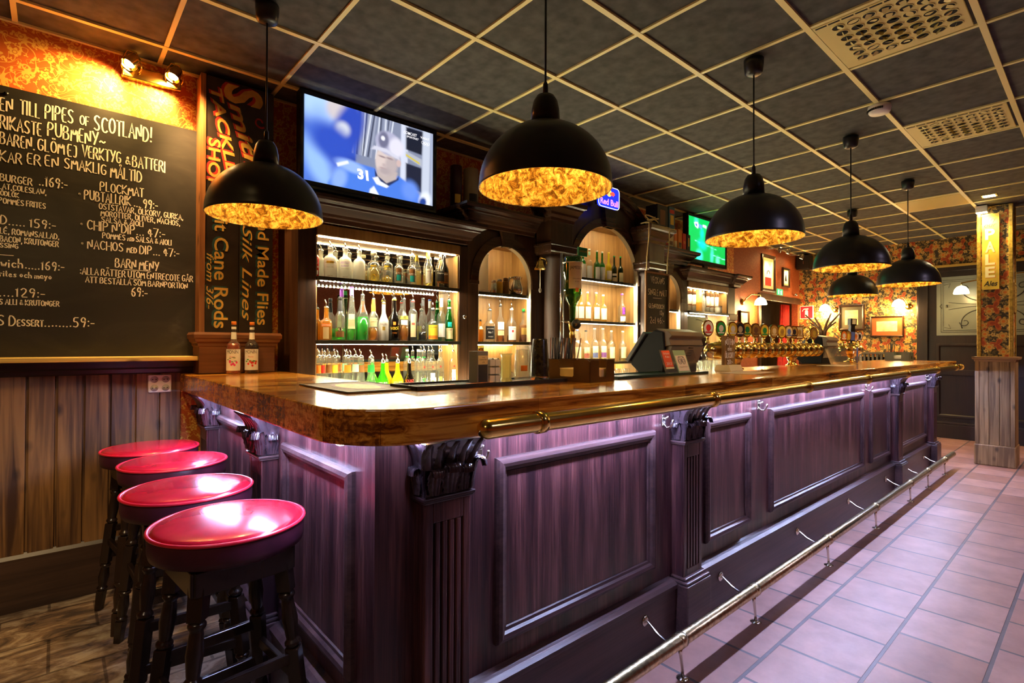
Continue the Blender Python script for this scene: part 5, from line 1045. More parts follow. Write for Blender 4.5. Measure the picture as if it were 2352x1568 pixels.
# two syrup bottles at the end of the bar
for x, y, nm, lq, im, tm, lb in ((.335, -.035, 'a', glass('pink_syrup', (.95, .35, .2), .05, .4, (.85, .25, .12)), P_PINK, lm('label_sage', (.30, .38, .22)), 'syrup bottle with pale pink drink at the bar end, left of the pair'),
                             (.437, -.015, 'b', glass('dark_red_syrup', (.25, .03, .02), .05, .6, (.06, .008, .006)), P_RED, P_GREEN, 'syrup bottle with dark red syrup at the bar end, right of the pair')):
    t = bottle(nm, x, y, 1.1605, .285, .0375, G_CLEAR, lb, 'malt', pour=False, cap=(P_ORANGE, .016), lab=[(P_WHITE, .07, .50, 1.25), (P_WHITE, .70, .84, 2.5), (P_WHITE, .90, .95, 3)], txts=[('MONIN', P_BLACK, .41, .020), ('Le Sirop de', P_BROWN, .49, .006), ('Monin', im, .33, .009)], level=.62, liq=lq, group='syrup bottles on the bar end')
    fr_ = MB(); fr_.xf = Matrix.Translation((x, y, 1.1605)); mp_ = wrap(.0392, -.42)
    for k in range(7):
        a_, c_ = random.uniform(-.03, .03), random.uniform(.045, .075); q = [mp_(a_ + .006 * math.cos(i * PI / 4), c_ + .007 * math.sin(i * PI / 4)) for i in range(8)]; fr_.add(q, [tuple(range(8))], False)
    part('label_fruit', fr_, im, t)
    lf = MB(); lf.xf = fr_.xf
    for k in range(6):
        a_, c_ = random.uniform(-.032, .032), random.uniform(.07, .10); q = [mp_(a_ + .008 * math.cos(i * PI / 3) , c_ + .0035 * math.sin(i * PI / 3)) for i in range(6)]; lf.add(q, [tuple(range(6))], False)
    part('label_leaf', lf, tm, t)
# tins, box, figure bottle and dark bottle on the far shelf unit
M_COP = plain('copper_lid', (.52, .30, .16), .3, .7)
for i, (typ, x, h, r) in enumerate(FAR):
    z = 1.7445; y = -.03
    if typ.startswith('tube'):
        yel = typ == 'tubeY'
        t = thing('whisky_tin', ['copper topped white whisky tin at the left end of the far shelf', 'copper topped white whisky tin second on the far shelf', 'pale yellow whisky carton with amber foot on the far shelf', '', 'copper topped white tin right of the dark figure bottle', 'copper topped white tin in the middle of the right-hand three', 'copper topped white tin nearest the dark green bottle'][i], 'tin', (x, y, z), 'tins on the far shelf')
        if yel: part('body', MB().box(x - r, y - r, z, x + r, y + r, z + h), lm('pale_yellow_card', (.80, .70, .25)), t); part('lower_band', MB().box(x - r - .0006, y - r - .0006, z + .001, x + r + .0006, y + r + .0006, z + h * .38), lm('amber_card', (.75, .36, .03)), t)
        else:
            part('body', MB().lathe([(r, 0), (r, h * .66)], (x, y, z), 20), P_WHITE, t); part('lid', MB().lathe([(r * 1.03, h * .66), (r * 1.03, h)], (x, y, z), 20), M_COP, t); part('label_band', MB().lathe([(r * 1.012, h * .24), (r * 1.012, h * .29)], (x, y, z), 20, capb=False, capt=False), P_BROWN, t)
    elif typ == 'figure': bottle(typ, x, y, z, h, r * 1.1, G_WHITE, 'white figure-shaped bottle with a dark top among the far tins', 'malibu', cap=(P_BLACK, .02), lab=[(P_BLACK, .75, .85, .9)], txts=[('I', P_BLACK, .3, .06)], pour=False)
    else: bottle(typ, x, y, z, h, r * 1.2, G_DGREEN, 'dark green bottle at the right end of the far shelf', 'wine', cap=(P_BLACK, .01), lab=[(P_GOLD, .1, .3, .8)], pour=False)
t = thing('water_jug', 'squat white jug standing before the far whisky tins', 'jug', (5.90, -.085, 1.7445)); b = MB().lathe([(.030, 0), (.042, .01), (.045, .06), (.04, .085), (.05, .09)], (5.90, -.085, 1.7445), 20, capt=False); part('body', b, P_WHITE, t)
part('handle', MB().tube([(5.945, -.085, 1.815), (5.975, -.085, 1.81), (5.98, -.085, 1.785), (5.945, -.085, 1.765)], .005, 8), P_WHITE, t)

# arched niche: acrylic dispenser, canisters and a silver jug
A_Z = 1.7545; M_ACR = glass('clear_acrylic', (.93, .93, .90), .05, .35, (.9, .88, .8))
t = thing('acrylic_dispenser', 'clear acrylic box dispenser at the left of the arched niche', 'dispenser', (2.09, -.02, A_Z))
part('box', MB().box(2.02, -.085, A_Z + .012, 2.165, .06, A_Z + .30), M_ACR, t, bev=.006); part('base', MB().box(2.012, -.09, A_Z, 2.172, .065, A_Z + .012), P_WHITE, t); part('lid', MB().box(2.015, -.09, A_Z + .30, 2.17, .065, A_Z + .312), M_ACR, t, bev=.004)
for i, (x, h, m_, lb) in enumerate(((2.262, .11, M_STEEL, 'small steel lidded canister in the arched niche'), (2.322, .125, lm('canister_yellow', (.72, .48, .05)), 'small yellow canister in the arched niche'), (2.392, .14, plain('canister_brown', (.25, .12, .03), .3), 'small brown corked jar beside the silver jug'))):
    t = thing('canister', lb, 'canister', (x, -.03, A_Z), 'canisters in the arched niche'); part('body', MB().lathe([(.027, 0), (.028, .004), (.028, h * .72), (.020, h * .80)], (x, -.03, A_Z), 18), m_, t); part('lid', MB().lathe([(.021, h * .80), (.022, h * .95), (.012, h)], (x, -.03, A_Z), 18), M_STEEL if i < 2 else P_BROWN, t)
t = thing('milk_jug', 'polished silver jug with curved handle at the right of the arched niche', 'jug', (2.50, -.04, A_Z)); jx = 2.50
part('body', MB().lathe([(.044, 0), (.056, .012), (.060, .05), (.052, .09), (.038, .125), (.040, .14), (.046, .155)], (jx, -.04, A_Z), 28, capt=False), M_STEEL, t)
part('handle', MB().tube([(jx - .040, -.04, A_Z + .145), (jx - .075, -.04, A_Z + .142), (jx - .092, -.04, A_Z + .10), (jx - .085, -.04, A_Z + .05), (jx - .055, -.04, A_Z + .03)], [.006, .008, .008, .007, .005], 10), M_STEEL, t)
part('spout', MB().add([(jx + .035, -.06, A_Z + .15), (jx + .075, -.04, A_Z + .160), (jx + .035, -.02, A_Z + .15), (jx + .04, -.04, A_Z + .11)], [(0, 1, 3), (1, 2, 3), (0, 2, 1)]), M_STEEL, t)
# upturned glasses on the low shelves
def tumbler(x, y, z, r=.033, h=.095, lab='', grp=None, name='glass_tumbler'):
    t = thing(name, lab, 'glass', (x, y, z), grp); part('glass', MB().lathe([(r * 1.08, 0), (r * 1.08, .002), (r, h * .9), (r * .85, h), (.0005, h)], (x, y, z), 20, capb=False), G_CLEAR, t); return t
for i in range(11): tumbler(3.40 + .066 * i, -.03 - .02 * (i % 2), 1.0005, lab='upturned tumbler in the row under the lowest central arch shelf', grp='upturned tumblers under the central arch')
for i in range(9): tumbler(5.16 + .10 * i, -.055, 1.0005, .042, .15, 'upturned pint glass lined up under the far shelf unit', 'upturned pint glasses under the far unit')
for i in range(6): tumbler(2.035 + .075 * i, -.06, 1.0005, .034, .11, 'upturned glass on the low counter inside the arched niche', 'upturned glasses in the arched niche')
# ---------------------------------------------------------------- screens
def screen_mesh(name, x0, x1, z0, z1, y, nx, nz, fn, parent, strength):
    b = MB(); b.grid(lambda u, v: (x0 + (x1 - x0) * u, y, z1 - (z1 - z0) * v), nx, nz, smooth=False)
    m, t, bs = nt(name + '_picture'); a = nd(t, 'ShaderNodeVertexColor'); a.layer_name = 'picture'
    bs.inputs['Base Color'].default_value = (.01, .01, .01, 1); bs.inputs['Roughness'].default_value = .3
    t.links.new(a.outputs['Color'], bs.inputs['Emission Color']); bs.inputs['Emission Strength'].default_value = strength
    o = part('screen', b, m, parent, 'lit screen'); me = o.data
    ca = me.color_attributes.new('picture', 'FLOAT_COLOR', 'POINT'); buf = []
    for j in range(nz + 1):
        for i in range(nx + 1): buf += [*fn(i / nx, j / nz), 1.0]
    ca.data.foreach_set('color', buf); return o
def smooth(e0, e1, x):
    t = max(0, min(1, (x - e0) / (e1 - e0))); return t * t * (3 - 2 * t)
def paint(shapes, bg):
    def fn(u, v):
        c = bg(u, v)
        for s in shapes:
            k = s[0]
            if k == 'e':
                _, cx, cz, rx, rz, rot, col, soft = s; dx, dz = (u - cx) * 1.78, v - cz; ca_, sa = math.cos(rot), math.sin(rot)
                d = math.hypot((dx * ca_ + dz * sa) / (rx * 1.78), (-dx * sa + dz * ca_) / rz); w = 1 - smooth(1 - soft, 1 + soft, d)
            else:
                _, pts, col, soft = s; ins = False; dm = 9; n = len(pts)
                for i in range(n):
                    (x1, y1), (x2, y2) = pts[i], pts[(i + 1) % n]
                    if (y1 > v) != (y2 > v) and u < (x2 - x1) * (v - y1) / (y2 - y1) + x1: ins = not ins
                    ex, ey = x2 - x1, y2 - y1; tt = max(0, min(1, ((u - x1) * ex + (v - y1) * ey) / (ex * ex + ey * ey + 1e-12))); dm = min(dm, math.hypot(u - x1 - tt * ex, v - y1 - tt * ey))
                w = smooth(-soft, soft, dm if ins else -dm)
            if w > 0: c = tuple(a + (b - a) * w for a, b in zip(c, col))
        return c
    return fn
def television(lab, x0, x1, z0, z1, yf, fn, nx, strength, zstand):
    t = thing('television', lab, 'television', ((x0 + x1) / 2, yf + .04, zstand))
    part('housing', MB().box(x0 - .03, yf, z0 - .055, x1 + .03, yf + .06, z1 + .028), M_BLACKP, t, bev=.008)
    part('bezel', MB().frame(x0 - .03, z0 - .055, x1 + .03, z1 + .028, [(0, 0), (0, .006), (.006, .012), (.022, .010), (.030, .001)], lambda x, z, h: (x, yf - h, z)), plain('glossy_black_bezel', (.01, .01, .012), .12), t)
    if False: pass
    s_ = screen_mesh('tv', x0, x1, z0, z1, yf - .0006, nx, int(nx * .56), fn, t, strength)
    part('stand', MB().box((x0 + x1) / 2 - .05, yf + .02, zstand + .02, (x0 + x1) / 2 + .05, yf + .05, z0 - .05).box((x0 + x1) / 2 - .22, yf - .05, zstand, (x0 + x1) / 2 + .22, yf + .11, zstand + .02), M_BLACKP, t, bev=.006)
    return t
M_SCRW = emit('screen_white', (.95, .95, 1.0), .45)
def bg1(u, v):
    base = (.02, .05, .30)
    k = .5 + .5 * math.sin(9 * u - 7 * v + 2 * math.sin(5 * v)); return tuple(a + k * b for a, b in zip(base, (.10, .16, .42)))
SH1 = [('p', [(.36, -.1), (1.1, -.1), (1.1, 1.1), (.36, 1.1)], (.22, .25, .36), .01)]
for k in range(16):
    u = .37 + k * .019 + .004 * math.sin(k * 3); SH1.append(('p', [(u, -.1), (u + .009, -.1), (u - .03 + .02 * math.sin(k * 7), .55), (u - .04 + .02 * math.sin(k * 7), .55)], ((.72, .76, .86), (.02, .025, .06), (.35, .38, .5))[k % 3], .004))
SH1 += [('p', [(.72, -.1), (.78, -.1), (.77, 1.1), (.71, 1.1)], (.62, .66, .80), .008), ('p', [(.76, .02), (.92, .02), (.90, .34), (.76, .32)], (.012, .015, .03), .012), ('p', [(.76, .34), (.90, .40), (.90, .50), (.76, .42)], (.42, .45, .52), .01), ('p', [(.76, .50), (.9, .52), (.9, .85), (.76, .8)], (.015, .018, .04), .012),
        ('p', [(.76, .38), (.88, .45), (.88, .475), (.76, .405)], (.62, .50, .05), .006), ('p', [(.91, -.1), (.98, -.1), (.965, 1.1), (.895, 1.1)], (.55, .60, .72), .012), ('p', [(.985, -.1), (1.1, -.1), (1.1, 1.1), (.97, 1.1)], (.38, .43, .58), .01),
        ('e', .10, .06, .14, .26, .5, (.42, .62, .95), .5), ('e', .22, .05, .07, .16, .5, (.62, .56, .58), .4), ('e', .30, .30, .10, .42, .35, (.03, .07, .48), .35), ('e', .05, .66, .10, .45, .2, (.10, .22, .75), .6), ('e', .09, .78, .07, .34, -.5, (.30, .50, .92), .6), ('e', .26, .30, .05, .10, .8, (.65, .68, .75), .5), ('e', .19, .48, .16, .20, .3, (.03, .08, .52), .5),
        ('p', [(.16, 1.1), (.16, .98), (.24, .74), (.34, .66), (.50, .67), (.58, .74), (.70, .70), (.80, .78), (.92, .95), (.95, 1.1)], (.07, .20, .74), .015), ('e', .33, .72, .11, .07, .15, (.30, .46, .92), .4), ('e', .80, .86, .07, .13, -.5, (.14, .28, .85), .5), ('e', .24, .90, .05, .14, .4, (.26, .42, .88), .5), ('p', [(.22, .72), (.30, .66), (.31, .69), (.23, .76)], (.82, .86, .95), .008),
        ('p', [(.515, .62), (.69, .66), (.68, .76), (.60, .84), (.52, .76)], (.50, .42, .40), .012), ('p', [(.505, .68), (.53, .76), (.60, .83), (.68, .75), (.70, .70), (.70, .75), (.61, .87), (.51, .78)], (.02, .03, .10), .006),
        ('e', .585, .55, .075, .185, .08, (.66, .55, .52), .12), ('e', .64, .58, .05, .12, .1, (.48, .40, .40), .35), ('e', .70, .53, .020, .05, .1, (.60, .44, .42), .25), ('e', .565, .50, .03, .012, .1, (.30, .22, .24), .5), ('e', .625, .50, .028, .012, .1, (.30, .22, .24), .5), ('e', .575, .645, .028, .010, .05, (.45, .22, .24), .5), ('e', .580, .60, .016, .02, 0, (.50, .40, .40), .6), ('e', .585, .68, .05, .05, 0, (.42, .35, .36), .6),
        ('e', .615, .31, .105, .155, .1, (.42, .42, .58), .12), ('e', .68, .34, .06, .13, .1, (.72, .70, .82), .3), ('e', .575, .28, .04, .11, .1, (.16, .16, .26), .3), ('p', [(.475, .44), (.50, .385), (.60, .385), (.70, .45), (.71, .49), (.60, .435), (.52, .43)], (.62, .62, .74), .01), ('e', .57, .26, .016, .03, .4, (.8, .8, .9), .3)]
SH1 += [('p', [(.47, .95), (.50, .90), (.54, 1.0), (.56, 1.1), (.45, 1.1)], (.80, .84, .95), .008), ('p', [(.49, .80), (.53, .77), (.55, .82), (.62, .86), (.60, .89), (.52, .87)], (.85, .88, .96), .008), ('e', .93, .95, .05, .12, .4, (.80, .85, .95), .4), ('e', .91, .98, .03, .07, .4, (.02, .06, .3), .4)]
tv1 = television('large lit television showing an ice hockey player in a blue jersey and cap', .727, 1.672, 2.365, 2.905, -.03, paint(SH1, bg1), 170, .44, 2.2285)
def tvtext(tv, txt, u0, u1, v, h, bold=.01, mat=None, shear=0, X=(.727, 1.672), Z=(2.365, 2.905), y=-.0318):
    b = MB(); put_text(b, txt, lambda a, c: (a, y, c), X[0] + (X[1] - X[0]) * u0, X[0] + (X[1] - X[0]) * u1, Z[1] - (Z[1] - Z[0]) * v, h, shear, bold); part('screen_text', b, mat or M_SCRW, tv)
tvtext(tv1, '31', .37, .46, .845, .062, .05, shear=-.1); tvtext(tv1, 'COMCAST', .74, .855, .115, .020, .01, shear=.2); tvtext(tv1, 'SPORTSNET', .765, .87, .155, .014, .01, shear=.2); tvtext(tv1, 'VIASAT', .885, .965, .115, .016)
b = MB()
for k in range(5): b.tube([(.727 + .945 * (.905 + .013 * k) + .010 * math.cos(a), -.0318, 2.905 - .54 * (.165 + .012 * (k % 2)) + .010 * math.sin(a)) for a in [2 * PI * i / 16 for i in range(16)]], .0008, 4, closed=True)
part('screen_text', b, M_SCRW, tv1)
tvtext(tv1, 'LG', .50, .525, 1.065, .012, 0, lm('tv_badge', (.6, .6, .62)), y=-.0415)
part('badge', MB().tube([(.727 + .945 * .49, -.0405, 2.365 - .54 * .056), (.727 + .945 * .49, -.042, 2.365 - .54 * .056)], .0075, 14), lm('tv_badge_red', (.55, .10, .12)), tv1)
SH2 = [('e', .20, .10, .05, .10, 0, (.05, .62, .40), .8), ('e', .35, .36, .05, .12, 0, (.0, .62, .45), .8), ('e', .53, .35, .04, .14, 0, (.0, .62, .45), .8), ('p', [(.16, .55), (.75, .66), (.75, .672), (.16, .562)], (.22, .90, .62), .006), ('e', .35, .62, .10, .10, .2, (.0, .62, .52), .8), ('e', .28, .90, .08, .13, .2, (.05, .72, .62), .7), ('p', [(.58, .80), (1.0, .86), (1.0, .875), (.58, .815)], (.30, .85, .80), .006), ('e', .78, .93, .05, .10, 0, (.1, .65, .40), .8), ('e', .62, .84, .04, .18, .1, (.05, .6, .42), .9),
       ('p', [(.14, .13), (.24, .10), (.26, .18), (.24, .26), (.17, .22)], (.75, .85, .95), .006), ('p', [(.17, .15), (.22, .14), (.22, .21), (.19, .21)], (.03, .10, .55), .006), ('p', [(.27, .14), (.36, .15), (.34, .25), (.26, .22)], (.10, .25, .75), .008), ('p', [(.37, .13), (.47, .14), (.46, .20), (.37, .19)], (.75, .85, .95), .008)]
tv2 = television('lit television showing a bright green football pitch on the far shelf unit', 5.235, 6.14, 2.385, 2.893, -.05, paint(SH2, lambda u, v: (.0, .33 + .08 * (1 - v), .045 + .03 * (1 - v))), 90, .75, 2.2385)

# ---------------------------------------------------------------- things on top of the shelf units
t = thing('whisky_tube', 'slim dark maroon gift tube beside the large television', 'tin', (1.975, .10, 2.3905), 'gift tubes on top of the shelf units')
part('tube', MB().lathe([(.048, 0), (.048, .37), (.044, .375)], (1.975, .10, 2.3905), 24), plain('maroon_card', (.055, .012, .025), .3), t); part('label', MB().grid(lambda u, v: (1.975 + .0485 * math.sin(-.3 + (u - .5)), .10 - .0485 * math.cos(-.3 + (u - .5)), 2.46 + .07 * v), 8, 1), P_GOLD, t)
t = thing('whisky_tube', 'wide pale gold gift tube with a black label beside the maroon one', 'tin', (2.115, .09, 2.3905), 'gift tubes on top of the shelf units')
part('tube', MB().lathe([(.062, 0), (.062, .37), (.057, .376)], (2.115, .09, 2.3905), 28), plain('pale_gold_card', (.52, .44, .30), .35), t); part('label', MB().grid(lambda u, v: (2.115 + .0626 * math.sin(-.3 + (u - .5) * 1.1), .09 - .0626 * math.cos(-.3 + (u - .5) * 1.1), 2.47 + .085 * v), 8, 1), P_BLACK, t)
neon = thing('neon_sign', 'rounded blue lit Red Bull sign hung on the front of the central arch', 'neon sign', (3.41, -.28, 2.60))
M_NEON = emit('neon_blue', (.01, .03, .75), .5); 
def rrect(x0, x1, z0, z1, r, n=6): return [(cx_ + r * math.cos(a), cz_ + r * math.sin(a)) for cx_, cz_, a0 in ((x1 - r, z0 + r, -PI / 2), (x1 - r, z1 - r, 0), (x0 + r, z1 - r, PI / 2), (x0 + r, z0 + r, PI)) for a in [a0 + PI / 2 * k / n for k in range(n + 1)]]
RB = rrect(3.26, 3.56, 2.605, 2.80, .035)
part('panel', MB().prism(RB, lambda x, z: (x, -.305, z), lambda x, z: (x, -.285, z)), M_NEON, neon); part('edge', MB().tube([(x, -.306, z) for x, z in RB], .004, 6, closed=True), emit('neon_rim', (.75, .80, 1), .5), neon)
part('mount', MB().box(3.38, -.284, 2.66, 3.44, -.165, 2.72), M_BLACKP, neon)
part('lettering', put_text(MB(), 'Red Bull', lambda a, c: (a, -.3062, c), 3.285, 3.545, 2.63, .055, 0, .02), emit('neon_red', (1, .25, .45), .8), neon)
part('logo_disc', MB().tube([(3.41, -.3056, 2.745), (3.41, -.3062, 2.745)], .036, 24), emit('neon_yellow', (1, .75, .10), .7), neon)
for sx in (-1, 1): part('logo_animal', MB().prism([(3.41 + sx * q, w) for q, w in ((.008, 2.742), (.03, 2.752), (.055, 2.762), (.078, 2.752), (.085, 2.735), (.07, 2.728), (.06, 2.715), (.05, 2.727), (.03, 2.720), (.015, 2.728))], lambda x, z: (x, -.3062, z), lambda x, z: (x, -.3068, z)), emit('neon_red_animal', (1, .08, .05), .6), neon)
def cardbox(x, y, z, w, d, h, m_, lb, grp, bands=(), rz=0, name='gift_box'):
    t = thing(name, lb, 'box', (x, y, z), grp); part('box', MB().box(x - w / 2, y - d / 2, z, x + w / 2, y + d / 2, z + h), m_, t, bev=.0015)
    for bm, z0, z1, wf in bands: part('print', MB().box(x - w / 2 * wf, y - d / 2 - .0008, z + h * z0, x + w / 2 * wf, y - d / 2 - .0001, z + h * z1), bm, t)
    t.rotation_euler = (0, 0, rz); return t
BK = lm('card_black', (.02, .018, .018)); BLUEC = lm('card_blue', (.06, .16, .24))
cardbox(4.255, -.26, 2.5355, .19, .14, .24, BK, 'dark gift box with a blue end on top of the right pilaster', 'gift boxes on the pilaster', [(P_BROWN, .15, .8, .5)])
cardbox(4.42, -.285, 2.5355, .105, .10, .25, BLUEC, 'blue gift box with a yellow emblem on top of the right pilaster', 'gift boxes on the pilaster', [(P_YEL, .25, .65, .6), (P_RED, .72, .88, .8)])
for i, (w, h, m_, lb, bn) in enumerate(((.07, .16, P_YEL, 'yellow and red gift box, first beside the pilaster', [(P_RED, 0.02, .25, 1)]), (.10, .20, P_CREAM, 'cream gift box with purple top, second in the row', [(P_PURP, .7, .98, 1), (P_BROWN, .15, .35, .6)]), (.06, .21, lm('card_orange', (.75, .20, .02)), 'orange gift box with a cream foot, third in the row', [(P_CREAM, .03, .4, .9)]),
                                          (.075, .22, lm('card_orange2', (.80, .28, .02)), 'orange gift box with a round emblem, fourth in the row', [(P_BLACK, .1, .35, .7)]), (.07, .19, lm('card_red', (.72, .05, .02)), 'bright red gift box, fifth in the row', [(P_ORANGE, .4, .55, .6)]), (.07, .19, BK, 'black gift box with gold figure, nearest the green screen', [(P_GOLD, .3, .8, .3)]))):
    cardbox(4.50 + .090 * i, -.19, 2.3985, w, .06, h, m_, lb, 'gift boxes on the narrow unit', bn)
M_ROPE = plain('jute_rope', (.66, .52, .22), .85, 0, .3, 200, .5)
rp = thing('rope_coil', 'loose coil of yellow rope on top of the right pilaster', 'rope', (4.07, -.34, 2.536))
part('coil', MB().tube([(4.05 + .075 * math.cos(a) + .03 * math.sin(2.3 * a), -.335 + .035 * math.sin(a), 2.545 + .016 * (1 + math.sin(a * 1.7)) + .003 * a) for a in [k * .3 for k in range(64)]], .007, 6), M_ROPE, rp)
cbd = thing('hanging_chalkboard', 'small wood framed chalkboard hung on ropes, advertising a single malt', 'chalkboard', (4.10, -.39, 1.455))
part('slate', MB().box(3.905, -.372, 1.475, 4.285, -.364, 2.045), M_SLATEB, cbd)
part('frame', MB().frame(3.885, 1.455, 4.305, 2.065, [(0, -.004), (0, .008), (.018, .010), (.022, .001)], lambda x, z, h: (x, -.372 - h, z)), mk_pine('chalkboard_frame', (.22, .09, .02), (.42, .20, .05)), cbd)
for x in (3.915, 4.275):
    part('rope', MB().tube([(x, -.368, 2.05), (x, -.372, 2.2), (x + .003, -.392, 2.40), (x, -.396, 2.535), (x, -.36, 2.543), (x, -.30, 2.54)], .006, 6), M_ROPE, cbd)
b = MB()
for tx, x0, x1, z, h in (('VECKANS', 3.985, 4.225, 1.955, .062), ('SINGLE MALT', 3.935, 4.265, 1.835, .058), ('_', 4.02, 4.17, 1.805, .05), ('GLENFIDDICH', 3.95, 4.215, 1.705, .042), ('12y', 4.14, 4.21, 1.645, .042), ('2cl 46:-', 3.97, 4.22, 1.555, .062)): chalk(b, tx, lambda x, z: (x, -.3726, z), x0, x1, z, h, .0036)
part('chalk_lettering', b, M_CHALK, cbd)
bl = thing('ship_bell', 'small brass ship bell with white pull cord on the left pilaster', 'bell', (2.50, -.33, 1.75)); bx, by = 2.50, -.33
part('bell', MB().lathe([(.048, 1.945), (.046, 1.953), (.036, 1.965), (.029, 1.985), (.026, 2.005), (.018, 2.018), (.006, 2.022)], (bx, by, 0), 28, capb=False), M_GILT, bl)
part('bracket', MB().tube([(2.66, -.25, 2.035), (2.60, -.29, 2.04), (bx, by, 2.038), (bx, by, 2.02)], .007, 8).tube([(2.655, -.25, 2.0), (2.63, -.27, 2.03)], .006, 8), M_GILT, bl)
part('pull_cord', MB().tube([(bx, by, 1.95), (bx + .002, by, 1.87), (bx, by, 1.79)], .004, 6).tube([(bx + .010 * math.cos(a), by, 1.775 + .018 * math.sin(a)) for a in [2 * PI * k / 12 for k in range(12)]], .0035, 6, closed=True), plain('white_cord', (.8, .76, .66), .8), bl)
for x, z in ((1.90, 1.545), (4.16, 1.560)):
    tagp(solo('cabinet_lock', MB().tube([(x, YF - .0005, z), (x, YF - .012, z), (x, YF - .014, z)], [.015, .015, .010], 18), M_STEEL, 'small round steel knob on the ' + ('stile left of the arched niche' if x < 3 else 'right edge of the central arch'), 'knob'))

# ---------------------------------------------------------------- things on the bar top
ZT = 1.1605
M_RUB = plain('black_rubber', (.018, .017, .016), .5)
t = thing('bar_mat', 'flat brown bar mat with a yellow oval emblem at the bar corner', 'bar mat', (.47, -1.37, ZT))
part('mat', MB().box(.325, -1.61, ZT, .615, -1.13, ZT + .005), plain('mat_brown', (.20, .12, .03), .6, 0, .3, 10), t, bev=.002); part('rim', MB().frame(.325, -1.61, .615, -1.13, [(0, 0), (0, .002), (.006, .002), (.007, 0)], lambda x, y, h: (x, y, ZT + .005 + h)), M_RUB, t)
ov = [(.47 + .085 * math.cos(a), -1.37 + .17 * math.sin(a)) for a in [2 * PI * k / 36 for k in range(36)]]; ov2 = [(.47 + .068 * math.cos(a), -1.37 + .15 * math.sin(a)) for a in [2 * PI * k / 36 for k in range(36)]]
part('emblem_ring', MB().prism(ov, lambda x, y: (x, y, ZT + .005), lambda x, y: (x, y, ZT + .0056)), P_BROWN, t); part('emblem', MB().prism(ov2, lambda x, y: (x, y, ZT + .0056), lambda x, y: (x, y, ZT + .0062)), plain('emblem_yellow', (.62, .50, .05), .5, 0, .2, 40), t)
t = thing('bar_runner', 'long black rubber bar runner with orange panels under the shaker and glasses', 'bar mat', (1.05, -1.54, ZT)); b = MB().box(.58, -1.65, ZT, 1.44, -1.45, ZT + .004)
for k in range(60): b.box(.60 + k * .0138, -1.63, ZT + .004, .607 + k * .0138, -1.47, ZT + .0085)
b.box(.575, -1.655, ZT, 1.445, -1.645, ZT + .016).box(.575, -1.455, ZT, 1.445, -1.445, ZT + .016).box(.575, -1.65, ZT, .585, -1.45, ZT + .016).box(1.435, -1.65, ZT, 1.445, -1.45, ZT + .016); part('mat', b, M_RUB, t)
for xa, xb in ((.66, .80), (.86, 1.00), (1.06, 1.28)): part('panel', MB().box(xa, -1.61, ZT + .0085, xb, -1.57, ZT + .0105), P_ORANGE, t)
t = thing('bar_runner', 'dark green rubber bar runner in front of the till', 'bar mat', (2.2, -1.62, ZT)); b = MB().box(1.72, -1.70, ZT, 2.62, -1.50, ZT + .004)
for k in range(60): b.box(1.735 + k * .0146, -1.68, ZT + .004, 1.742 + k * .0146, -1.52, ZT + .008)
b.box(1.715, -1.705, ZT, 2.625, -1.695, ZT + .014).box(1.715, -1.505, ZT, 2.625, -1.495, ZT + .014).box(1.715, -1.70, ZT, 1.725, -1.5, ZT + .014); part('mat', b, plain('dark_green_rubber', (.012, .040, .028), .4), t)
z0 = ZT + .0108
cardbox(.945, -1.545, z0, .06, .06, .135, plain('grey_card', (.20, .22, .24), .5), 'slim blue-grey whisky carton with a cream label on the bar runner', None, [(P_CREAM, .58, .86, .85), (lm('card_slate', (.03, .04, .05)), .02, .56, .8)], name='whisky_carton')
cb_ = MB(); put_text(cb_, 'THE', lambda a, c: (a, -1.5762, c), .94, .955, z0 + .105, .004); put_text(cb_, 'GLENLIVET', lambda a, c: (a, -1.5762, c), .926, .966, z0 + .096, .005); put_text(cb_, '15', lambda a, c: (a, -1.5762, c), .941, .953, z0 + .084, .006)
ct = [o for o in bpy.data.objects if o.name == 'whisky_carton'][0]; part('lettering', cb_, P_BLACK, ct)
t = thing('napkin_bundle', 'stack of folded white paper napkins on the bar runner beside the grey carton', 'napkins', (1.015, -1.54, z0))
for k in range(2):
    for j in range(3): part('napkin', MB().grid(lambda u, v, k=k, j=j: (.985 + .062 * k * 0 + .030 * k + .030 * u, -1.575 + .07 * v, z0 + .035 * j + .034 * (math.sin(u * PI) ** .5)), 8, 2).box(.986 + .030 * k, -1.575, z0 + .035 * j, 1.012 + .030 * k, -1.505, z0 + .035 * j + .028), P_WHITE, t)
t = thing('jigger', 'tall pale yellow plastic measure with flared rims on the bar runner', 'measure', (1.085, -1.565, z0)); part('cup', MB().lathe([(.030, 0), (.026, .008), (.0225, .016), (.0225, .108), (.025, .116), (.032, .124)], (1.085, -1.565, z0), 8, smooth=False, capt=False), glass('yellow_plastic', (.9, .82, .45), .2, .55, (.8, .68, .30)), t)
t = thing('pint_glass', 'upturned ribbed pint glass on the bar runner beside the black shaker', 'glass', (1.165, -1.585, z0)); part('glass', MB().lathe([(.042, 0), (.0425, .003), (.030, .150), (.028, .158), (.0005, .158)], (1.165, -1.585, z0), 24, capb=False).lathe([(.037, .002), (.027, .140), (.0005, .144)], (1.165, -1.585, z0), 24, capb=False), G_CLEAR, t); part('print', MB().grid(lambda u, v: (1.165 + .0385 * math.sin(-.9 + .8 * u), -1.585 - .0385 * math.cos(-.9 + .8 * u), z0 + .045 + .025 * v), 6, 1), P_ORANGE, t)
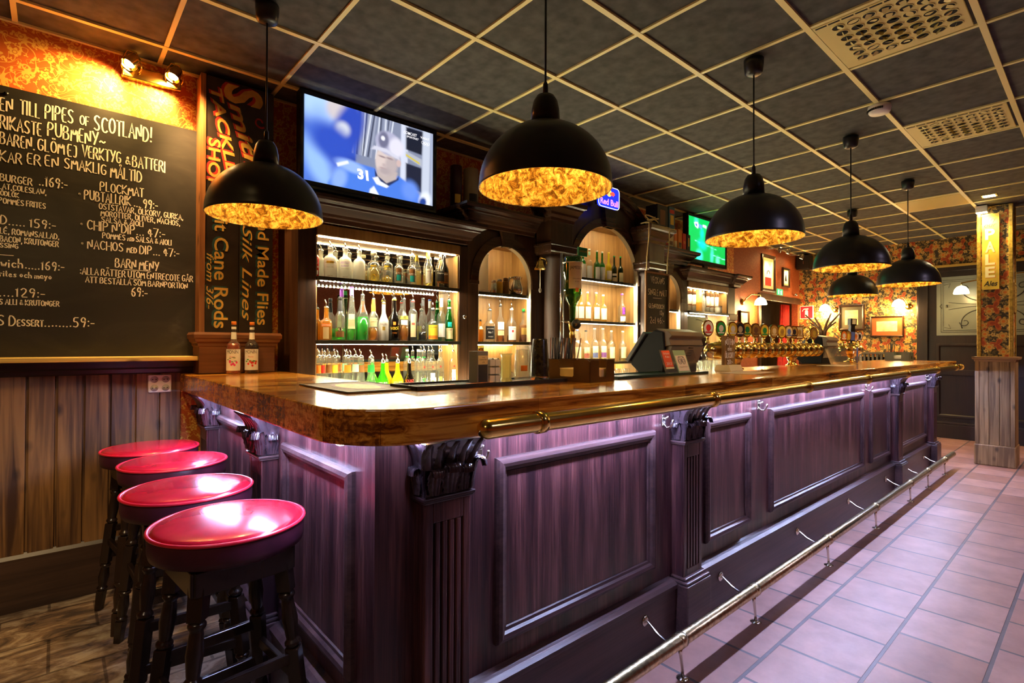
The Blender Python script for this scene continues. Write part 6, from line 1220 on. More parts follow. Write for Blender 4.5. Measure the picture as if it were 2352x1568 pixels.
t = thing('cocktail_shaker', 'tall black coated shaker tin standing upturned with a bare metal rim', 'shaker', (1.262, -1.60, z0)); part('body', MB().lathe([(.0465, .018), (.0455, .022), (.036, .185), (.033, .192), (.0005, .192)], (1.262, -1.60, z0), 28, capb=False), plain('black_coating', (.020, .015, .010), .22, 0, .5, 60), t); part('rim', MB().lathe([(.048, 0), (.0475, .018)], (1.262, -1.60, z0), 28, capt=False), M_STEEL, t)
def caddy(lab, cx, cy, rz, w, d, h, m_, straws, grp):
    t = thing('napkin_caddy', lab, 'caddy', (0, 0, 0), grp); w2, d2 = w / 2, d / 2
    part('base', MB().box(-w2, -d2, 0, w2, d2, .004), m_, t)
    def wall(p0, p1, n, notch):
        L = (Vector(p1) - Vector(p0)); ln = L.length; u = L / ln; q = []
        if notch: q = [(0, .004), (ln, .004), (ln, h - .012), (ln - .012, h), (ln * .66 + .012, h), (ln * .66, h - .014), (ln * .66, .030), (ln * .66 - .006, .024), (ln * .36 + .006, .024), (ln * .36, .030), (ln * .36, h - .014), (ln * .36 - .012, h), (.012, h), (0, h - .012)]
        else: q = [(0, .004), (ln, .004), (ln, h), (0, h)]
        nx, ny = n; f = lambda a, c, k: (p0[0] + u.x * a + nx * k, p0[1] + u.y * a + ny * k, c)
        part('side_panel', MB().prism(q, lambda a, c: f(a, c, 0), lambda a, c: f(a, c, -.0035)), m_, t)
    wall((-w2, -d2), (w2, -d2), (0, -1), True); wall((-w2, d2), (-w2, -d2), (-1, 0), True); wall((w2, -d2), (w2, d2), (1, 0), False); wall((w2, d2), (-w2, d2), (0, 1), False)
    part('divider', MB().box(-w2 + .004, d2 - .075, .004, w2 - .004, d2 - .072, h), m_, t)
    t.location = (cx, cy, ZT); t.rotation_euler = (0, 0, rz)
    if straws:
        nk = thing('napkin_stack', 'paper napkins stacked inside the ' + straws[1], 'napkins', (0, 0, 0)); part('napkin', MB().box(-w2 + .014, -d2 + .014, .0045, w2 - .014, d2 - .08, .062), P_WHITE if 'grey' in lab else lm('napkin_amber', (.82, .60, .25)), nk, bev=.003); nk.location = (cx, cy, ZT); nk.rotation_euler = (0, 0, rz)
        r_ = random.Random(5)
        for k in range(straws[0]):
            x = -w2 + .016 + (w - .032) * (k + .5) / straws[0]; y = d2 - .06 + .045 * r_.random(); dx, dy = r_.uniform(-.035, .035), r_.uniform(-.03, .012)
            s_ = solo('drinking_straw', MB().tube([(0, 0, 0), (dx * .6, dy * .6, .11), (dx, dy, .205)], .0032, 6), lm('straw_brown', (.16, .05, .02)) if k % 3 == 1 else M_BLACKP, 'thin drinking straw standing in the ' + straws[1], 'straw', 'drinking straws in the ' + straws[1], at=(0, 0, 0))
            c_, s2 = math.cos(rz), math.sin(rz); s_.location = (cx + c_ * x - s2 * y, cy + s2 * x + c_ * y, ZT + .0045)
    return t
caddy('glossy brown napkin and straw caddy on the bar in front of the whisky shelves', 1.50, -1.63, .14, .22, .27, .105, plain('brown_bronze_plastic', (.12, .055, .015), .22, .3), (24, 'brown caddy'), 'napkin caddies on the bar')
caddy('grey napkin and straw caddy at the far end of the bar', 7.52, -1.62, .05, .26, .25, .105, plain('grey_plastic', (.13, .14, .12), .4), (14, 'grey caddy'), 'napkin caddies on the bar')
# upside-down whiskey bottle on an optic stand
op = thing('optic_stand', 'chrome optic stand with round badge carrying the upturned green whiskey bottle', 'optic', (1.64, -1.46, ZT)); ox, oy = 1.64, -1.46
part('post', MB().tube([(ox - .022, oy + .060, ZT), (ox - .022, oy + .060, 1.83)], .007, 10).tube([(ox - .022, oy + .060, 1.46), (ox, oy, 1.455)], .007, 8).lathe([(.030, 0), (.030, .008), (.012, .014)], (ox - .022, oy + .060, ZT), 20), M_STEEL, op)
part('dispenser', MB().lathe([(.010, 1.34), (.016, 1.37), (.016, 1.40), (.012, 1.405), (.018, 1.42), (.022, 1.455)], (ox, oy, 0), 16), plain('optic_brass', (.75, .55, .15), .25, 1), op)
part('badge', MB().tube([(ox - .004, oy - .030, 1.445), (ox - .006, oy - .036, 1.445)], .026, 24), P_BLACK, op); bt_ = MB(); put_text(bt_, 'JJ&S', lambda a, c: (a, oy - .0368, c), ox - .020, ox + .010, 1.438, .012); part('badge_lettering', bt_, P_GOLD, op)
part('clamp', MB().tube([(ox + .052 * math.cos(a), oy + .052 * math.sin(a), 1.772) for a in [2 * PI * k / 28 for k in range(28)]], .004, 6, closed=True).tube([(ox - .022, oy + .060, 1.772), (ox - .012, oy + .048, 1.772)], .005, 8), M_STEEL, op)
jm = thing('whiskey_bottle', 'large upturned green Irish whiskey bottle with cream label held in the optic', 'bottle', (ox, oy, 1.456))
G_JAM = glass('whiskey_green_glass', (.20, .42, .12), .04, .25, (.04, .13, .03))
part('glass', MB().lathe([(.014, 0), (.0165, .03), (.018, .085), (.024, .10), (.040, .125), (.0475, .15), (.0485, .165), (.0485, .34), (.045, .348), (.0005, .345)], (ox, oy, 1.456), 32), G_JAM, jm)
part('label', MB().grid(lambda u, v: (ox + .0492 * math.sin(-.30 + (u - .5) * 1.9), oy - .0492 * math.cos(-.30 + (u - .5) * 1.9), 1.456 + .175 + .14 * v), 16, 1), P_CREAM, jm)
tb = MB(); tb.xf = Matrix.Translation((ox, oy, 0)); put_text(tb, 'JAMESON', wrap(.0498, -.30), -.042, .042, 1.456 + .278, .017); part('lettering', tb, P_BLACK, jm)
tb = MB(); tb.xf = Matrix.Translation((ox, oy, 0)); put_text(tb, 'JOHN JAMESON', wrap(.0498, -.30), -.026, .026, 1.456 + .225, .006); put_text(tb, '& SON', wrap(.0498, -.30), -.012, .012, 1.456 + .210, .006); part('lettering', tb, P_BROWN, jm)
part('seal', MB().grid(lambda u, v: (ox + .0493 * math.sin(-.30 + (u - .5) * .4), oy - .0493 * math.cos(-.30 + (u - .5) * .4), 1.456 + .158 + .022 * v), 6, 1), P_ORANGE, jm)
t = thing('optic_topper', 'green rectangular advertising topper on the upturned whiskey bottle', 'sign', (ox, oy, 1.804)); part('card', MB().box(ox - .008, oy - .050, 1.806, ox + .062, oy - .040, 1.852), lm('topper_green', (.01, .30, .06)), t); tb = MB(); put_text(tb, 'JAMESON', lambda a, c: (a, oy - .0506, c), ox - .003, ox + .057, 1.826, .010); part('lettering', tb, P_GOLD, t); part('foot', MB().box(ox - .01, oy - .045, 1.8045, ox + .01, oy, 1.81), M_BLACKP, t)
# tills
M_TILLB = plain('till_matt_black', (.007, .007, .008), .6, spec=.2)
M_TILLG = plain('till_bronze_grey', (.17, .13, .09), .35)
def till(lab, x0, x1, grp, y0=-1.585):
    t = thing('cash_till', lab, 'till', ((x0 + x1) / 2, -1.45, ZT)); Y = lambda y: y0 + y
    ex = lambda a0, a1: (lambda p: (lambda y, z: (a0, Y(y), ZT + z)))(0)
    part('body', MB().prism([(.06, 0), (.24, 0), (.30, .05), (.30, .075), (.17, .245), (.12, .27), (.06, .26), (.05, .16)], lambda y, z: (x0, Y(y), ZT + z), lambda y, z: (x1, Y(y), ZT + z)), M_TILLB, t, bev=.006)
    part('display', MB().prism([(.315, .06), (.335, .08), (.20, .262), (.175, .25)], lambda y, z: (x0 - .012, Y(y), ZT + z), lambda y, z: (x1 + .012, Y(y), ZT + z)), plain('till_display_edge', (.05, .055, .06), .25), t, bev=.004)
    h = part('printer_hood', MB().prism([(.01, .175), (.055, .165), (.075, .255), (.12, .282), (.03, .262), (.0, .235), (.022, .215)], lambda y, z: (x0 + .01, Y(y), ZT + z), lambda y, z: (x1, Y(y), ZT + z)), M_TILLG, t, bev=.004)
    part('rear_cover', MB().prism([(.05, .06), (.06, .06), (.06, .17), (.008, .17)], lambda y, z: (x0 + .02, Y(y), ZT + z), lambda y, z: (x1, Y(y), ZT + z)), M_TILLG, t)
    b = MB()
    for k in range(4): b.box((x0 + x1) / 2 + .02, Y(.012 + .010 * k * .4), ZT + .155 - .016 * k, (x0 + x1) / 2 + .07, Y(.010 + .018 * k * .55) - .002, ZT + .161 - .016 * k)
    part('vent', b, M_BLACKP, t); return t
till('black and bronze cash till seen from behind, beside the green bar runner', 2.40, 2.80, None); till('second dark cash till seen from behind, beyond the long beer font', 5.20, 5.52, None, -1.56)
# acrylic holder with two cards by the till
def holder(lab, x0, x1, y, h=.145, lean=.05, nm='card_holder'):
    t = thing(nm, lab, 'card holder', ((x0 + x1) / 2, y, ZT)); g = glass(nm + '_acrylic', (.90, .86, .80), .06, .08, (.7, .6, .5))
    part('panel', MB().prism([(0, 0), (.003, 0), (lean + .003, h), (lean, h)], lambda a, c: (x0, y + a, ZT + c + .003), lambda a, c: (x1, y + a, ZT + c + .003)), g, t); part('foot', MB().box(x0, y, ZT, x1, y + .09, ZT + .003), g, t)
    return t
holder('clear acrylic stand with a red and a green-edged card in front of the till', 2.235, 2.62, -1.655)
def card(lab, x0, x1, z0, z1, m_, cat='card'):
    y_ = lambda z: -1.6565 + .05 * (z / .145)
    t = thing('review_card', lab, cat, ((x0 + x1) / 2, y_(z0), ZT + z0)); part('paper', MB().prism([(z0, 0), (z1, 0), (z1, -.0008), (z0, -.0008)], lambda z, o: (x0, y_(z) + o, ZT + .003 + z), lambda z, o: (x1, y_(z) + o, ZT + .003 + z)), m_, t)
    return t, (lambda x, z, o=.0012: (x, y_(z) - o, ZT + .003 + z))
t, mp = card('red card with white writing in the left of the acrylic stand', 2.25, 2.335, .045, .140, lm('card_poppy', (.75, .10, .03)))
part('lettering', put_text(MB(), 'Schysst', mp, 2.262, 2.325, .118, .012, .2), P_WHITE, t); part('lettering', put_text(MB(), 'Pubs', mp, 2.272, 2.318, .098, .012, .2), P_WHITE, t); part('lettering', put_text(MB(), '2013', mp, 2.265, 2.322, .056, .016, .2), P_WHITE, t); part('strip', MB().quad(mp(2.25, .034), mp(2.335, .034), mp(2.335, .043), mp(2.25, .043)), P_CREAM, t)
t, mp = card('cream and green card with a round-eyed owl mark in the acrylic stand', 2.372, 2.505, .008, .142, lm('card_sage', (.30, .45, .25)))
part('paper_inner', MB().quad(mp(2.380, .018), mp(2.497, .018), mp(2.497, .110), mp(2.380, .110)), lm('card_cream2', (.80, .70, .52)), t)
ow = MB()
for sx in (-1, 1):
    for r_ in (.019, .010): ow.tube([mp(2.4385 + sx * .021 + r_ * math.cos(a), .078 + r_ * math.sin(a), .0016) for a in [2 * PI * k / 20 for k in range(20)]], .0014, 5, closed=True)
ow.tube([mp(2.405, .099, .0016), mp(2.42, .104, .0016), mp(2.4385, .101, .0016), mp(2.457, .104, .0016), mp(2.472, .099, .0016)], .0016, 5); part('owl_mark', ow, P_BLACK, t); part('lettering', put_text(MB(), 'tripadvisor', lambda a, c: mp(a, c, .0018), 2.392, 2.487, .038, .009), P_BROWN, t)
t = thing('glass_tumbler', 'straight faceted water tumbler beside the till', 'glass', (2.90, -1.55, ZT + .0005)); part('glass', MB().lathe([(.030, 0), (.032, .004), (.034, .07), (.0385, .072), (.042, .135)], (2.90, -1.55, ZT + .0005), 20, capt=False), G_CLEAR, t); part('base', MB().lathe([(.029, .002), (.029, .016), (.0005, .018)], (2.90, -1.55, ZT + .0005), 20, capb=False), G_CLEAR, t)
t = thing('tabletop_sign', 'upright wooden tabletop sign with chalk writing on a white foot', 'sign', (3.13, -1.585, ZT)); part('foot', MB().prism([(-.06, 0), (.06, 0), (.045, .04), (-.045, .04)], lambda a, c: (3.06 + a * .0 - .02, -1.585 + a, ZT + c), lambda a, c: (3.22, -1.585 + a, ZT + c)), P_CREAM, t)
part('board', MB().box(3.045, -1.595, ZT + .035, 3.205, -1.575, ZT + .245), mk_pine('sign_board_wood', (.14, .07, .015), (.38, .20, .05)), t, bev=.002)
b = MB()
for tx, x0, x1, z, h in (('NÖTHIN', 3.06, 3.195, .180, .040), ('eler', 3.095, 3.16, .140, .034), ('ÖLKORV', 3.06, 3.195, .090, .036), ('20:-', 3.09, 3.17, .048, .028)): chalk(b, tx, lambda x, z: (x, -1.5956, ZT + z), x0, x1, z, h, .0028)
part('chalk_lettering', b, M_CHALK, t)
for i, (x, y, rz, lb) in enumerate(((2.95, -1.80, .12, 'loose paper menu lying flat on the bar in front of the tabletop sign'), (4.9, -1.72, .05, 'loose paper menu lying on the bar before the second till'))):
    o = solo('paper_menu', MB().box(-.21, -.105, 0, .21, .105, .0012), plain('menu_paper', (.70, .60, .42), .4), lb, 'paper', at=(0, 0, 0)); o.location = (x, y, ZT); o.rotation_euler = (0, 0, rz)
# beer fonts
bf = thing('beer_font', 'long polished brass beer font with a row of medallion tap handles', 'beer tap', (4.0, -1.50, ZT)); fy, fz, frr = -1.50, 1.300, .056
prof = [(2.99, .0006), (3.0, .030), (3.02, .048), (3.05, frr)]
xs = [2.99, 2.997, 3.012, 3.035, 3.07]; rs = [.001, .022, .040, .052, frr]; x = 3.07
while x < 5.02:
    xs += [x + .050, x + .058, x + .072, x + .080]; rs += [frr, frr + .006, frr + .006, frr]; x += .128
xs += [5.06, 5.10, 5.125, 5.14]; rs += [frr + .004, .048, .030, .001]
part('tube', MB().tube([(a, fy, fz) for a in xs], rs, 28), M_GILT, bf)
for x in (3.42, 4.47): part('pillar', MB().lathe([(.055, 0), (.055, .008), (.035, .016), (.030, .04), (.040, .065), (.048, .085), (.036, .10)], (x, fy, ZT), 24), M_GILT, bf)
TC = [('white and red', P_WHITE, P_RED), ('green and white', P_GREEN, P_WHITE), ('white and yellow', P_YEL, P_WHITE), ('black and silver', P_BLACK, P_CREAM), ('lime and yellow', P_YEL, P_GREEN), ('amber', P_GOLD, P_BROWN), ('yellow and green', P_YEL, P_GREEN), ('amber and white', P_GOLD, P_CREAM), ('golden yellow', P_YEL, P_GOLD), ('white and blue', P_CREAM, P_BLUE), ('dark gold', P_GOLD, P_BLACK), ('square cream', P_CREAM, P_GOLD), ('open ring', None, None), ('gold', P_GOLD, P_YEL)]
TX = [2.985, 3.165, 3.345, 3.463, 3.578, 3.729, 3.888, 4.071, 4.229, 4.376, 4.49, 4.609, 4.795, 4.968]
def medallion(par, x, y, z, f, e, w=.040, h=.058, an=-.55, ring=False, square=False):
    M_ = Matrix.Translation((x, y, z)) @ Matrix.Rotation(an, 4, 'Z')
    tp = MB(); tp.xf = M_; tp.lathe([(.014, 0), (.016, .008), (.009, .016), (.009, .035), (.013, .045)], n=14)
    if ring: tp.tube([(w * math.cos(a), 0, .045 + h + h * math.sin(a)) for a in [2 * PI * k / 28 for k in range(28)]], .006, 8, closed=True)
    elif square: tp.box(-w * .9, -.010, .045, w * .9, .010, .045 + 2 * h)
    else: tp.prism([(w * math.cos(a), .045 + h + h * math.sin(a)) for a in [2 * PI * k / 28 for k in range(28)]], lambda a, c: (a, -.011, c), lambda a, c: (a, .011, c), smooth=True)
    o = part('tap_handle', tp, M_GILT, par)
    if f:
        fb = MB(); fb.xf = M_
        if square: fb.box(-w * .75, -.0115, .055, w * .75, -.0101, .035 + 2 * h)
        else: fb.prism([(w * .84 * math.cos(a), .045 + h + h * .84 * math.sin(a)) for a in [2 * PI * k / 28 for k in range(28)]], lambda a, c: (a, -.0125, c), lambda a, c: (a, -.0111, c))
        part('badge', fb, f, o)
        eb = MB(); eb.xf = M_; eb.prism([(w * .45 * math.cos(a), .045 + h * 1.05 + h * .42 * math.sin(a)) for a in [2 * PI * k / 20 for k in range(20)]], lambda a, c: (a, -.0132, c), lambda a, c: (a, -.0126, c)); eb.box(-w * .6, -.0134, .045 + h * .42, w * .6, -.0126, .045 + h * .60)
        part('badge_mark', eb, e, o)
for x, (nm_, f, e) in zip(TX, TC): medallion(bf, x, fy - .005, fz + frr - .003, f, e, ring=f is None, square=nm_.startswith('square'))
for x in (3.66, 3.82, 3.98, 4.15): part('pipe', MB().tube([(x, fy + .045, fz + .03), (x, fy + .045, fz + .13)], .006, 8), M_STEEL, bf)
for x in TX[1::1][:12]: part('spout', MB().tube([(x, fy + frr - .006, fz), (x, fy + frr + .03, fz - .005), (x, fy + frr + .04, fz - .05)], .009, 8), M_GILT, bf)
b2 = thing('beer_font', 'small brass beer font with a tall black tap at the far bar end', 'beer tap', (6.05, -1.50, ZT)); sxp = 6.08
part('body', MB().lathe([(.07, 0), (.07, .01), (.035, .022), (.033, .06), (.07, .085), (.095, .115), (.098, .14), (.085, .175), (.055, .20), (.03, .212)], (sxp, fy, ZT), 32), M_GILT, b2); part('arm', MB().tube([(sxp - .28, fy, ZT + .135), (sxp - .26, fy, ZT + .135), (sxp + .26, fy, ZT + .135), (sxp + .30, fy, ZT + .135)], [.04, .05, .05, .03], 22), M_GILT, b2)
for i, (dx, f, e) in enumerate(((-.25, P_ORANGE, P_WHITE), (-.12, P_GOLD, P_YEL), (.14, P_WHITE, P_ORANGE), (.27, P_WHITE, P_BLACK))): medallion(b2, sxp + dx, fy, ZT + .180, f, e)
tp = MB(); M_ = Matrix.Translation((sxp, fy, ZT + .20)) @ Matrix.Rotation(-.5, 4, 'Z') @ Matrix.Rotation(.06, 4, 'Y'); tp.xf = M_; tp.box(-.030, -.018, .03, .030, .018, .16).box(-.026, -.016, .16, .026, .016, .20).box(-.038, -.022, .20, .038, .022, .275).lathe([(.012, 0), (.012, .03)], n=12)
k_ = part('tap_handle', tp, M_BLACKP, b2, 'tall black tap handle'); fb = MB(); fb.xf = M_; fb.box(-.024, -.0195, .04, .024, -.0181, .13); part('badge', fb, P_BLUE, k_); fb = MB(); fb.xf = M_; fb.box(-.020, -.0235, .215, .026, -.0221, .268); part('badge', fb, P_WHITE, k_)
holder('large clear acrylic menu stand at the far end of the bar', 4.95, 5.50, -1.66, .15, .05, 'menu_stand')
t = thing('pen_glass', 'small glass holding blue and black pens near the far beer font', 'glass', (5.72, -1.66, ZT)); part('glass', MB().lathe([(.032, 0), (.036, .004), (.045, .14)], (5.72, -1.66, ZT), 20, capt=False), G_CLEAR, t)
for k, m_ in enumerate((P_BLUE, P_BLACK, lm('pen_violet', (.12, .05, .30)))): solo('pen', MB().tube([(0, 0, 0), (-.006 + .008 * k, -.004, .155)], .006, 8), m_, ('blue', 'black', 'violet')[k] + ' pen standing in the small glass at the far bar end', 'pen', 'pens in the glass', at=(0, 0, 0)).location = (5.712 + .010 * k, -1.66 + .006 * k, ZT + .005)
# ---------------------------------------------------------------- ceiling fittings
M_PANEL = plain('ceiling_vent_cream', (.82, .68, .26), .45); M_HOLESHADE = plain('vent_hole_shade', (.012, .011, .010), .8)  # second material: dark colour standing in for shade inside holes and slots
def vent(lab, x0, y0):
    t = thing('ceiling_vent', lab, 'ceiling vent', (x0 + .3, y0 - .294, ZC - .012)); x1, y1 = x0 + .572, y0 - .560; x0 += .014; y0 -= .016
    part('plate', MB().box(x0, y1, ZC - .012, x1, y0, ZC - .001), M_PANEL, t, bev=.002); nz = part('nozzles', MB().box(x0 + .2, y1 + .2, ZC - .0122, x0 + .21, y1 + .21, ZC - .012), M_PANEL, t); h, r = MB(), MB()
    for i in range(7):
        for j in range(7):
            cx, cy = x0 + .075 + .0665 * i, y1 + .055 + .066 * j; h.lathe([(.0255, -.0130), (.0005, -.0126)], (cx, cy, ZC), 18, capb=False)
            r.lathe([(.0295, -.012), (.0295, -.0145), (.0255, -.0155), (.0250, -.0125)], (cx, cy, ZC), 18, capb=False, capt=False)
            a = .9 * math.sin(i * .8 + j * .55) - .2; M_ = Matrix.Translation((cx, cy, ZC - .0145)) @ Matrix.Rotation(.5 * j - 1.2, 4, 'Z') @ Matrix.Rotation(a, 4, 'Y'); r.xf = M_; r.add([(.024 * math.cos(2 * PI * k / 14), .014 * math.sin(2 * PI * k / 14), .004 * math.cos(2 * PI * k / 14)) for k in range(14)], [tuple(range(14))], False); r.xf = None
    bpy.data.objects.remove(nz); part('nozzle_shade_disc', h, M_HOLESHADE, t); part('nozzle_rims', r, M_PANEL, t)  # flat dark discs on the plate paint the shade of the nozzle holes
    s_ = MB(); 
    for k in range(9): s_.box(x0 + .012, y1 + .02 + k * .058, ZC - .0135, x0 + .022, y1 + .07 + k * .058, ZC - .0121)
    part('side_slot', s_, M_HOLESHADE, t); return t
vent('cream ceiling vent panel with rows of round nozzles, nearer of the two', 2.4, -2.352); vent('cream ceiling vent panel with rows of round nozzles, farther one beyond the smoke detector', 4.2, -2.352)
t = thing('smoke_detector', 'round white smoke detector on the ceiling grid between the two vents', 'smoke detector', (3.655, -2.352, ZC - .065)); part('base', MB().lathe([(.055, -.062), (.062, -.052), (.066, -.03), (.064, -.013)], (3.655, -2.352, ZC), 28), M_WHITE, t)
b = MB()
for k in range(12): a = PI * .55 + k * .17; b.box(3.655 + .0655 * math.cos(a) - .004, -2.352 + .0655 * math.sin(a) - .004, ZC - .050, 3.655 + .0655 * math.cos(a) + .004, -2.352 + .0655 * math.sin(a) + .004, ZC - .038)
part('vent_slot', b, M_HOLESHADE, t)
t = thing('ceiling_grille', 'flat cream slatted air grille in the ceiling beyond the vents', 'ceiling vent', (6.9, -2.06, ZC - .012)); part('frame', MB().box(6.612, -2.338, ZC - .010, 7.188, -1.778, ZC - .001), M_PANEL, t); b = MB()
for k in range(26): b.box(6.625 + k * .0215, -2.33, ZC - .016, 6.633 + k * .0215, -1.785, ZC - .010)
part('slats', b, M_PANEL, t)
M_DL = emit('downlight_glow', (1, .86, .55), 30)
t = thing('downlight', 'small square lit downlight in the ceiling beside the column', 'ceiling light', (6.98, -2.52, ZC - .012)); part('frame', MB().box(6.92, -2.58, ZC - .010, 7.04, -2.46, ZC - .001), M_CREAM, t); part('glow', MB().box(6.935, -2.565, ZC - .012, 7.025, -2.475, ZC - .010), M_DL, t)
t = thing('column_floodlight', 'square lit floodlight at the top of the column above the ales sign', 'lamp', (7.42, -2.40, 2.80)); part('housing', MB().box(7.40, -2.455, 2.85, 7.475, -2.355, 2.925), M_WHITE, t, bev=.004); part('glow', MB().box(7.4, -2.45, 2.846, 7.47, -2.36, 2.8495), M_DL, t); part('arm', MB().tube([(7.45, -2.40, 2.925), (7.52, -2.40, 2.93)], .008, 8), M_WHITE, t)
spot('column_flood_beam', (7.40, -2.43, 2.84), (7.50, -2.50, 2.0), 30, (1, .72, .26), 120, .8, .03)
t = thing('ales_sign', 'narrow yellow vertical sign on the column reading Try our PALE Ales', 'sign', (7.48, -2.475, 1.98)); part('board', MB().box(7.468, -2.548, 1.98, 7.4895, -2.402, 2.83), plain('sign_gold', (.72, .50, .07), .4, 0, .25, 8), t, bev=.002)
mpc = lambda a, c: (7.4672, -2.402 - a, c)
part('lettering', put_text(MB(), 'Try', mpc, .045, .125, 2.745, .045, .3), P_BLACK, t); part('lettering', put_text(MB(), 'our', mpc, .02, .125, 2.685, .045, .3), P_BLACK, t); part('lettering', put_text(MB(), 'Ales', mpc, .015, .132, 2.02, .055, .3, .02), P_BLACK, t)
for k, ch in enumerate('PALE'): part('letter_shadow', put_text(MB(), ch, lambda a, c: (7.4676, -2.402 - a - .006, c - .005), .028, .110, 2.545 - .142 * k, .115, 0, .03), P_ORANGE, t); part('letter', put_text(MB(), ch, mpc, .028, .110, 2.545 - .142 * k, .115, 0, .03), lm('letter_pale', (.90, .82, .50)), t)
t = thing('picture_frame', 'narrow gilt framed picture on the right face of the column', 'picture', (7.66, -2.69, 1.72)); part('frame', MB().frame(7.56, 1.72, 7.76, 2.05, [(0, 0), (0, .016), (.02, .02), (.03, .006)], lambda x, z, h: (x, -2.645 - h - .02 + .02, z)), M_GOLDTRIM, t); part('print', MB().box(7.58, -2.652, 1.74, 7.74, -2.645, 2.03), lm('print_mint', (.55, .65, .45)), t)
t = thing('ceiling_speaker', 'black loudspeaker hung from the ceiling behind the column', 'speaker', (8.2, -2.86, 2.52)); part('cabinet', MB().box(8.05, -3.05, 2.52, 8.32, -2.76, 2.80), M_BLACKP, t, bev=.01); part('bracket', MB().box(8.16, -2.92, 2.80, 8.22, -2.86, ZC - .001), M_BLACKP, t); part('grille', MB().box(8.044, -3.03, 2.54, 8.05, -2.78, 2.78), plain('speaker_mesh', (.03, .03, .035), .6), t)
# ---------------------------------------------------------------- far walls
M_FRAME = wood('dark_picture_frame', (.02, .009, .005), (.06, .028, .015), 2, 30, 3, .3); M_MAT = lm('mat_cream', (.70, .55, .26)); M_MATR = lm('mat_rust', (.42, .10, .02)); M_MATD = lm('mat_olive', (.10, .08, .04)); M_SEP = plain('sepia_print', (.62, .48, .25), .5, 0, .35, 14)
M_GLOW = emit('lit_shade', (1, .86, .50), 5)
def picture(lab, wall, a0, a1, z0, z1, fw, mm, pm, mi_, extra=None):
    t = thing('framed_picture', lab, 'picture', ((a0 + a1) / 2, YW - .02, z0) if wall == 'b' else (XR - .02, (a0 + a1) / 2, z0))
    mp = (lambda a, z, h: (a, YW - .002 - h, z)) if wall == 'b' else (lambda a, z, h: (XR - .002 - h, a, z))
    part('frame', MB().frame(a0, z0, a1, z1, [(0, 0), (0, .022), (fw * .4, .028), (fw, .012), (fw, .004)], mp), M_FRAME, t)
    q = lambda i, h, m_, n_: part(n_, MB().quad(mp(a0 + i, z0 + i, h), mp(a1 - i, z0 + i, h), mp(a1 - i, z1 - i, h), mp(a0 + i, z1 - i, h)), m_, t)
    q(fw * .9, .006, mm, 'mount'); q(fw + mi_, .0075, pm, 'print')
    if extra: extra(t, mp)
    return t
picture('framed print in an olive mount, left of the two pictures on the floral wall', 'r', -.74, -.37, 1.60, 2.02, .035, M_MATD, M_SEP, .055)
picture('wide framed print in a rust mount, right of the two pictures on the floral wall', 'r', -1.26, -.82, 1.49, 1.815, .022, M_MATR, M_SEP, .06)
picture('small framed drawing low on the rust wall beside the far shelf unit', 'b', 7.16, 7.46, 1.50, 1.86, .03, M_MAT, M_SEP, .03)
def whale(t, mp):
    part('red_panel', MB().quad(mp(8.03, 2.30, .009), mp(8.26, 2.30, .009), mp(8.26, 2.43, .009), mp(8.03, 2.43, .009)), P_RED, t); part('swirl', MB().tube([mp(8.15 + .05 * math.cos(a), 2.49 + .05 * math.sin(a), .009) for a in [k * .3 for k in range(12)]], .006, 5), P_BLACK, t)
picture('tall framed poster with a red foot, lit above the dark passage', 'b', 7.90, 8.40, 2.20, 2.79, .05, M_MAT, P_WHITE, .05, whale)
def fig(t, mp): part('figure', MB().add([mp(8.80, 2.43, .009), mp(8.88, 2.43, .009), mp(8.86, 2.50, .009), mp(8.845, 2.57, .009), mp(8.82, 2.5, .009)], [(0, 1, 2, 3, 4)]), P_BLACK, t)
picture('small framed poster with a dark bottle figure, right of the tall lit poster', 'b', 8.70, 8.98, 2.33, 2.65, .03, M_MAT, P_WHITE, .025, fig)
def lampcone(lab, x, y, z, tx, ty, tz, pw):
    t = thing('track_spot', lab, 'spotlight', (x, y, z)); d = (Vector((tx, ty, tz)) - Vector((x, y, z))).normalized(); p = Vector((x, y, z))
    part('head', MB().tube([p - d * .03, p, p + d * .05], [.018, .028, .032], 14, cap=False), M_STEEL, t); part('bulb', MB().tube([p + d * .03, p + d * .036], .026, 14), M_SPOTB, t); part('arm', MB().tube([p - d * .02, Vector((x, YW - .02, z + .04)), Vector((x, YW - .002, z + .04))], .007, 8), M_STEEL, t)
    spot('track_beam', p + d * .06, (tx, ty, tz), pw, (1, .72, .34), 70, .8, .02)
lampcone('steel spotlight aimed at the tall lit poster, left of the pair', 8.05, .02, 2.84, 8.1, .25, 2.4, 9); lampcone('steel spotlight aimed at the tall lit poster, right of the pair', 8.40, .02, 2.86, 8.3, .25, 2.4, 7); lampcone('steel spotlight over the small bottle poster', 8.95, .02, 2.84, 8.85, .25, 2.3, 12)
def sconce(lab, base, nrm, up_, shade, pw):
    t = thing('wall_sconce', lab, 'wall lamp', tuple(base)); B = Vector(base); N = Vector(nrm); S = Vector(shade)
    part('back_plate', MB().tube([B, B + N * .012, B + N * .03], [.05, .045, .012], 20), M_GILT, t)
    mid = (B + S) / 2 + Vector((0, 0, .11)); part('arm', MB().tube([B + N * .02, B + N * .06 + Vector((0, 0, .05)), mid, S + Vector((0, 0, .10)), S + Vector((0, 0, .055))], .008, 8), M_GILT, t)
    part('shade', MB().lathe([(.085, -.05), (.088, -.04), (.075, .01), (.05, .045), (.02, .06)], tuple(S), 20, capb=False), M_GLOW, t, 'glowing mosaic glass shade')
    l = bpy.data.lights.new('sconce_light', 'POINT'); l.energy = pw; l.color = (1, .66, .26); l.shadow_soft_size = .05; o = bpy.data.objects.new('sconce_light', l); COL.objects.link(o); o.location = S + Vector((0, 0, -.09))
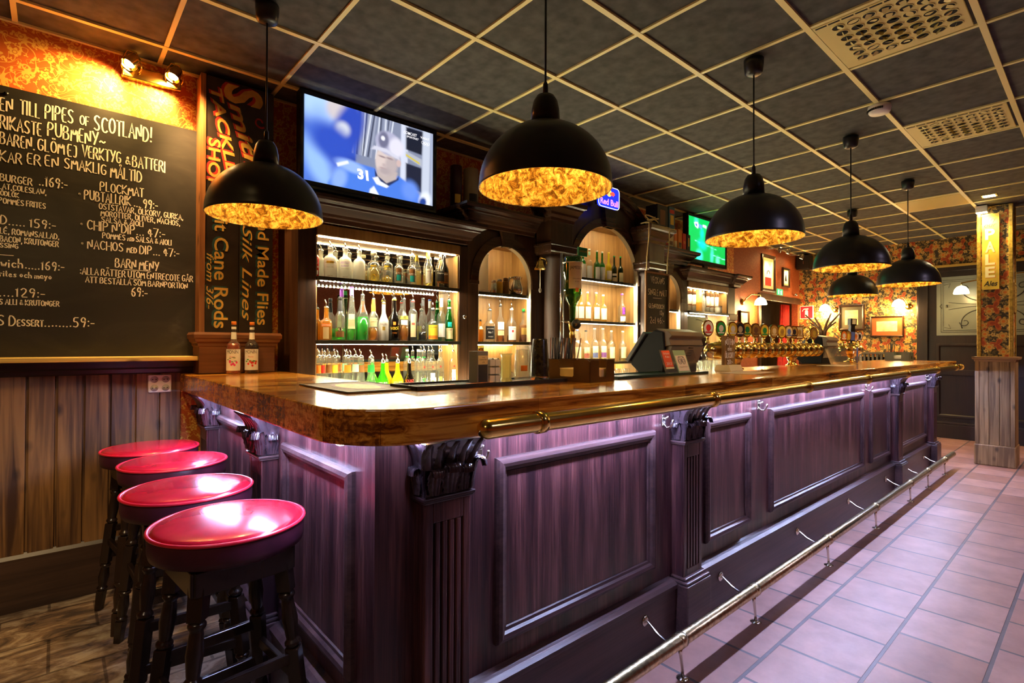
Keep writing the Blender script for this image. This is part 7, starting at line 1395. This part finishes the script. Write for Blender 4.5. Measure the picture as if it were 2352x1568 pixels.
sconce('lit wall sconce on the rust wall beside the far shelf unit', (7.26, YW - .002, 1.99), (0, -1, 0), 0, (7.50, .08, 2.0), 16)
sconce('lit wall sconce on the floral wall left of the two framed prints', (XR - .002, -.32, 1.95), (-1, 0, 0), 0, (XR - .13, -.20, 1.98), 15)
sconce('lit wall sconce on the floral wall above the rust-mounted print', (XR - .002, -1.32, 1.95), (-1, 0, 0), 0, (XR - .13, -1.22, 2.0), 15)
sconce('curved brass wall lamp with glass shade in front of the first etched pane', (XR - .03, -2.93, 2.30), (-1, 0, 0), 0, (XR - .42, -2.0, 2.12), 2)
t = thing('extinguisher_sign', 'square red fire extinguisher sign on the corner of the far wall', 'sign', (XR - .01, -.0, 1.81)); part('plate', MB().box(XR - .006, .02, 1.81, XR - .001, .24, 2.04), P_WHITE, t); part('field', MB().box(XR - .0068, .032, 1.822, XR - .006, .228, 2.028), emit('sign_red_bright', (.75, .01, .02), .25), t)
b = MB(); f = lambda a, c: (XR - .0072, a, c); b.add([f(.105, 1.845), f(.155, 1.845), f(.155, 1.945), f(.145, 1.965), f(.115, 1.965), f(.105, 1.945)], [(0, 1, 2, 3, 4, 5)]); b.add([f(.10, 1.975), f(.165, 1.975), f(.18, 1.99), f(.10, 1.995)], [(0, 1, 2, 3)]); b.tube([(XR - .0074, .165, 1.985), (XR - .0074, .19, 1.965), (XR - .0074, .20, 1.94)], .005, 5); part('pictogram', b, P_WHITE, t)
t = thing('exit_sign', 'small green emergency exit sign over the dark passage', 'sign', (8.52, YW - .04, 2.17)); part('plate', MB().box(8.41, YW - .044, 2.17, 8.63, YW - .036, 2.27), emit('exit_green', (.02, .42, .12), .8), t)
b = MB(); f = lambda a, c: (a, YW - .0448, c); b.add([f(8.45, 2.185), f(8.48, 2.185), f(8.48, 2.255), f(8.45, 2.255)], [(0, 1, 2, 3)]); b.tube([(8.56, YW - .045, 2.18), (8.55, YW - .045, 2.21), (8.565, YW - .045, 2.235)], .006, 5).tube([(8.55, YW - .045, 2.21), (8.58, YW - .045, 2.19)], .006, 5).tube([(8.53, YW - .045, 2.23), (8.585, YW - .045, 2.225)], .005, 5).lathe([(.009, 0), (.009, .001)], (8.567, YW - .045, 2.248), 8); part('pictogram', b, emit('exit_white', (.85, .95, .85), .8), t)
t = thing('wall_speaker', 'black loudspeaker in the top corner of the floral wall', 'speaker', (XR - .12, .10, 2.66)); part('cabinet', MB().box(XR - .20, .02, 2.66, XR - .01, .23, 2.90), M_BLACKP, t, bev=.008); part('badge', MB().box(XR - .2015, .11, 2.75, XR - .2, .118, 2.80), M_STEEL, t)
t = thing('security_camera', 'small black dome camera beside the passage corner', 'camera', (9.17, YW - .05, 2.22)); part('dome', MB().lathe([(.03, 0), (.034, .012), (.028, .03), (.012, .042)], (9.17, YW - .04, 2.20), 18), M_STEEL, t)
cs = thing('coat_stand', 'bentwood coat stand with spreading arms before the floral wall', 'coat stand', (8.9, -.30, 0)); M_BENT = plain('bentwood', (.06, .035, .02), .3); zc0 = 1.50
part('trunk', MB().tube([(8.9, -.285, .02), (8.9, -.285, 1.45)], .022, 10).tube([(8.9, -.325, .02), (8.9, -.325, 1.45)], .022, 10), M_BENT, cs)
for y1, z1 in ((-.05, 1.85), (-.19, 1.80), (-.43, 1.86), (-.56, 1.86), (-.12, 1.72), (-.50, 1.72)): part('arm', MB().tube([(8.9, -.305 + .02 * (1 if y1 > -.305 else -1), 1.40), (8.9, -.305 + (y1 + .305) * .15, 1.58), (8.9, -.305 + (y1 + .305) * .45, 1.58 + (z1 - 1.58) * .45), (8.88, y1, z1)], [.020, .020, .017, .011], 8), M_BENT, cs)
for k in range(4): a = PI / 4 + k * PI / 2; part('foot', MB().tube([(8.9, -.305, .25), (8.9 + .12 * math.cos(a), -.305 + .12 * math.sin(a), .12), (8.9 + .25 * math.cos(a), -.305 + .25 * math.sin(a), .015)], .015, 8), M_BENT, cs)
t = thing('radiator', 'low grey ribbed radiator against the floral wall behind the bar end', 'radiator', (XR - .07, -1.0, .3)); part('top', MB().box(XR - .11, -1.36, 1.215, XR - .045, -.66, 1.245), plain('radiator_grey', (.10, .10, .085), .4), t)
for k in range(12): part('rib', MB().box(XR - .10, -1.345 + k * .057, .35, XR - .05, -1.315 + k * .057, 1.215), plain('radiator_rib', (.14, .14, .12), .4), t, bev=.006)
part('foot', MB().box(XR - .10, -1.33, 0, XR - .05, -1.28, .35).box(XR - .10, -.74, 0, XR - .05, -.69, .35), M_BLACKP, t)
